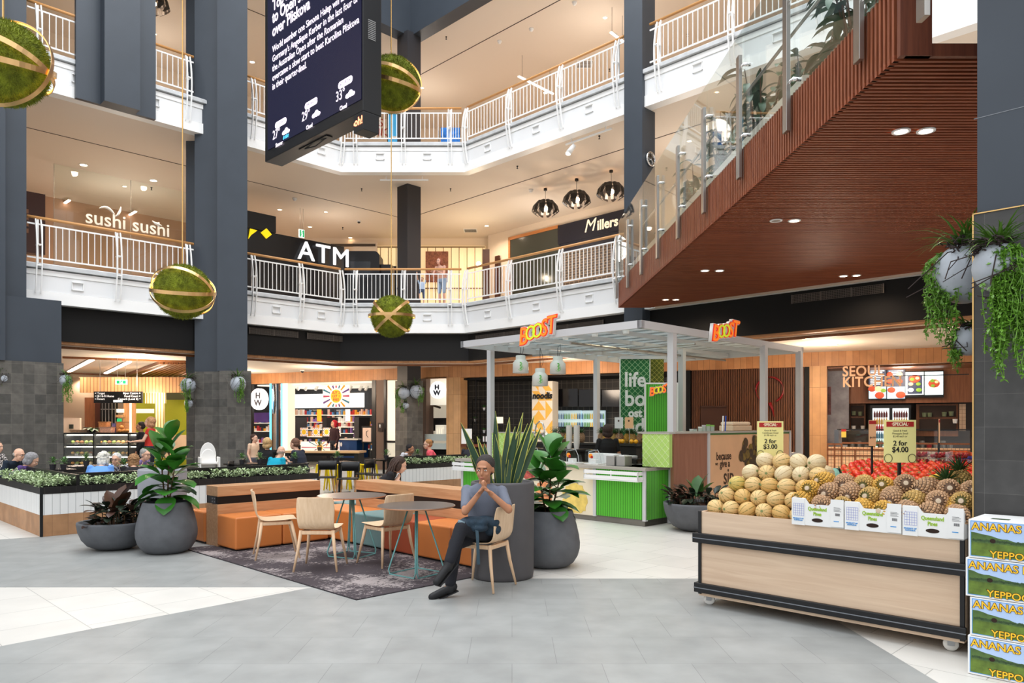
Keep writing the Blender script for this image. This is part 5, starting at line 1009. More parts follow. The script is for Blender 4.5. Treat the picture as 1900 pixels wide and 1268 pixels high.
# ============================================================ JUICE KIOSK
GREEN = tiles('green_battens', (86, 186, 48), (90, 192, 52), (52, 128, 26), .045, 5, .006, 0, mott=.02, rough=.35); POSTG = M('post_grey', (206, 206, 208), .4)
LIMET = M('lime_tile', (176, 212, 110), .4); CRM = M('kiosk_cream', (238, 226, 200), .5); CTOP = M('counter_grey', (178, 172, 162), .25)
def lattice(mb, a0, a1, b, z0, z1, s=.13, w=.006):
    wd, h = a1-a0, z1-z0; k = -h
    while k < wd:
        for sg in (0, 1):
            u0, u1 = max(0, k), min(wd, k+h)
            if u1-u0 > .01:
                q0, q1 = u0-k, u1-k; x0_, x1_ = (a0+u0, a0+u1) if not sg else (a1-u0, a1-u1); mb.slab([(x0_-w, z0+q0), (x0_+w, z0+q0), (x1_+w, z0+q1), (x1_-w, z0+q1)], b-.004, b)
        k += s
kr = root(FR, 'juice_kiosk', 'green and cream juice bar counter with grey benchtop under the steel canopy', 'kiosk')
aL, aR, kb = A(FR, 856, 9.71), -6.75, 9.71
ag = A(FR, 1101, kb); al2 = A(FR, 892, kb)
box(al2, ag, kb+.01, kb+.6, .08, .87).build('cream_panel', CRM, kr); box(ag+.05, aR-.04, kb, kb+.6, .1, .87).build('green_panel', GREEN, kr); box(aL+.03, al2, kb, kb+.6, .1, .87).build('green_panel', GREEN, kr)
box(aL+.05, aR-.03, kb+.03, kb+.6, 0, .1).build('kick_board', M('kick_grey', (120, 116, 108), .5), kr)
for a in (ag, aR-.06, aL, al2-.04): box(a, a+.06, kb-.012, kb+.05, .08, .87).build('upright', POSTG, kr)
box(aL-.12, aR+.03, kb-.06, kb+.7, .872, .925).build('benchtop', CTOP, kr, bevel=.004)
for a0_, a1_ in ((ag-.08, aR-.04), (aL-.1, al2-.02)):      # slatted white crate shelf on the front
    mb = MB()
    for z in (.72, .80): mb.box(a0_, a1_, kb-.16, kb-.145, z, z+.055).box(a0_, a0_+.015, kb-.16, kb, z, z+.055).box(a1_-.015, a1_, kb-.16, kb, z, z+.055)
    mb.box(a0_, a1_, kb-.16, kb, .7, .715)
    for k in range(3): a = a0_+.02+(a1_-a0_-.05)*k/2; mb.box(a, a+.02, kb-.145, kb-.13, .7, .86)
    mb.build('slatted_tray', WHITE, kr)
# fruit pictures on the cream panel
def fruitblob(px, py, rx, rz, mat, seed, spiky=.12, b=kb):
    rnd = random.Random(seed); a, z = A(FR, px, b), Z(FR, px, b, py); n = 40; pts = []
    for k in range(n): t = 2*pi*k/n; q = 1+(spiky if k % 3 == 0 else 0)+rnd.uniform(-.03, .03); pts.append((a+rx*q*cos(t), max(.1, min(.86, z+rz*q*sin(t)))))
    MB().slab(pts, b+.0, b+.0099).build('fruit_picture', mat, kr)
fruitblob(1066, 927, .26, .27, M('horned_melon', (236, 206, 110), .5, noise=.15, ns=9), 1, .1); fruitblob(1009, 914, .2, .2, M('peach_print', (240, 150, 100), .5, noise=.3, ns=10), 2, .05); fruitblob(985, 880, .22, .12, M('berry_print', (190, 90, 80), .5, noise=.5, ns=16), 3, .08)
# right-hand return (frame FL, plane b = 6.75)
pb = 6.75; k2 = root(FL, 'kiosk_side_wall', 'side of the juice kiosk with green battens, brown panel and a because we give a sip board', 'partition')
a0 = 9.72; a1 = A(FL, 1249, pb); box(a0, a1, pb, pb+.5, .1, .87).build('green_panel', GREEN, k2); box(a0, a1+.02, pb+.03, pb+.5, 0, .1).build('kick_board', M('kick_grey'), k2); box(a0, a1+.05, pb-.03, pb+.7, .872, .925).build('benchtop', CTOP, k2)
b2 = 6.6; aa, ab, ac = A(FL, 1250, b2), A(FL, 1312, b2), A(FL, 1463, b2)
box(aa, ab, b2, b2+.06, .05, 1.45).build('brown_panel', wood('kiosk_brown', (146, 96, 74), (162, 112, 88), 'z', .8, .6), k2); box(ab, ab+.07, b2-.02, b2+.07, 0, 1.46).build('upright', POSTG, k2)
box(ab+.07, ac, b2-.01, b2+.05, .1, 1.42).build('sip_board', M('sip_board', (232, 184, 140), .5, noise=.05, ns=3), k2); box(ab+.07, ac, b2-.014, b2+.05, 1.42, 1.45).build('green_edge', M('deep_green', (60, 110, 40), .5), k2)
box(aa, ac+.06, b2-.03, b2+.7, 1.45, 1.48).build('top_shelf', CTOP, k2); box(ac, ac+.06, b2-.03, b2+.06, 0, 1.48).build('upright', POSTG, k2); box(ac+.06, A(FL, 1487, b2), b2+.2, b2+.26, 0, .98).build('tiled_end', M('olive_tile', (190, 180, 70), .5), k2); box(ac, A(FL, 1490, b2), b2, b2+.4, .98, 1.03).build('ledge', POSTG, k2)
BR = M('board_ink', (70, 44, 24), .6)
for s_, px, py, sz in (('because', 1342, 847, .19), ('we', 1328.5, 861, .09), ('give a', 1344, 861, .18), ('sip', 1351, 885, .4)):
    text(s_, sz, (A(FL, px, b2), b2-.013, Z(FL, px, b2, py)), BR, k2, ext=.002, bold=.004 if sz > .1 else 0, sx=.85)
a, z = A(FL, 1395, b2), Z(FL, 1395, b2, 845); mb = [MB(), MB()]
rnd = random.Random(2)
for i in range(70):
    t, q = rnd.uniform(0, 6.28), sqrt(rnd.random()); mb[i % 2].ell((a+.44*q*cos(t)*(1 if sin(t) > -.3 else .6), b2-.012-.0002*i, z+.31*q*sin(t)), (.08, .004, .085), 8, 6)
mb[0].build('artichoke_picture', M('print_olive', (120, 96, 30), .5, noise=.4, ns=20), k2); mb[1].build('artichoke_picture', M('print_brown', (72, 50, 22), .5, noise=.4, ns=20), k2)
# canopy
cr = root(FR, 'steel_canopy', 'open pale steel canopy frame with slatted translucent roof over the juice kiosk', 'canopy')
A0, A1, B0, B1, ZT = -10.85, -6.65, 9.45, 15.2, 3.2
for q in ((A0, A1, B0, B0+.08), (A0, A1, B1-.08, B1), (A0, A0+.08, B0, B1), (A1-.08, A1, B0, B1)): box(q[0], q[1], q[2], q[3], ZT-.12, ZT).build('edge_beam', POSTG, cr)
for i in range(1, 5): a = A0+(A1-A0)*i/5; box(a-.025, a+.025, B0+.08, B1-.08, ZT-.1, ZT-.03).build('rafter', POSTG, cr)
for i in range(1, 14): b_ = B0+(B1-B0)*i/14; box(A0+.08, A1-.08, b_-.02, b_+.02, ZT-.03, ZT-.0).build('batten', POSTG, cr)
box(A0+.05, A1-.05, B0+.05, B1-.05, ZT+.0, ZT+.012).build('roof_sheet', glassmat('frosted_sheet', (.8, .88, .86), .2), cr)
for (x, y) in ((-.43, 15.03), (2.6, 12.1), (4.8, 14.2), (5.9, 15.3), (1.95, 17.15), (3.4, 14.9)):
    a_, b_ = (x-y)/sqrt(2), (x+y)/sqrt(2); box(a_-.055, a_+.055, b_-.055, b_+.055, 0, ZT-.1).build('post', POSTG, cr)
MB().tube([(-10.4, 11.0, 3.0), (-6.9, 11.4, 3.0)], .02, 8).tube([(-8.2, 9.6, 2.98), (-8.1, 14.6, 2.98)], .02, 8).build('service_pipe', STEEL, cr)
for k in range(5): MB().lathe([(.05, -.06), (.06, 0)], 12, (-9.9+k*.62, 9.9+.05*k, ZT-.03)).build('spotlight', WHITE, cr)
# juice-bar sign letters: white backing, red outline, coloured face
def boost(F, b, px, py, sz, sxx, label, par=None, lean=.2, tilt=.08):
    a, z = A(F, px, b), Z(F, px, b, py); r = par or thing('letter_sign', label, 'sign', world(F, a, b, z), F[2], 'cut-out juice bar signs'); o0 = (a, b, z) if par else (0, 0, 0)
    cols = [M('sign_orange', (250, 130, 40), .4, em=.5), M('sign_lime', (200, 220, 50), .4, em=.45)]; RD = M('sign_red', (216, 50, 30), .4, em=.35)
    for i, (ch, dx, dz, s_, c) in enumerate((('B', -1.24, -.12, 1.12, 0), ('O', -.62, -.02, .92, 1), ('O', -.06, .03, .92, 1), ('S', .5, .1, 1.05, 0), ('T', 1.06, .17, 1.12, 0))):
        for bo, ex, dy, m_ in ((.06, .03, .03, WHITE), (.03, .012, -.006, RD), (.003, .006, -.022, cols[c])):
            text(ch, sz*s_, (o0[0]+dx*sz*.75*sxx, o0[1]+dy, o0[2]+dz*sz*1.3), m_, r, ext=ex, bold=bo*sz*1.1, sx=sxx*.86, shear=lean, name='letter_'+('backing', 'outline', 'face')[0 if dy > 0 else 1 if dy > -.01 else 2], tilt=tilt)
    return r
boost(FR, 9.38, 998, 617, .38, 1.0, 'orange and lime cut-out slanting letters on the front edge of the canopy')
boost(FL, 6.58, 1346, 617, .36, 1.1, 'orange and lime cut-out slanting letters on the right edge of the canopy', tilt=-.02)
# banner and green wall inside the kiosk
t = thing('banner', 'green diamond-lattice banner with large white lower-case letters', 'banner', (2.56, 15.5, 0)); w = .3
box(-w, w, 0, .02, 1.3, 2.96).build('cloth', M('banner_green', (34, 108, 58), .6), t); mb = MB(); lattice(mb, -w, w, -.0, 1.3, 2.96, .12, .005); mb.build('lattice_print', M('lattice_line', (170, 210, 160), .6), t); box(-w, w+.35, -.03, .03, 2.96, 3.02).build('roller', POSTG, t); MB().box(-w-.02, -w, 0, .03, 1.3, 2.96).box(w, w+.02, 0, .03, 1.3, 2.96).build('side_rail', WHITE, t)
for s_, z_, sz in (('life', 2.52, .42), ('bo', 2.13, .46), ('ost', 1.83, .24), ('ed', 1.55, .46)): text(s_, sz, (0, -.008, z_), WHITE, t, bold=.01, ext=.003, sx=.92)
t = thing('lattice_screen', 'olive screen with a gold diamond lattice right of the white-lettered banner', 'screen', (3.02, 15.8, 0)); box(-.2, .2, 0, .03, 2.0, 3.0).build('board', M('olive_board', (96, 104, 24), .5), t); mb = MB(); lattice(mb, -.2, .2, 0, 2.0, 3.0, .1, .005); mb.build('lattice_print', M('gold_line', (200, 190, 90), .4), t)
t = thing('green_partition', 'bright green batten partition standing beside the white-lettered banner', 'partition', (2.89, 14.4, 0)); box(-.3, .3, 0, .08, .9, 2.38).build('batten_face', GREEN, t); MB().box(-.32, .32, -.01, .09, 2.38, 2.41).box(-.32, -.3, -.01, .09, .0, 2.38).box(.3, .32, -.01, .09, 0, 2.38).build('white_frame', WHITE, t)
boost((0, 0, 0), 14.36, 1225, 725, .2, .9, None, par=(lambda q: q)(t) if False else None or thing('letter_sign', 'small orange and lime letters on the bright green partition', 'sign', (0, 0, 0), 0, 'cut-out juice bar signs'))
def limepanel(px0, px1, py0, py1, label):
    b_ = 9.95; r = root(FR, 'lime_tile_panel', label, 'screen', 'lime tile panels'); a0_, a1_, z0_, z1_ = frect(FR, b_, px0, px1, py0, py1); z0_ = .927
    box(a0_, a1_, b_, b_+.08, z0_, z1_).build('tile_face', LIMET, r); mb = MB(); lattice(mb, a0_, a1_, b_, z0_, z1_, .12, .003); mb.build('grout_lattice', M('grout_pale', (226, 240, 190), .5), r); box(a0_-.01, a1_+.01, b_-.01, b_+.09, z1_, z1_+.02).build('cap', CTOP, r); return r
limepanel(1192, 1242, 806, 862, 'lime green diamond-tiled panel at the right end of the juice counter'); r = limepanel(913, 985, 804, 850, 'lime green tiled panel behind the snake plant at the left of the counter')
# counter clutter
def onb(px, b_, z=.926): return world(FR, A(FR, px, b_), b_, z)
for i, px in enumerate((991, 1027, 1062, 1103)):
    t = thing('sample_dome', 'clear plastic food dome with an orange logo on the juice counter, %s' % ('leftmost', 'second from left', 'third from left', 'rightmost')[i], 'food cover', onb(px, 10.0), -Q, 'clear domes on the juice counter')
    o = MB().tube([(-.13, 0, 0), (-.13, 0, .2), (.07, 0, .24), (.13, 0, .14), (.15, 0, 0)], .006, 6).build('rim', M('clear_rim', (200, 204, 206), .2), t)
    mb = MB(); mb.slab([(-.13, 0), (-.13, .21), (-.1, .24), (.07, .24), (.12, .16), (.15, 0)], -.1, .1); mb.build('clear_hood', CLEAR, t); box(-.14, .16, -.11, .11, 0, .012).build('base', WHITE, t)
    MB().ell((0, -.105, .14), (.045, .004, .04), 12, 8).build('orange_logo', ORG, t); MB().ell((.03, -.11, .12), (.03, .003, .025), 10, 6).build('red_logo', M('card_red'), t); box(-.06, .06, -.05, .05, .012, .08).build('serviettes', WHITE, t, bevel=.01)
for i, (px, m_) in enumerate(((1139, STEEL), (1158, STEEL))):
    t = thing('napkin_box', 'steel napkin dispenser', 'dispenser', onb(px, 9.85), -Q, 'steel napkin dispensers'); t['label'] = 'steel napkin dispenser on the juice counter, %s of the two' % ('left', 'right')[i]
    box(-.085, .085, -.1, .1, 0, .16).build('case', M('satin_steel', (176, 176, 172), .4, .6), t, bevel=.006); box(-.05, .05, -.07, .07, .16, .175).build('napkins', WHITE, t)
t = thing('white_box', 'low white box standing behind the napkin dispensers', 'box', onb(1122, 10.25), -Q); box(-.3, .3, -.08, .08, 0, .17).build('carton', WHITE, t, bevel=.006); box(-.29, .29, -.07, .07, .17, .174).build('lid', WH2, t)
for k, (px, n, h) in enumerate(((1056, 7, .44), (1070, 7, .44))):
    t = thing('cup_stack', 'tall stack of white paper cups behind the juice counter, %s' % ('left stack', 'right stack')[k], 'cups', onb(px, 11.2, 1.12), -Q, 'stacks of paper cups'); 
    for j in range(9): MB().lathe([(.045, 0), (.062, .12), (.064, .12), (.064, .128)], 16, (0, 0, j*.042)).build('cup', M('cup_white', (236, 232, 226), .5), t)
t = root(FR, 'back_bench', 'dark back bench of the juice kiosk carrying pineapples and machines', 'counter'); box(-11.3, -8.5, 11.9, 12.4, 0, 1.18).build('cabinet', M('bench_dark', (40, 38, 36), .5), t); box(-11.35, -8.45, 11.85, 12.42, 1.18, 1.22).build('worktop', M('dark_top', (56, 54, 52), .3), t)
t = root(FR, 'work_bench', 'dark work bench with cups in the middle of the juice kiosk', 'counter'); box(-10.2, -9.25, 11.0, 11.4, 0, 1.08).build('cabinet', M('bench_dark'), t); box(-10.25, -9.2, 10.95, 11.45, 1.08, 1.12).build('worktop', M('dark_top'), t)
t = thing('spray_tap', 'coiled chrome spray tap rising behind the juice counter', 'tap', onb(1010, 11.1, 0), -Q)
MB().tube([(0, 0, 0), (0, 0, 1.12)], .03, 10).build('pedestal', STEEL, t); MB().tube([(0, 0, 1.12), (0, 0, 1.5), (-.05, 0, 1.62), (-.14, 0, 1.66), (-.22, 0, 1.6), (-.26, -.0, 1.45)], .016, 8).build('hose', CHROME, t, True); MB().tube([(-.26, 0, 1.45), (-.3, -.04, 1.3)], [.03, .05], 12).build('spray_head', CHROME, t, True)
t = thing('juicer', 'steel and clear juicing machine behind the fig plant', 'machine', onb(1030, 11.2, 1.121), -Q); box(-.16, .16, -.14, .14, 0, .2).build('base', STEEL, t, bevel=.02); MB().lathe([(.09, .2), (.1, .42), (.06, .44)], 16).build('bowl', CLEAR, t, True); MB().ell((-.3, 0, .22), (.16, .08, .1), 14, 10).build('scoop_tray', CHROME, t, True)
t = thing('coffee_grinder', 'steel blender with a black lid right of the pineapple row', 'machine', onb(1200, 11.0, 0), -Q); MB().lathe([(.1, 0), (.1, 1.1)], 12).build('stand', M('bench_dark'), t); MB().lathe([(.07, 1.1), (.085, 1.2), (.075, 1.32)], 18).build('jug', STEEL, t, True); MB().lathe([(.095, 1.32), (.09, 1.36), (.05, 1.37), (.05, 1.46)], 16).build('lid', DARKMETAL, t, True)
for px, c, l in ((1148, (226, 226, 222), 'white'), (1167, (240, 190, 140), 'orange')): t = thing('menu_card', l+' menu card standing over the pineapples by the banner', 'sign', world(FR, A(FR, px, 11.95), 11.95, 1.222), -Q); box(-.1, .1, 0, .01, .3, .52).build('card', M('card_'+l, c, .5), t); MB().ell((0, -.004, .45), (.02, .003, .02), 8, 6).build('logo', BR, t); MB().tube([(0, .01, 0), (0, .01, .3)], .006, 6).build('stem', STEEL, t)
t = thing('serving_tray', 'white folded cloth and pad on the dark shelf at the right of the juice counter', 'tray', onb(1165, 10.75, 1.0), -Q); t['label'] = 'white pad on a dark stand behind the napkin dispensers'; box(-.14, .14, -.1, .1, 0, .05).build('pad', WHITE, t, bevel=.01); box(-.5, .3, -.15, .15, -.04, 0).build('shelf', DARKMETAL, t)
for x_ in (-.4, .2): MB().tube([(x_, 0, -1.0), (x_, 0, -.04)], .015, 6).build('leg', DARKMETAL, t)
# hanging jug pendants
for px, pt, l in ((966, 660, 'left'), (1002, 684, 'lowest middle'), (1035, 662, 'right')):
    D = 14.4; x = (px-950)/1382*D; zt = 1.6-(pt-788)*D/1382; t = thing('jug_pendant', 'white milk-churn pendant with green leaf print hanging under the canopy, %s one' % l, 'pendant lamp', (x, D, zt), 0, 'white jug pendants')
    MB().lathe([(.085, 0), (.095, -.012), (.095, -.075), (.1, -.085), (.15, -.14), (.155, -.34), (.145, -.34), (.14, -.15)], 24, cap=False).lathe([(.002, 0), (.085, 0)], 24, cap=False).build('shade', M('enamel_white', (228, 226, 220), .3), t, True)
    MB().tube([(0, 0, 0), (0, 0, 3.08-zt)], .006, 6).build('cord', DARKMETAL, t); MB().tube([(.02, 0, 0), (.06, 0, .12), (.05, 0, .25), (.0, 0, 3.08-zt)], .004, 5).build('loose_cable', DARKMETAL, t); mb = MB()
    for k in range(5): mb.leaf((.02-.03*(k % 2), -.158, -.16-.03*k), (1 if k % 2 else -1, 0, .5), (0, -1, 0), .05, .025, .0)
    mb.tube([(-.05, -.157, -.28), (0, -.16, -.31), (.05, -.157, -.26), (.03, -.158, -.2)], .003, 5); mb.build('leaf_print', M('leaf_green_print', (110, 200, 90), .5), t)
# things on the side shelf
def onl(px, z=1.481): a_ = A(FL, px, 6.85); return world(FL, a_, 6.85, z)
t = thing('bain_marie', 'beige lidded food warmer on the side shelf above the sip board', 'machine', onl(1365), Q); box(-.36, .36, -.14, .14, 0, .1).build('body', M('tray_beige', (226, 200, 168), .4), t, bevel=.015); box(-.34, .34, -.13, .13, .1, .17).build('lid', M('lid_beige', (236, 212, 184), .3), t, bevel=.03)
for i, (px, c) in enumerate(((1348, 'white'), (1353, 'blue'))): t = thing('upright_marker', '%s-capped marker pen standing beside the price sign' % c, 'pen', world(FL, A(FL, px, 6.62), 6.7, 1.481), Q); MB().tube([(0, 0, 0), (.02, 0, .2)], .012, 8).build('barrel', WHITE if c == 'white' else M('pen_blue', (40, 80, 180), .4), t); MB().tube([(.02, 0, .2), (.028, 0, .27)], .013, 8).build('cap', WHITE if c == 'white' else M('pen_blue'), t)
for i, (px, h, c, l) in enumerate(((1290, .05, (60, 60, 60), 'flat dark'), (1299, .08, (220, 220, 210), 'white-lidded'), (1306, .11, (180, 180, 180), 'tall clear'), (1314, .12, (120, 180, 70), 'green-lidded'), (1322, .11, (130, 190, 80), 'rightmost green-lidded'), (1283, .04, (220, 220, 220), 'lowest left'))): t = thing('condiment_jar', l+' jar in the row on the kiosk side shelf', 'jar', onl(px), 0); MB().lathe([(.035, 0), (.035, h*.75)], 12).build('jar', M('jar_glass', (170, 180, 170), .15), t); MB().lathe([(.037, h*.75), (.037, h)], 12).build('lid', M('jar_lid%d' % i, c, .4), t)
# ============================================================ POTS AND PLANTS
POT = M('pot_concrete', (92, 94, 98), .75, noise=.12, ns=7); POT2 = M('pot_pale', (150, 152, 158), .7, noise=.06, ns=5); SOIL = M('soil', (44, 34, 28), .95, bump=.6, bs=40)
def pot(name, label, x, y, prof, mat=None, seg=56):
    t = thing(name, label, 'plant pot', (x, y, 0)); R_, H = prof[-1]; inner = [(R_-.012, H+.004), (R_-.035, H-.002), (R_-.045, H-.06)]
    MB().lathe(prof+inner, seg).build('shell', mat or POT, t, True); MB().lathe([(.01, H-.05), (R_-.04, H-.05), (R_-.04, H-.04), (.01, H-.035)], 28).build('soil', SOIL, t); return t
EGG = [(.2, 0), (.24, .012), (.29, .05), (.335, .12), (.357, .2), (.36, .27), (.348, .36), (.325, .46), (.3, .55), (.282, .615), (.274, .632)]
def bowl(r, h): return [(r*.36, 0), (r*.5, .012), (r*.72, h*.16), (r*.87, h*.38), (r*.96, h*.65), (r, h*.93), (r*.995, h)]
def drum(r, h): return [(r*.93, 0), (r*.965, .015), (r*.98, .05), (r, h-.02), (r-.008, h)]
pot('egg_pot', 'egg-shaped grey concrete pot beside the left end of the orange bench', -4.33, 9.34, EGG)
pot('egg_pot', 'egg-shaped grey concrete pot right of the tall dark drum pot', .41, 8.45, EGG)
pot('bowl_pot', 'wide low grey bowl pot with dark leaves at left, in front of the planter wall', -5.12, 9.6, bowl(.435, .355))
pot('bowl_pot', 'wide low grey bowl pot with dark leaves beside the juice kiosk', 2.8, 11.28, bowl(.5, .42))
pot('drum_pot', 'tall dark cylindrical pot holding the snake plant behind the seated man', -.1, 7.85, drum(.335, 1.0), M('drum_dark', (84, 82, 84), .7, noise=.06, ns=5))
pot('drum_pot', 'tall pale grey cylindrical pot behind the big fig leaves at left', -4.88, 10.4, drum(.315, .98), POT2)
def figplant(x, y, z, h, seed, label, sc=1.0, extra=()):
    t = thing('fiddle_leaf_fig', label, 'plant', (x, y, z)); rnd = random.Random(seed); mb = MB(); ms = MB()
    for s_, (dx, dy, hh) in enumerate(((.02, 0, h), (-.06, .04, h*.72), (.07, -.03, h*.6))):
        ms.tube([(dx*.3, dy*.3, -.06), (dx, dy, hh*.4), (dx*1.8, dy*1.8, hh)], [.012, .01, .006], 7); n = 20 if s_ == 0 else 12
        for k in range(n):
            f = .12+.88*k/(n-1); p = Vector((dx*(.3+1.5*f), dy*(.3+1.5*f), hh*f)); az = k*2.4+s_*1.3+rnd.uniform(-.3, .3); el = -.1+1.35*f**1.6+rnd.uniform(-.15, .2); L = sc*(.33-.05*f)*rnd.uniform(.85, 1.15)
            d = Vector((cos(az)*cos(el), sin(az)*cos(el), sin(el))); ms.tube([p, p+d*.05], .005, 5); big_leaf(mb, p+d*.04, az, el, L, L*.68, rnd.uniform(.2, .9))
    ms.build('stems', BARK, t); mb.build('foliage', M('fig_leaf'), t, True); return t
figplant(-4.33, 9.34, .6, .8, 5, 'tall fiddle-leaf fig with big glossy leaves in the left egg-shaped pot', 1.12)
figplant(.41, 8.45, .6, .62, 9, 'fiddle-leaf fig with dark leaves in the right egg-shaped pot', 1.12)
def rubber(x, y, z, seed, label, n=34, R_=.36, big=None):
    t = thing('rubber_plant', label, 'plant', (x, y, z)); rnd = random.Random(seed); ms = MB(); m = [MB(), MB()]
    for k in range(n):
        a = rnd.uniform(0, 6.28); q = R_*sqrt(rnd.random())*.85; p = Vector((q*cos(a), q*sin(a), -.02)); hh = rnd.uniform(.04, .3)*(1-.4*q/R_); ms.tube([p, p+Vector((0, 0, hh))], .006, 5)
        for j in range(3): az = a+rnd.uniform(-1.4, 1.4); el = rnd.uniform(-.1, 1.1); big_leaf(m[(k+j) % 3 == 0], p+Vector((0, 0, hh)), az, el, rnd.uniform(.14, .24), .095, .6)
    ms.build('stems', BARK, t); m[0].build('foliage', M('rubber_leaf'), t, True); m[1].build('foliage_tinted', leafmat('rubber_leaf_red', (66, 44, 36)), t, True)
    if big:
        mb = MB()
        for (az, el, L) in big: big_leaf(mb, (.0, 0, .1), az, el, L, L*.5, .25)
        mb.build('upright_leaves', leafmat('fresh_leaf', (58, 104, 44)) if x > 0 else leafmat('bronze_leaf', (80, 52, 36)), t, True)
    return t
rubber(-5.12, 9.6, .33, 21, 'dark bronze-leaved rubber plant in the left bowl pot', 40, .38, [(1.2, 1.3, .42), (.2, 1.2, .5), (-.4, 1.0, .42), (2.6, 1.2, .36)])
rubber(2.8, 11.28, .38, 22, 'dark-leaved rubber plant with one fresh green shoot in the bowl by the kiosk', 46, .46, [(1.2, 1.25, .38), (-.3, 1.3, .42), (2.8, 1.2, .34), (0, .9, .36)])
t = thing('snake_plant', 'tall snake plant with yellow-edged upright leaves in the dark drum pot', 'plant', (-.1, 7.85, .96)); rnd = random.Random(31); m1, m2 = MB(), MB()
for k, (dx, L, ln) in enumerate(((-.14, .66, -.42), (-.1, .5, -.3), (-.17, .34, -.5), (-.06, .72, -.02), (-.03, .5, -.08), (.0, .66, .1), (.03, .58, .16), (.06, .72, .2), (.09, .62, .26), (.12, .7, .28), (.15, .5, .33), (-.12, .42, -.15), (.05, .4, .05), (.1, .45, .2), (0, .55, .3), (-.08, .3, -.6), (.15, .62, .4), (.02, .46, -.2))):
    dy = rnd.uniform(-.15, .12); d = Vector((ln, rnd.uniform(-.12, .12), 1)).normalized(); up = Vector((rnd.uniform(-.5, .5), -1, .0)); b0_ = Vector((dx, dy, -.02)); w = rnd.uniform(.05, .068); sh = [.65, .85, 1, 1, .85, .5, .03]
    m1.leaf(b0_, d, up, L*1.12, w, .06*rnd.uniform(-1, 1), .18, 6, sh); up2 = up.normalized()*-.002
    sd = d.cross(up).normalized()
    for s_ in (-1, 1): m2.tube([b0_+d*L*1.12*f+sd*s_*w/2*q+Vector((0, -.004, 0)) for f, q in ((0, .65), (.17, .85), (.33, 1), (.5, 1), (.67, .85), (.83, .5), (1, .03))], [.0045]*6+[.001], 4)
m1.build('leaf_blades', leafmat('snake_leaf', (44, 72, 48)), t, True); m2.build('yellow_margins', M('margin_yellow', (196, 196, 96), .5), t, True)

# ---------- wall-hung globe planters with grasses and trailing greenery
def globe(F, a, b, z, r, seed, label, group='globe planters on the stone pillars', trail=.9, side=1, sc=1.0, trx=.4):
    t = thing('globe_planter', label, 'wall planter', world(F, a, b, z), F[2], group); mb = MB()
    prof = [(r*cos(-pi/2+pi*k/16)+.001, r*sin(-pi/2+pi*k/16)*1.08) for k in range(15)]
    mb.lathe(prof+[(r*.5, r*.86)], 32).build('globe', M('globe_grey', (170, 176, 184), .55, noise=.08, ns=6), t, True)
    rnd = random.Random(seed); g, tr, dk = MB(), MB(), MB()
    for k in range(int(26*sc+6)):
        az = rnd.uniform(0, 6.28); el = rnd.uniform(.5, 1.5); g.leaf((rnd.gauss(0, .12*r), rnd.gauss(0, .12*r), r*.85), (cos(az)*cos(el), sin(az)*cos(el)-.25, sin(el)), (0, 0, 1), rnd.uniform(1.3, 2.3)*r, .075*r+.006, rnd.uniform(.6, 1.6), .2, 6, [.5, 1, .9, .7, .4, .05])
    for k in range(int(60*sc)):
        az = rnd.uniform(0, 6.28); rr = rnd.uniform(.2, .75)*r; p = Vector((rr*cos(az)-side*.2*r, rr*sin(az)-.2*r, r*rnd.uniform(.7, 1.25))); d = Vector((rnd.gauss(0, 1), rnd.gauss(0, 1), rnd.gauss(.3, .7))).normalized(); dk.tube([p, p+d*.22*r, p+d*.34*r+Vector((0, 0, -.1*r))], .006, 4); dk.ell(p+d*.3*r, .03*r, 6, 4)
    n = int(17*sc+5)
    for k in range(n):                       # trailing strings of small leaves
        az = rnd.uniform(-pi, 0); x0_ = side*trx*r+rnd.gauss(0, .32*r); y0_ = -r*rnd.uniform(.35, 1.05)*.8; L = trail*rnd.uniform(.45, 1); p = Vector((x0_*.7, y0_*.7, r*.8)); steps = int(L/.028)
        q = Vector((x0_, min(y0_-.15*r, -.02), r*.45)); path = [p, q]+[q+Vector((rnd.gauss(0, .012), rnd.gauss(0, .008), -L*(j+1)/8)) for j in range(8)]
        tr.tube(path, .003, 4)
        for j in range(steps*3):
            f = rnd.random()*(len(path)-1.01); i = int(f); c = path[i].lerp(path[i+1], f-i); d = Vector((rnd.gauss(0, 1), rnd.gauss(0, 1), rnd.gauss(-.1, .6))).normalized(); tr.leaf(c, d, (rnd.gauss(0, .4), rnd.gauss(0, .4), 1), rnd.uniform(.022, .036)*(1+.5*r), .02*(1+.5*r), .4, .1, 2, [.3, 1, .1])
    for k in range(5): dk.tube([(0, -.3*r, r*.8), (rnd.uniform(-1.6, 1.6)*r, -r, r*rnd.uniform(-.6, .9)), (rnd.uniform(-1.9, 1.9)*r, -r*1.2, -r*rnd.uniform(0, 1.2))], .004, 4)
    g.build('grass_blades', leafmat('grass_blade', (84, 122, 44)), t, True); dk.build('dark_twigs', M('dark_twig', (50, 38, 36), .8), t); tr.build('trailing_foliage', leafmat('trail_leaf', (104, 150, 52)), t)
    box(-.04, .04, r*.6, r*1.0, -.04, .04).build('bracket', DARKMETAL, t); return t
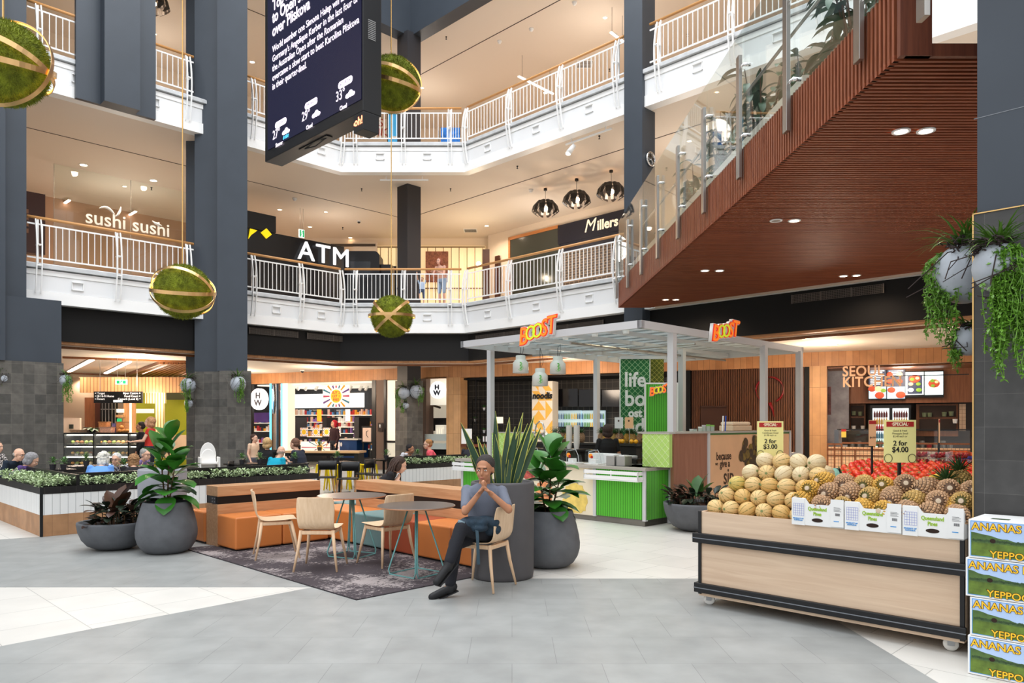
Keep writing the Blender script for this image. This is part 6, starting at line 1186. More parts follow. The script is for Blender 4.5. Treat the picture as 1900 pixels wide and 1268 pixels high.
# near pillar: its left side (faces up-left) and its front
FN = (0, 0, pi/4+pi/2)      # face turned to the left of the picture
def onpix(px, py, D): return ((px-950)/1382*D, D, 1.6-(py-788)*D/1382)
for (px, py, D, r, seed, lab, tr, sc, rz) in ((1789, 508, 5.5, .205, 51, 'large grey globe planter on the left side of the near pillar', .62, 1.3, -1.2), (1797, 632, 5.5, .105, 52, 'smaller grey globe planter below the large one on the near pillar', .28, .7, -1.2)):
    x, y, z = onpix(px, py, D); globe((x, y, rz), 0, 0, z, r, seed, lab, trail=tr, sc=sc, side=-1)
x, y, z = onpix(1852, 496, 4.9); globe((x, y, -Q), 0, 0, z, .15, 53, 'globe planter buried in long trailing greenery on the front of the near pillar', trail=.82, sc=2.4, side=1, trx=.35)
x, y, z = onpix(1905, 540, 4.85); globe((x, y, -Q), 0, 0, z, .14, 54, 'globe planter with leafy trails cut off by the right edge of the picture', trail=.5, sc=1.2, side=0, trx=.1)
for (px, py, D, r, seed, lab, tr, rz, sd) in ((442, 713, 19.85, .2, 61, 'globe planter with trailing greenery on the front of the tall left pillar', .62, 0, 1), (349, 716, 20.2, .2, 62, 'upper globe planter on the left flank of the tall left pillar', .55, .8, -1), (350, 749, 20.2, .11, 63, 'small lower globe planter on the left flank of the tall left pillar', .3, .8, -1),
                                             (122, 706, 17.3, .13, 64, 'globe planter with greenery at the right corner of the far left pillar', .6, .2, 1), (6, 703, 16.9, .13, 65, 'globe planter with greenery cut off by the left edge of the picture', .6, .2, -1),
                                             (750, 730, 24.75, .2, 66, 'globe planter on the left face of the middle pillar', .6, -.7, -1), (753, 753, 24.7, .11, 67, 'small globe planter low on the left face of the middle pillar', .3, -.7, -1), (773, 727, 24.75, .22, 68, 'globe planter on the right face of the middle pillar', .6, .5, 1)):
    x, y, z = onpix(px, py, D); globe((x, y, rz), 0, 0, z, r, seed, lab, trail=tr, sc=.8, side=sd, trx=.55)
# pillar lamp-free small things: pineapples and oranges of the juice bar are built with the fruit
# ============================================================ FRUIT STAND
LAM = wood('laminate_oak', (206, 176, 148), (222, 196, 168), 'x', .6, .4, 22)
tr = root(FR, 'produce_trolley', 'pale oak produce trolley on white castors with black bumper rails', 'trolley'); a0, a1, b0, b1 = -3.5, -1.43, 5.85, 6.87
MB().box(a0+.02, a1-.02, b0+.0, b0+.02, .1, .83).build('front_panel', LAM, tr); box(a0, a0+.02, b0+.02, b1-.02, .1, .83).build('end_panel', LAM, tr); box(a1-.02, a1, b0+.02, b1-.02, .1, .83).build('end_panel', LAM, tr); box(a0, a1, b1-.02, b1, .1, .83).build('back_panel', LAM, tr)
box(a0+.02, a1-.02, b0+.02, b1-.02, .76, .79).build('deck', LAM, tr); box(a0, a1, b0, b1, .085, .1).build('base_board', LAM, tr)
RB = M('bumper_rubber', (20, 20, 22), .4)
for z0, z1, d in ((.555, .64, .045), (.115, .2, .035)):
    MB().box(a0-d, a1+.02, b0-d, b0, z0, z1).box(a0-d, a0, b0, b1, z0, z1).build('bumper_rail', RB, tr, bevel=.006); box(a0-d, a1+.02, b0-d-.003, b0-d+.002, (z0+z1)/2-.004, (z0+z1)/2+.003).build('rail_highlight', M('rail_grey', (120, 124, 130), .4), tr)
for a in (a0, a1-.02): box(a-.004, a+.024, b0-.012, b0+.012, .1, .832).build('corner_angle', DARKMETAL, tr)
for a, b in ((a0+.06, b0+.07), (a1-.1, b0+.07), (a0+.06, b1-.1), (a1-.1, b1-.1)):
    mb = MB(); mb.M = Matrix.Translation((a, b, .05)) @ Matrix.Rotation(.3, 4, 'Z') @ Matrix.Rotation(pi/2, 4, 'X'); mb.lathe([(.012, -.014), (.046, -.014), (.05, -.008), (.05, .008), (.046, .014), (.012, .014)], 24); c = mb.build('castor', M('castor_white', (222, 220, 214), .4), tr, True)
    mb = MB(); mb.M = Matrix.Translation((a, b, 0)) @ Matrix.Rotation(.3, 4, 'Z'); mb.box(-.022, .022, -.024, -.018, .04, .095).box(-.022, .022, .018, .024, .04, .095).box(-.03, .045, -.03, .03, .082, .09); mb.build('castor_fork', M('zinc', (150, 152, 154), .35, .8), c)
MEL = []
def melonmat(i, c1, c2):
    m = M('melon_rind_%d' % i, c1, .55); nt = m.node_tree; b = nt.nodes['Principled BSDF']; L = nt.links.new; tc = nt.nodes.new('ShaderNodeTexCoord'); s = nt.nodes.new('ShaderNodeSeparateXYZ'); at_ = nt.nodes.new('ShaderNodeMath'); at_.operation = 'ARCTAN2'
    mu = nt.nodes.new('ShaderNodeMath'); mu.operation = 'MULTIPLY'; mu.inputs[1].default_value = 10; sn = nt.nodes.new('ShaderNodeMath'); sn.operation = 'SINE'; r = nt.nodes.new('ShaderNodeValToRGB'); n = nt.nodes.new('ShaderNodeTexNoise'); n.inputs['Scale'].default_value = 60; n.inputs['Detail'].default_value = 6
    ad = nt.nodes.new('ShaderNodeMath'); ad.operation = 'MULTIPLY_ADD'; ad.inputs[1].default_value = .9
    L(tc.outputs['Object'], s.inputs[0]); L(s.outputs['Y'], at_.inputs[0]); L(s.outputs['Z'], at_.inputs[1]); L(at_.outputs[0], mu.inputs[0]); L(mu.outputs[0], sn.inputs[0]); L(tc.outputs['Object'], n.inputs['Vector']); L(n.outputs['Fac'], ad.inputs[0]); L(sn.outputs[0], ad.inputs[2]); L(ad.outputs[0], r.inputs[0])
    e = r.color_ramp.elements; e[0].position = -.0; e[0].color = (*lin(c2), 1); e[1].position = .1; e[1].color = (*lin(c1), 1); r.color_ramp.elements[0].position = 0; e[0].position = 0
    mm = nt.nodes.new('ShaderNodeMath'); mm.operation = 'ADD'; mm.inputs[1].default_value = .5; nt.links.remove(ad.outputs[0].links[0]); L(ad.outputs[0], mm.inputs[0]); L(mm.outputs[0], r.inputs[0]); L(r.outputs[0], b.inputs['Base Color'])
    bp = nt.nodes.new('ShaderNodeBump'); bp.inputs['Strength'].default_value = .35; bp.inputs['Distance'].default_value = .01; L(n.outputs['Fac'], bp.inputs['Height']); L(bp.outputs[0], b.inputs['Normal']); return m
for i, (c1, c2) in enumerate((((214, 180, 122), (130, 120, 66)), ((204, 164, 98), (134, 116, 56)), ((216, 196, 156), (186, 160, 118)), ((198, 172, 92), (110, 116, 52)))):
    t = thing('rockmelon', 'x', 'melon', (0, 0, 0), 0, 'rockmelons on the trolley'); MB().ell((0, 0, 0), (.082, .073, .072), 28, 18).build('rind', melonmat(i, c1, c2), t, True); MB().lathe([(.012, 0), (.01, .006), (.003, .006)], 10).build('stem_scar', M('scar_green', (120, 130, 80), .7), t, rot=(0, pi/2, 0), loc=(.079, 0, 0)); MEL.append(t)
rnd = random.Random(12); first = [True]*4
ROWN = ('bottom', 'second', 'third', 'fourth', 'topmost')
def melon(a, b, z, row, k, n, back=False):
    pale = row >= 3; i = rnd.choice((2, 2, 0)) if pale else rnd.choice((0, 1, 3, 0, 1)); loc = world(FR, a, b, z)
    lab = ('%s rockmelon in the %s row of the pile, %s from its left end' % (('pale netted', 'deep yellow', 'creamy', 'greenish ribbed')[[0, 1, 2, 3][i]], ROWN[row], ('first', 'second', 'third', 'fourth', 'fifth', 'sixth', 'seventh')[k])) if not back else 'rockmelon hidden inside the pile behind the front slope'
    if first[i]: first[i] = False; o = MEL[i]; o.location = loc; o['label'] = lab; rot = o
    else: o = dup(MEL[i], loc, 0, lab)
    if back: o['group'] = 'rockmelons inside the pile'
    o.rotation_euler = (rnd.uniform(-.3, .3), rnd.uniform(-.5, .5), rnd.choice((-2.2, -1.9, -1.2, -2.8, .3))+rnd.uniform(-.3, .3))
for row, (n, aa) in enumerate(((6, -3.4), (5, -3.33), (5, -3.27), (5, -3.18), (4, -3.08))):
    for k in range(n): melon(aa+.152*k, 5.96+.074*row, .862+.104*row, row, k, n)
for row, (n, aa) in enumerate(((6, -3.4), (6, -3.33), (6, -3.25), (4, -3.1))):
    for j in (1, 2):
        for k in range(n): melon(aa+.152*k, 5.96+.152*j+.074*row, .862+.104*row, row, k, n, True)
# pineapples
PN = []
for i, (c1, c2, rr) in enumerate((((186, 150, 84), (96, 92, 44), (.072, .085)), ((178, 140, 104), (110, 84, 64), (.078, .095)), ((206, 158, 66), (120, 100, 36), (.075, .09)))):
    t = thing('pineapple', 'x', 'pineapple', (0, 0, 0), 0, 'pineapples on the trolley'); mb = MB(); R_, H = rr; mb.ell((0, 0, 0), (R_*.975, R_*.975, H*1.12), 20, 14); mb.build('core', M('pine_core%d' % i, c2, .7), t, True); mb = MB()
    for j in range(11):
        v = -.88+1.76*j/10; q = sqrt(1-v*v*.82); n = 13
        for k in range(n):
            az = 2*pi*(k+.5*(j % 2))/n; c = Vector((R_*q*cos(az), R_*q*sin(az), v*H*1.15)); nrm = Vector((cos(az)*q, sin(az)*q, v*.8)).normalized(); u = nrm.cross(Vector((0, 0, 1))).normalized(); w = u.cross(nrm); s_ = .0172*q
            mb.add([c+u*s_, c-w*.0158, c-u*s_, c+w*.0158, c+nrm*.0085], [(0, 1, 4), (1, 2, 4), (2, 3, 4), (3, 0, 4)])
    mb.build('eyes', M('pine_eye%d' % i, c1, .6, noise=.35, ns=60), t); mb = MB()
    mb.lathe([(.02, 0), (.017, .012), (.004, .013)], 10, (0, 0, H*1.05)).build('stem_butt', M('pine_butt', (206, 186, 160), .7), t); PN.append(t)
firstp = [True]*3
def crown(t, z):
    mb = MB(); rn = random.Random(3)
    for k in range(34): az = k*2.4; el = .4+1.1*k/34; mb.leaf((.01*cos(az), .01*sin(az), z), (cos(az)*cos(el), sin(az)*cos(el), sin(el)), (-cos(az)*sin(el), -sin(az)*sin(el), cos(el)), .13+.03*rn.random(), .022, .5, .25, 4, [.8, 1, .7, .4, .03])
    return mb
CR_ = M('crown_green', (56, 92, 48), .5)
def pineapple(a, b, z, rot, lab, i=None, group=None, F=FR, sc=1, crowned=False):
    i = rnd.randrange(3) if i is None else i; loc = world(F, a, b, z)
    if firstp[i]: firstp[i] = False; o = PN[i]; o.location = loc; o['label'] = lab
    else: o = dup(PN[i], loc, 0, lab)
    if group: o['group'] = group
    o.rotation_euler = rot; o.scale = (sc, sc, sc)
    if crowned: crown(o, .09).build('leaf_crown', CR_, o)
    return o
W1 = ('bottom row', 'second row', 'top row'); NUM = ('first', 'second', 'third', 'fourth', 'fifth', 'sixth', 'seventh', 'eighth', 'ninth')
cnt = 0
for row, (n, aa, z, b, da) in enumerate(((8, -2.6, .965, 5.93, .158), (8, -2.57, 1.05, 6.02, .155), (8, -2.5, 1.125, 6.14, .15))):
    for k in range(n):
        a = aa+da*k; i = rnd.randrange(3); e = rnd.uniform(-.25, .25); o = pineapple(a, b+rnd.uniform(-.015, .015), z+rnd.uniform(-.012, .015), (pi/2+rnd.uniform(-.3, .3), 0, -Q+rnd.uniform(-.5, .5)), '%s pineapple, end-on, %s from left in the %s of the heap' % (('yellow-green', 'pinkish brown', 'golden')[i], NUM[k], W1[row]), i)
for row, (n, aa, z, b, da) in enumerate(((7, -2.55, .95, 6.2, .16), (7, -2.5, 1.04, 6.3, .16))):
    for k in range(n): pineapple(aa+da*k, b, z, (pi/2, 0, -Q+rnd.uniform(-.4, .4)), 'pineapple buried inside the trolley heap behind the front rows', None, 'pineapples inside the trolley heap')
pineapple(-1.54, 6.02, 1.0, (pi/2, 0, -Q+1.5), 'pineapple lying on its side across the right end of the trolley heap', 2)
for k, (px, py, D) in enumerate(((1758, 890, 5.9), (1786, 872, 6.0), (1792, 915, 5.65))):
    x, y, z = onpix(px, py, D); o = pineapple(0, 0, 0, (-.35, .25-.2*k, .3), 'upright crowned pineapple at the right end of the heap, %s' % ('left of the group', 'tallest, against the pillar', 'lowest, half hidden')[k], 0, crowned=True); o.location = (x, y, z-.1)
# printed pineapple cartons on the trolley
CARD = M('carton_white', (232, 232, 230), .6); CG = M('print_lime', (150, 190, 30), .6); CB = M('print_blue', (70, 150, 214), .6)
for i, (px0, px1) in enumerate(((1470, 1567), (1568, 1674), (1675, 1790))):
    b = 5.828; a0_, a1_ = A(FR, px0, b)+.004, A(FR, px1, b)-.004; w = a1_-a0_; t = thing('pineapple_carton', 'white open pineapple carton, %s of the three along the trolley edge' % ('leftmost', 'middle', 'rightmost')[i], 'carton', world(FR, a0_, b, .8), -Q, 'pineapple cartons')
    H = .2; P = [(0, .0), (w*.26, -.012), (w*.76, -.012), (w, 0.0), (w, H), (w*.8, H), (w*.72, H-.045), (w*.34, H-.045), (w*.26, H), (0, H)]
    MB().slab([(x, z+.015) for x, z in P], -.008, .0).build('front_face', CARD, t); MB().box(0, .006, 0, .55, .0, H).box(w-.006, w, 0, .55, 0, H).box(0, w, .544, .55, 0, H).box(0, w, 0, .55, 0, .006).build('carton_body', CARD, t)
    box(-.002, w*.255, -.014, -.008, .0, H+.012).build('side_flap', CARD, t); box(w*.76, w+.002, -.014, -.008, .01, H+.02).build('side_flap', CARD, t)
    text('Queensland\nPines', .04, (w*.5, -.0095, .115), CG, t, bold=.0009, ext=.0006, sx=.76, lsp=.95, name='carton_print')
    mb = MB(); mb.slab([(w*.5+.042*cos(k*pi/10)*(1 if abs(cos(k*pi/10)) < .7 else 1.05), .047+.016*sin(k*pi/10)) for k in range(20)], -.0095, -.008); mb.build('hand_hole', M('hole_dark', (46, 30, 22), .9), t)
    mb = MB()
    for k in range(6): mb.box(.012+k*w*.042, .0135+k*w*.042, -.0155, -.014, .075, .17)
    for k in range(6): mb.box(.012, .0135+5*w*.042, -.0155, -.014, .075+k*.019, .0765+k*.019)
    mb.build('printed_grid', M('grid_ink', (120, 130, 200), .6), t); text('PRODUCT OF\nAUSTRALIA', .0135, (w*.13, -.0155, .045), CB, t, bold=.0004, ext=.0004, name='carton_print')
    mb = MB()
    for k in range(8): mb.box(w*.85+k*.0045, w*.85+.0022+k*.0045, -.0155, -.014, .095, .115)
    for k in range(4): mb.box(w*.82, w*.96-.01*(k % 2), -.0155, -.014, .13+k*.009, .132+k*.009)
    mb.build('barcode', M('ink_dark', (60, 60, 66), .6), t); box(w*.82, w*.92, -.0155, -.014, .05, .056).build('blue_line', CB, t)
# price signs on stands
def price(x, y, zc, rz, l1, price_, label, w=.118, h=.165, base=.8, col=(244, 234, 156)):
    t = thing('price_sign', label, 'sign', (x, y, base), rz); zc -= base; CD = M('price_card_%d' % col[0], col, .5)
    box(-w, w, 0, .004, zc-h, zc+h).build('card', CD, t); box(-w*.85, w*.85, -.003, 0, zc+h*.68, zc+h*.92).build('red_header', M('header_red', (176, 36, 34), .5), t)
    text('·SPECIAL·', h*.22, (0, -.0045, zc+h*.8), M('header_cream', (250, 236, 200), .5), t, bold=.0008, ext=.0006, sx=w/.118*.86, name='price_text'); K = M('ink_black', (20, 20, 22), .5)
    if price_:
        text(l1, h*.12, (0, -.0015, zc+h*.36), M('ink_grey', (90, 84, 60), .5), t, ext=.0004, name='price_text', lsp=1.1); text('2 for', h*.33, (0, -.0015, zc-h*.1), K, t, bold=.0008, ext=.0006, name='price_text'); text(price_, h*.36, (0, -.0015, zc-h*.4), K, t, bold=.0008, ext=.0006, sx=.95, name='price_text')
    for s_ in (-1, 1): MB().tube([(s_*w*.74+.03*cos(k*pi/10), -.003, zc-h*.8+.033*sin(k*pi/10)) for k in range(21)], .0022, 5, cap=False).build('wire_clip', DARKMETAL, t)
    MB().box(-.011, .011, .004, .02, -.0, zc-h*.6).box(-.05, .05, -.03, .05, -.01, .0).build('stand', DARKMETAL, t); return t
price(2.33, 6.72, 1.464, 0, 'Good & fresh\nCantaloupe Good\n$1.98 each or', '$3.00', 'yellow SPECIAL price sign reading 2 for $3.00 above the rockmelons')
price((1670-950)/1382*5.75, 5.75, 1.47, 0, 'Good & fresh\nPineapple Small\n$2.48 each or', '$4.00', 'yellow SPECIAL price sign reading 2 for $4.00 above the pineapples', .124)
# tomato stand behind
FT = FR; st = root(FT, 'tomato_stand', 'sloping produce stand of red tomatoes behind the melon trolley', 'stand'); ta0, ta1 = -3.12, -1.72; tb0, tb1 = 7.45, 8.62
MB().slab([(0, 0)]*0 or [(ta0-.05, .1), (ta1+.05, .1), (ta1+.05, .95), (ta0-.05, .95)], tb0-.04, tb0-.02).build('front_panel', LAM, st)
mb = MB(); mb.add([(ta0-.05, tb0-.02, .1), (ta1+.05, tb0-.02, .1), (ta1+.05, tb1+.05, .1), (ta0-.05, tb1+.05, .1), (ta0-.05, tb0-.02, 1.02), (ta1+.05, tb0-.02, 1.02), (ta1+.05, tb1+.05, 1.155), (ta0-.05, tb1+.05, 1.155)], [(3, 2, 1, 0), (4, 5, 6, 7), (0, 1, 5, 4), (2, 3, 7, 6), (1, 2, 6, 5), (3, 0, 4, 7)]); mb.build('stand_body', LAM, st)
t0 = thing('tomato', 'ripe tomato with a green star in the sloping tray behind the pineapples', 'tomato', (0, 0, 0), 0, 'tomatoes on the sloping stand'); MB().ell((0, 0, 0), (.036, .036, .03), 12, 8).build('fruit', M('tomato_red', (214, 48, 30), .25, noise=.12, ns=3), t0, True); mb = MB()
for k in range(5): mb.leaf((0, 0, .029), (cos(k*1.256), sin(k*1.256), .15), (0, 0, 1), .02, .008, .3)
mb.build('calyx', M('calyx_green', (110, 130, 50), .6), t0); t1 = dup(t0); q = t1.children[0] if 'fruit' in t1.children[0].name else t1.children[1]; q.data = q.data.copy(); q.data.materials[0] = M('tomato_orange', (228, 84, 44), .25, noise=.12, ns=3); k_ = 0; rr_ = random.Random(9)
for j in range(15):
    for i in range(18):
        b = tb0+.03+j*.077; a = ta0+.03+i*.077+(.038 if j % 2 else 0); z = 1.052+.125*j/14+rr_.uniform(0, .022)
        if a > ta1: continue
        o = (t0, t1)[k_] if k_ < 2 else dup((t0, t1)[rr_.random() < .4]); k_ += 1; o.location = world(FT, a+rr_.uniform(-.006, .006), b+rr_.uniform(-.006, .006), z); o.rotation_euler = (rr_.uniform(-.9, .9), rr_.uniform(-.9, .9), 0)
t = thing('bag_roll', 'roll of pale mint produce bags on a black holder between melons and tomatoes', 'roll', onpix(1535, 883, 6.9), .1)
mb = MB(); mb.M = Matrix.Rotation(pi/2, 4, 'Y'); mb.lathe([(.02, -.085), (.068, -.085), (.068, .085), (.02, .085)], 30, cap=False); mb.build('roll', M('mint_film', (170, 232, 214), .3), t, True); MB().box(.086, .1, -.05, .05, -.3, .07).box(-.1, -.086, -.05, .05, -.3, .0).build('holder', DARKMETAL, t); mb = MB(); mb.leaf((.1, 0, -.06), (.2, 0, 1), (1, 0, 0), .15, .1, .2); mb.build('loose_film', M('film_green', (90, 130, 80), .4), t)
pk = thing('fruit_punnet', 'x', 'punnet', (0, 0, 0), 0, 'punnets of red fruit'); box(-.09, .09, -.06, .06, 0, .05).build('tray', CLEAR, pk); mb = MB(); rq = random.Random(4)
for i in range(18): mb.ell((rq.uniform(-.07, .07), rq.uniform(-.045, .045), rq.uniform(.02, .06)), .017, 8, 6)
q = mb.build('red_fruit', M('punnet_red', (170, 30, 40), .3), pk, True); q['kind'] = 'stuff'; MB().box(-.085, .085, -.055, .055, .05, .078).build('clear_lid', CLEAR, pk); n_ = 0
PB = root(FR, 'punnet_stand', 'stepped rear stand carrying punnets and boxes behind the tomatoes', 'stand'); box(-3.1, -1.3, 8.75, 9.6, .08, 1.13).build('body', LAM, PB); box(-3.1, -1.3, 8.75, 9.6, 1.13, 1.15).build('top', M('deck_grey', (90, 86, 82), .6), PB)
for j in range(2):
    for i in range(6):
        for h in range(2 if (i+j) % 3 else 1):
            o = pk if n_ == 0 else dup(pk); n_ += 1; o.location = world(FR, -2.62+i*.21, 8.85+j*.15, 1.151+h*.08); o.rotation_euler = (0, 0, -Q+rq.uniform(-.15, .15)); o['label'] = 'clear punnet of dark red fruit, %s in the %s stack of the %s line' % (('lower', 'upper')[h], NUM[i], ('front', 'back')[j])
for i, (px, py, D, c, l) in enumerate(((1779, 848, 8.6, (196, 40, 36), 'red'), (1797, 850, 8.5, (60, 50, 140), 'purple-blue'))):
    t = thing('fruit_box', l+' printed fruit box at the back right of the stand beside the near pillar', 'carton', onpix(px, py+8, D), -Q); w = .09
    box(-w, w, -.12, .12, -.03, .07).build('carton', M('fruit_box_'+l[:3], c, .5), t); box(-w*1.02, w*1.02, -.125, -.12, .05, .075).build('rim', M('fruit_rim_'+l[:3], tuple(min(255, v+20) for v in c), .5), t)
    for k in range(6): o = MB().ell((-.06+.06*(k % 3), -.05+.08*(k//3), .085), .035, 10, 8).build('fruit', M('peach_red', (226, 90, 40), .4, noise=.3, ns=8), None, True); o.location = t.location; o.rotation_euler = t.rotation_euler; tag(o, 'orange-red peach heaped in the %s box beside the near pillar' % l, 'peach', 'peaches in the %s box' % l)
for k in range(5):
    o = MB().ell((0, 0, 0), (.022, .022, .1), 10, 10).build('corn_cob', M('corn_yellow', (246, 206, 80), .5, bump=.8, bs=90), None, True, loc=onpix(1738+k*8, 884+2*(k % 2), 6.6), rot=(1.3, 0, .4+.2*k)); tag(o, 'yellow corn cob lying between the pineapples and tomatoes, %s from left' % NUM[k], 'corn cob', 'corn cobs')
cs = root(FR, 'corn_shelf', 'narrow shelf holding corn behind the pineapple heap', 'shelf'); box(-2.3, -1.45, 6.95, 7.35, 0.1, 1.08).build('body', LAM, cs); box(-2.3, -1.45, 6.95, 7.35, 1.08, 1.1).build('top', M('deck_grey'), cs)
for px, y0_, y1_, D, l, w_ in ((1619, 780, 828, 7.35, 'orange price sign on a black pole over the tomatoes, seen nearly edge-on', .035), (1743, 778, 822, 8.2, 'thin orange price sign seen fully edge-on near the pillar', .006)):
    x, y, z = onpix(px, (y0_+y1_)/2, D); h = (y1_-y0_)/2*D/1382; t = thing('price_sign', l, 'sign', (x, y, 1.05)); z -= 1.05; box(-w_, w_, 0, .006, z-h, z+h).build('card', M('card_orange', (236, 170, 60), .5), t); box(-w_, w_, -.002, 0, z+h*.7, z+h*.95).build('red_header', M('header_red'), t); MB().box(-.009, .009, .007, .02, 0, z+h*.5).build('pole', DARKMETAL, t)
    if w_ > .01: text('$4.99', .026, (0, -.003, z-h*.35), M('ink_black'), t, ext=.0005, name='price_text')
# stacked pineapple boxes in front of the pillar
SKYP = M('print_sky', (176, 200, 236), .5, noise=.06, ns=4); FIELD = M('print_field', (96, 120, 44), .6, noise=.35, ns=16); TREE = M('print_tree', (50, 74, 40), .6, noise=.4, ns=26); HILL = M('print_hill', (74, 100, 50), .6, noise=.25, ns=20); BRD = M('print_border', (70, 150, 220), .5)
OR_ = M('print_orange', (252, 196, 40), .5); ORD = M('print_brown', (196, 70, 30), .5)
for i in range(4):
    z0 = .249*i; dx = (.0, .012, -.012, .004)[i]; bx, by, _ = world(FR, -1.315+dx, 5.46, 0); w, d, h = .6, .4, .245
    t = thing('printed_box', 'box with green farm print and orange capital lettering, %s of the stack' % ('bottom', 'second from bottom', 'third from bottom', 'topmost')[i], 'carton', (bx, by, z0), -Q, 'stacked printed pineapple boxes')
    box(0, w, 0, d, 0, h).build('carton', CARD, t, bevel=.003); y_ = -.0012
    box(.012, w-.01, y_, 0, .012, h-.008).build('blue_border', BRD, t); box(.016, w-.014, y_-.0006, y_, .1, h-.012).build('sky_print', SKYP, t); box(.016, w-.014, y_-.0008, y_, .016, .12).build('field_print', FIELD, t)
    rb = random.Random(i); P = [(.016, .1)]+[(.016+k*.0285, .118+.045*max(0, 1-k/9)+.008*rb.random()) for k in range(20)]+[(.016+19*.0285, .1)]; MB().slab(P, y_-.0012, y_-.0008).build('hill_print', HILL, t)
    mb = MB()
    for k in range(46): mb.ell((.03+k*.012, y_-.001, .112+.006*rb.random()), (.01, .0006, .009), 6, 5)
    mb.build('tree_print', TREE, t)
    for bo, ey, m_ in ((.003, 0, ORD), (.0006, -.0012, OR_)):
        text('ANANAS HILL', .066, (.018, y_-.0022+ey, h-.044), m_, t, bold=bo, ext=.0005, align='LEFT', sx=1.02, name='box_print'); text('YEPPOON', .062, (w*.2, y_-.0022+ey, .032), m_, t, bold=bo, ext=.0005, align='LEFT', sx=1.0, name='box_print')
    mb = MB(); mb.slab([(.135+.016*cos(k*pi/9), .118+.014*sin(k*pi/9)) for k in range(18)], y_-.0026, y_-.001); mb.build('hand_hole', M('hole_dark'), t)
    if i == 3: MB().box(.1, .2, .1, .16, h, h+.001).box(.34, .5, .1, .2, h, h+.001).build('top_print', TREE, t)
# pineapples and oranges along the back of the juice bar
for k in range(15):
    if k in (5, 6): continue
    a = A(FR, 1030+k*12, 12.1); pineapple(a, 12.1+.05*(k % 2), 1.32, (rnd.uniform(-.06, .06), rnd.uniform(-.06, .06), 0), 'crowned pineapple on the back bench of the juice bar, %s the barista' % ('left of' if k < 7 else 'right of'), k % 3, 'pineapples on the juice bar bench', crowned=True)
for k, px in enumerate((1143, 1150, 1155, 1172, 1180)):
    o = MB().ell((0, 0, 0), .045, 12, 8).build('orange', M('citrus', (246, 176, 40), .4), None, True, loc=world(FR, A(FR, px, 11.93), 11.93, 1.266)); tag(o, 'small orange on the back bench of the juice bar in front of the pineapples', 'orange', 'oranges on the juice bar bench')
# ============================================================ PEOPLE
def loft(mb, rings, n=16):
    vs = []; m = len(rings)
    for c, rx, ry, yaw in rings:
        for k in range(n):
            t = 2*pi*k/n; x, y = rx*cos(t), ry*sin(t); vs.append((c[0]+x*cos(yaw)-y*sin(yaw), c[1]+x*sin(yaw)+y*cos(yaw), c[2]))
    fs = [(i*n+k, i*n+(k+1) % n, (i+1)*n+(k+1) % n, (i+1)*n+k) for i in range(m-1) for k in range(n)]+[tuple(range(n-1, -1, -1)), tuple(range((m-1)*n, m*n))]
    return mb.add(vs, fs)
def remesh(o, v, it=4):
    r = o.modifiers.new('union', 'REMESH'); r.mode = 'VOXEL'; r.voxel_size = v; r.use_smooth_shade = True
    s = o.modifiers.new('smooth', 'SMOOTH'); s.factor = .5; s.iterations = it
def hand(mb, w, d, nrm, side, s, curl=.6):
    """palm, four unequal fingers and a thumb leaving the side of the palm"""
    w = Vector(w); d = Vector(d).normalized(); nrm = Vector(nrm); u = d.cross(nrm).normalized(); nrm = u.cross(d).normalized()
    for q in (-1, 0, 1): mb.cap(w+u*q*.022*s, w+d*.085*s+u*q*.026*s, .016*s, .015*s, 8)
    for i, (L, off) in enumerate(((.066, -1.5), (.076, -.5), (.07, .5), (.054, 1.5))):
        b = w+d*.088*s+u*off*.0195*s*side; r = .0088*s; dd = d
        for L2, c in ((.45, .3), (.32, .8), (.23, .9)):
            dd = (Matrix.Rotation(curl*c, 3, u) @ dd).normalized(); e = b+dd*L*L2*s; mb.cap(b, e, r, r*.92, 7); b = e; r *= .93
    b = w+d*.02*s-u*.03*s*side; t1 = b+(d*.6-u*side*.75+nrm*-.2).normalized()*.042*s; t2 = t1+(d*.95-u*side*.15-nrm*.3).normalized()*.03*s; mb.cap(b, t1, .013*s, .011*s, 8); mb.cap(t1, t2, .0105*s, .009*s, 8)
SITJ = dict(pel=(0, 0, .55), che=(0, .01, .86), nec=(0, 0, 1.04), hea=(0, -.025, 1.19), sL=(.17, .01, .985), sR=(-.17, .01, .985), eL=(.23, -.1, .75), eR=(-.23, -.1, .75), wL=(.13, -.33, .77), wR=(-.13, -.33, .77),
            hL=(.09, -.02, .53), hR=(-.09, -.02, .53), kL=(.12, -.43, .5), kR=(-.12, -.43, .5), aL=(.12, -.4, .09), aR=(-.12, -.4, .09), tL=(.13, -.56, .035), tR=(-.13, -.56, .035))
STANDJ = dict(pel=(0, 0, .93), che=(0, .01, 1.24), nec=(0, 0, 1.42), hea=(0, -.025, 1.57), sL=(.175, .01, 1.365), sR=(-.175, .01, 1.365), eL=(.24, .02, 1.1), eR=(-.24, .02, 1.1), wL=(.25, -.1, .87), wR=(-.25, -.1, .87),
              hL=(.09, 0, .9), hR=(-.09, 0, .9), kL=(.1, -.02, .49), kR=(-.1, -.02, .49), aL=(.1, .02, .09), aR=(-.1, .02, .09), tL=(.12, -.14, .035), tR=(-.12, -.14, .035))
SKIN = M('skin_fair', (226, 178, 150), .5); SKIN2 = M('skin_tan', (178, 124, 92), .5)
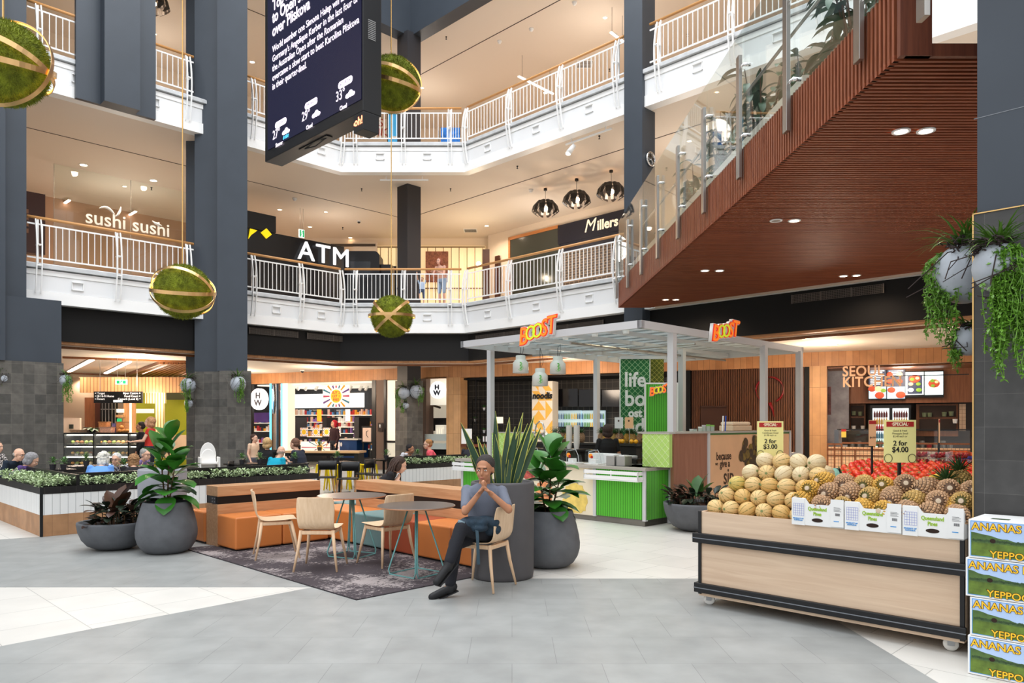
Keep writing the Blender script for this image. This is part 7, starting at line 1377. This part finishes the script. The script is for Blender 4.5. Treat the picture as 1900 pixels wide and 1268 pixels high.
def person(label, loc, rz=0, base=SITJ, J=None, sc=1, lean=0, pitch=0, yaw=0, skin=SKIN, hair='short', hairc=(90, 64, 48), shirt=(60, 60, 70), trousers=(40, 42, 50), sleeve=.9, short_leg=False, glasses=False, vox=.0105, group=None, shoes=(24, 24, 26), hyaw=None, byaw=0, curl=.6):
    j = {k: Vector(v) for k, v in base.items()}
    for k, v in (J or {}).items(): j[k] = Vector(v)
    if lean:
        R = Matrix.Rotation(lean, 3, 'X'); p = j['pel']
        for k in ('che', 'nec', 'hea', 'sL', 'sR', 'eL', 'eR'): j[k] = p+R @ (j[k]-p)
        if base is SITJ and not (J and 'wL' in J): j['wL'].z = j['wR'].z = .78
    t = thing('person', label, 'person', loc, rz, group); t.scale = (sc, sc, sc); w = 1.0
    H = Matrix.Translation(j['hea']) @ Matrix.Scale(1.07, 4) @ Matrix.Rotation(byaw+yaw, 4, 'Z') @ Matrix.Rotation(pitch, 4, 'X')
    b = MB(); b.M = H
    b.ell((0, .012, .028), (.074, .092, .088), 18, 12).ell((0, -.03, -.035), (.058, .06, .075), 16, 10).ell((0, -.05, -.085), (.03, .03, .026), 10, 8)
    b.ell((0, -.096, -.02), (.012, .018, .02), 8, 6).cap((0, -.085, .012), (0, -.1, -.018), .009, .012, 8).ell((0, -.085, -.058), (.024, .011, .009), 10, 6).ell((0, -.078, .034), (.05, .014, .01), 10, 6)
    for s in (-1, 1): b.ell((s*.076, .012, -.008), (.011, .02, .031), 8, 8).ell((s*.034, -.066, -.03), (.022, .02, .02), 8, 6)
    b.M = None; b.cap(j['nec']-Vector((0, 0, .03)), (H @ Vector((0, .015, -.06))), .056, .05, 12)
    def torso(m, g, top=True):
        p, c, n = j['pel'], j['che'], j['nec']; yw = byaw
        loft(m, [(p+Vector((0, .0, -.09)), .13+g, .11+g, yw), (p+Vector((0, 0, .0)), .16+g, .125+g, yw), (p.lerp(c, .4), .148+g, .112+g, yw), (p.lerp(c, .75), .158+g, .115+g, yw), (c, .172+g, .12+g, yw), (c.lerp(n, .5), .17+g, .105+g, yw), (c.lerp(n, .78), .135+g, .082+g, yw), (n+Vector((0, 0, .0)), .065+g, .06+g, yw)])
    torso(b, -.012)
    for s in 'LR':
        b.cap(j['s'+s], j['e'+s], .046, .037, 10); b.cap(j['e'+s], j['w'+s], .036, .025, 10); d = (j['w'+s]-j['e'+s]).normalized(); hand(b, j['w'+s], d, (0, 0, 1) if abs(d.z) < .8 else (0, 1, .1), 1 if s == 'L' else -1, 1.0, curl)
        b.cap(j['h'+s], j['k'+s], .07, .05, 12); b.cap(j['k'+s], j['k'+s].lerp(j['a'+s], .35), .05, .05, 10); b.cap(j['k'+s].lerp(j['a'+s], .35), j['a'+s], .05, .034, 10); b.cap(j['a'+s], j['t'+s], .034, .026, 8)
    o = b.build('body', skin, t, True); remesh(o, vox, 3)
    m = MB(); torso(m, .012); SH = shirt if isinstance(shirt, bpy.types.Material) else M('cloth_%d_%d_%d' % shirt, shirt, .85, bump=.15, bs=90)
    for s in 'LR':
        m.ell(j['s'+s], .06, 12, 8); m.cap(j['s'+s], j['s'+s].lerp(j['e'+s], min(1, sleeve*2)), .056, .05 if sleeve < .5 else .047, 12)
        if sleeve > .5: m.cap(j['e'+s], j['e'+s].lerp(j['w'+s], .86), .05, .04, 12)
    o = m.build('shirt', SH, t, True); remesh(o, max(vox, .011), 5)
    m = MB(); p = j['pel']; loft(m, [(p+Vector((0, 0, -.1)), .14, .12, byaw), (p+Vector((0, 0, 0)), .178, .142, byaw), (p+Vector((0, 0, .06)), .172, .136, byaw)])
    for s in 'LR':
        m.cap(j['h'+s], j['k'+s], .092, .068, 14); 
        if not short_leg: m.cap(j['k'+s], j['a'+s].lerp(j['k'+s], .08), .068, .052, 12)
    o = m.build('trousers', M('cloth_%d_%d_%d' % trousers, trousers, .85, bump=.15, bs=90), t, True); remesh(o, max(vox, .011), 4)
    for s in 'LR':
        a, q = j['a'+s], j['t'+s]; d = (q-a).normalized(); m = MB(); m.cap(a-d*.035-Vector((0, 0, .015)), q+d*.04, .042, .036, 12); m.cap(a, a-Vector((0, 0, .03)), .042, .044, 10); o = m.build('shoe', M('shoe_%d' % shoes[0], shoes, .6), t, True); remesh(o, .009, 3)
        sl = MB(); up = Vector((0, 0, 1)) if abs(d.z) < .8 else Vector((0, -1, 0)); sd = d.cross(up).normalized(); up = sd.cross(d); c0 = a-d*.055-up*.062; c1 = q+d*.06-up*.036
        sl.add([c0-sd*.034, c0+sd*.034, c1+sd*.036, c1-sd*.036, c0-sd*.034-up*.012, c0+sd*.034-up*.012, c1+sd*.036-up*.012, c1-sd*.036-up*.012], [(0, 1, 2, 3), (7, 6, 5, 4), (0, 4, 5, 1), (1, 5, 6, 2), (2, 6, 7, 3), (3, 7, 4, 0)]); sl.build('sole', M('sole_dark', (34, 34, 36), .7), o, bevel=.01)
    e = MB(); e.M = H
    for s in (-1, 1): e.ell((s*.031, -.083, .008), (.013, .008, .0065), 10, 6)
    e.build('eyes', M('eye_white', (226, 220, 214), .3), t, True); e = MB(); e.M = H
    for s in (-1, 1): e.ell((s*.031, -.0895, .008), (.0055, .004, .0055), 8, 6).tube([(s*.016, -.093, .028), (s*.048, -.086, .03)], .0035, 5)
    e.build('pupils_and_brows', M('eye_dark', (46, 32, 26), .5), t, True); e = MB(); e.M = H; e.ell((0, -.0965, -.057), (.021, .004, .004), 10, 6); e.build('mouth', M('lip_tone', (170, 96, 84), .5), t, True)
    HC = M('hair_%d_%d' % hairc[:2], hairc, .7, noise=.3, ns=30, bump=.5, bs=120)
    if hair != 'bald':
        h = MB(); h.M = H; rnd_ = random.Random(len(label))
        h.ell((0, .034, .05), (.084, .096, .086), 20, 12); h.ell((0, .05, -.0), (.08, .075, .07), 16, 10)
        if hair in ('bob', 'long', 'curly'):
            for s in (-1, 1): h.ell((s*.07, .02, -.03), (.026, .05, .075), 10, 8)
            h.ell((0, .07, -.05), (.08, .045, .08), 14, 10)
        if hair == 'bob': h.ell((0, .05, .03), (.1, .1, .1), 16, 10); h.ell((0, .06, -.06), (.1, .07, .07), 16, 10)
        if hair == 'curly':
            for k in range(60): th = rnd_.uniform(0, 6.28); ph = rnd_.uniform(-.3, 1.5); h.ell((.088*cos(th)*cos(ph), .03+.09*sin(th)*cos(ph) if sin(th) > -.55 else .0, .04+.09*sin(ph)), .02, 6, 5)
        if hair == 'long':
            h.ell((0, .085, -.12), (.095, .05, .14), 14, 10); h.ell((0, .1, -.24), (.1, .05, .14), 14, 10)
            for k in range(46):
                x = rnd_.uniform(-.1, .1); y = .05+.07*(1-(x/.11)**2)+rnd_.uniform(-.01, .02); pts = [(x*.7, y-.02, .07)]+[(x*(.9+.12*q)+.012*sin(q*1.3+k), y+.008*cos(q*1.9+k), .03-.055*q) for q in range(8)]; h.tube(pts, [.008, .013, .014, .013, .013, .012, .012, .01, .004], 6)
        h.build('hair', HC, t, True)
    else:
        h = MB(); h.M = H; h.ell((0, .045, -.005), (.079, .068, .045), 14, 8); h.build('hair', HC, t, True)
    if glasses:
        g = MB(); g.M = H
        for s in (-1, 1): g.tube([(s*.032+.02*cos(q), -.099, .006+.015*sin(q)) for q in [2*pi*k/14 for k in range(15)]], .002, 5).tube([(s*.052, -.097, .008), (s*.08, .01, .008)], .002, 5)
        g.tube([(-.012, -.099, .01), (.012, -.099, .01)], .002, 5).build('glasses', DARKMETAL, t)
    return t
def seated(px, py, D, label, rz, **k):
    hz = 1.6-(py-788)*D/1382; ln = max(k.get('lean', 0), math.acos(max(.78, min(1, (hz/.95-.55)/.64)))); k['lean'] = ln; k['pitch'] = k.get('pitch', 0)+.1; base = .55+(.64)*cos(ln); sc = hz/base; off = sin(ln)*.64*sc+.025
    x = (px-950)/1382*D-sin(rz)*off; y = D+cos(rz)*off; return person(label, (x, y, 0), rz, sc=sc, **k)
def standing(px, py, D, label, rz, z0=0, **k):
    hz = 1.6-(py-788)*D/1382-z0; return person(label, ((px-950)/1382*D, D, z0), rz, base=STANDJ, sc=hz/1.57, **k)
FLOWER = M('floral_cloth', (60, 62, 90), .8, noise=.0); 
def _spots(name, c1, c2, sc_, th=.5):
    m = M(name, c1, .85); nt = m.node_tree; b = nt.nodes['Principled BSDF']; tc = nt.nodes.new('ShaderNodeTexCoord'); v = nt.nodes.new('ShaderNodeTexNoise'); v.inputs['Scale'].default_value = sc_; r = nt.nodes.new('ShaderNodeValToRGB'); r.color_ramp.interpolation = 'CONSTANT'
    r.color_ramp.elements[0].color = (*lin(c1), 1); r.color_ramp.elements[1].position = th; r.color_ramp.elements[1].color = (*lin(c2), 1); nt.links.new(tc.outputs['Object'], v.inputs['Vector']); nt.links.new(v.outputs['Fac'], r.inputs[0]); nt.links.new(r.outputs[0], b.inputs['Base Color']); return m
FLOWER = _spots('flower_cloth', (40, 42, 66), (226, 224, 232), 26); STRIPE = _spots('speckled_cloth', (30, 30, 34), (220, 214, 210), 34)
seated(36, 843, 13.95, 'bald man with glasses in a navy top seated at far left behind the planter', 1.45, hair='bald', hairc=(170, 160, 150), shirt=(20, 34, 50), glasses=True, lean=.1, pitch=.15)
seated(61, 853, 13.25, 'person with a grey bob and purple top leaning over at far left', 1.9, hair='bob', hairc=(146, 144, 146), shirt=(84, 62, 120), lean=.4, pitch=.5)
seated(-4, 830, 15.3, 'person in a speckled black and white top cut off by the left edge', 1.5, hair='short', hairc=(110, 90, 80), shirt=STRIPE)
seated(193, 852, 12.9, 'white-haired person in a light blue shirt seen from behind before the cake cabinet', 3.3, hair='curly', hairc=(226, 222, 210), shirt=(104, 156, 226), lean=.2, pitch=.25)
seated(215, 852, 14.0, 'white-haired person with glasses and patterned top facing forward before the cake cabinet', .1, hair='short', hairc=(214, 210, 204), shirt=FLOWER, glasses=True, lean=.1)
seated(248, 855, 13.5, 'person with curly light brown hair and black top seen from behind', 3.6, hair='curly', hairc=(170, 128, 88), shirt=(26, 24, 26), lean=.15)
seated(271, 843, 14.9, 'grey-haired person with glasses and a mauve shirt in profile behind the fig leaves', 1.2, hair='short', hairc=(160, 156, 150), shirt=(140, 126, 180), glasses=True)
standing(262, 792, 20.4, 'dark-haired person in black standing at the cake cabinet', -1.2, hair='short', hairc=(44, 32, 28), shirt=(22, 20, 22), trousers=(24, 24, 26), skin=SKIN2)
standing(279, 784, 19.4, 'person in a red sleeveless top standing with arm out by the cake cabinet', -1.4, hair='bob', hairc=(190, 140, 100), shirt=(196, 50, 40), sleeve=.15, J=dict(wL=(.18, -.32, 1.1), wR=(-.18, -.32, 1.1), eL=(.22, -.1, 1.12), eR=(-.22, -.1, 1.12)))
seated(522, 838, 15.2, 'bald man in a bright turquoise shirt seen from behind over the hedge', 2.7, hair='bald', hairc=(206, 170, 150), shirt=(0, 156, 184), lean=.25, pitch=.1, yaw=.7)
seated(497, 823, 17.2, 'blonde person in a black sleeveless top seen from behind', 3.1, hair='bob', hairc=(206, 168, 116), shirt=(20, 19, 22), sleeve=.1)
seated(546, 824, 17.2, 'brown-haired person in a dark navy t-shirt turned to the left', -1.9, hair='short', hairc=(120, 84, 66), shirt=(40, 44, 58), lean=.35, sleeve=.35)
standing(471, 814, 18.4, 'young boy in profile at the edge of the beauty shop', 1.2, hair='short', hairc=(70, 46, 34), shirt=(226, 190, 160), trousers=(90, 90, 100), sleeve=.2)
standing(620, 787, 27.3, 'shop assistant with bright red hair and dark top behind the sun posters', -.7, hair='bob', hairc=(190, 24, 48), shirt=(50, 26, 34), vox=.014)
seated(762, 833, 19.2, 'dark-haired child in a pale shirt before the middle pillar', 1.4, hair='short', hairc=(30, 24, 24), shirt=(214, 214, 220), skin=SKIN2)
seated(793, 825, 18.25, 'short-haired woman with glasses in a coral pink top facing left', -1.3, hair='short', hairc=(176, 124, 76), shirt=(240, 96, 110), glasses=True)
seated(873, 824, 19.2, 'dark-haired person in a dark jacket seen from behind at the dark cafe', 3.0, hair='bob', hairc=(62, 46, 40), shirt=(34, 36, 44))
standing(1127, 800, 14.2, 'barista with dark hair in a black t-shirt seen from behind inside the juice kiosk', 3.3, hair='bob', hairc=(54, 38, 32), shirt=(18, 17, 18), sleeve=.35, skin=SKIN2, trousers=(30, 30, 32))
seated(743, 862, 11.2, 'woman with long wavy dark hair and black top sitting behind the right bench', 1.75, hair='long', hairc=(66, 48, 40), shirt=(26, 24, 28), lean=.18, pitch=.3)
standing(820, 486, 24.25, 'woman in a pale top and shorts leaning on the first-floor handrail', -.5, z0=5.45, hair='bob', hairc=(150, 84, 60), shirt=(206, 160, 140), trousers=(150, 170, 196), short_leg=True, sleeve=.1, lean=.25, skin=M('skin_pink', (222, 170, 148), .5), J=dict(eL=(.24, -.2, 1.12), eR=(-.24, -.2, 1.12), wL=(.12, -.42, 1.14), wR=(-.12, -.42, 1.14)))
standing(783, 519, 24.0, 'small child in a cap and pale shirt climbing the balusters with arms raised', 0, z0=5.42, hair='short', hairc=(60, 60, 30), shirt=(190, 210, 236), trousers=(70, 84, 110), sleeve=.35, short_leg=True, J=dict(eL=(.24, -.12, 1.56), eR=(-.24, -.12, 1.56), wL=(.26, -.26, 1.82), wR=(-.26, -.26, 1.82), kR=(-.1, -.3, .72), aR=(-.1, -.3, .34), tR=(-.1, -.42, .3)))
# the seated man in front, one leg over the other, hands raised to his chin
MJ = dict(pel=(-.275, 7.3, .56), che=(-.27, 7.25, .86), nec=(-.268, 7.2, 1.03), hea=(-.262, 7.15, 1.165), sL=(-.1, 7.17, .955), sR=(-.44, 7.26, .955), eL=(-.03, 6.97, .8), eR=(-.44, 7.0, .78), wL=(-.2, 6.93, .96), wR=(-.31, 6.94, .95),
          hL=(-.2, 7.25, .53), hR=(-.35, 7.31, .53), kL=(-.47, 6.92, .64), kR=(-.53, 7.0, .48), aL=(-.575, 6.75, .335), aR=(-.575, 6.9, .095), tL=(-.655, 6.68, .22), tR=(-.7, 6.84, .035))
person('man in a grey-blue t-shirt and dark trousers sitting cross-legged with hands at his chin', (0, 0, 0), 0, base=MJ, skin=SKIN2, hair='short', hairc=(52, 46, 44), shirt=(108, 114, 128), trousers=(26, 27, 34), sleeve=.38, vox=.0075, byaw=-.25, pitch=.12, shoes=(22, 22, 24), curl=.9)
t = thing('jacket', 'dark blue-green jacket bundled on the lap of the seated man with a hanging strap', 'jacket', (0, 0, 0)); mb = MB()
for c, r, ya in (((-.36, 7.02, .68), (.15, .09, .055), -.5), ((-.25, 7.1, .67), (.14, .1, .06), -.3), ((-.44, 6.97, .66), (.08, .09, .06), -.7), ((-.2, 7.12, .6), (.1, .08, .07), 0), ((-.33, 6.98, .63), (.12, .07, .04), -.4)): mb.ell(c, r, 14, 10, Matrix.Rotation(ya, 3, 'Z'))
o = mb.build('cloth_bundle', M('jacket_teal', (34, 52, 66), .8, noise=.35, ns=12, bump=1.0, bs=14), t, True); remesh(o, .011, 2)
mb = MB(); mb.tube([(-.44, 6.9, .68), (-.49, 6.9, .7), (-.5, 6.93, .66), (-.44, 6.92, .62)], .018, 8); mb.build('pale_lining', M('lining_grey', (110, 130, 140), .7), t, True)
mb = MB(); P = [(-.33, 6.92, .66), (-.32, 6.9, .55), (-.315, 6.9, .42), (-.31, 6.905, .3)]
for p, q in zip(P[:-1], P[1:]): mb.add([(p[0]-.014, p[1], p[2]), (p[0]+.014, p[1], p[2]), (q[0]+.014, q[1], q[2]), (q[0]-.014, q[1], q[2]), (p[0]-.014, p[1]+.004, p[2]), (p[0]+.014, p[1]+.004, p[2]), (q[0]+.014, q[1]+.004, q[2]), (q[0]-.014, q[1]+.004, q[2])], [(3, 2, 1, 0), (4, 5, 6, 7), (0, 4, 7, 3), (1, 2, 6, 5)])
mb.build('strap', M('strap_teal', (52, 74, 86), .7), t)
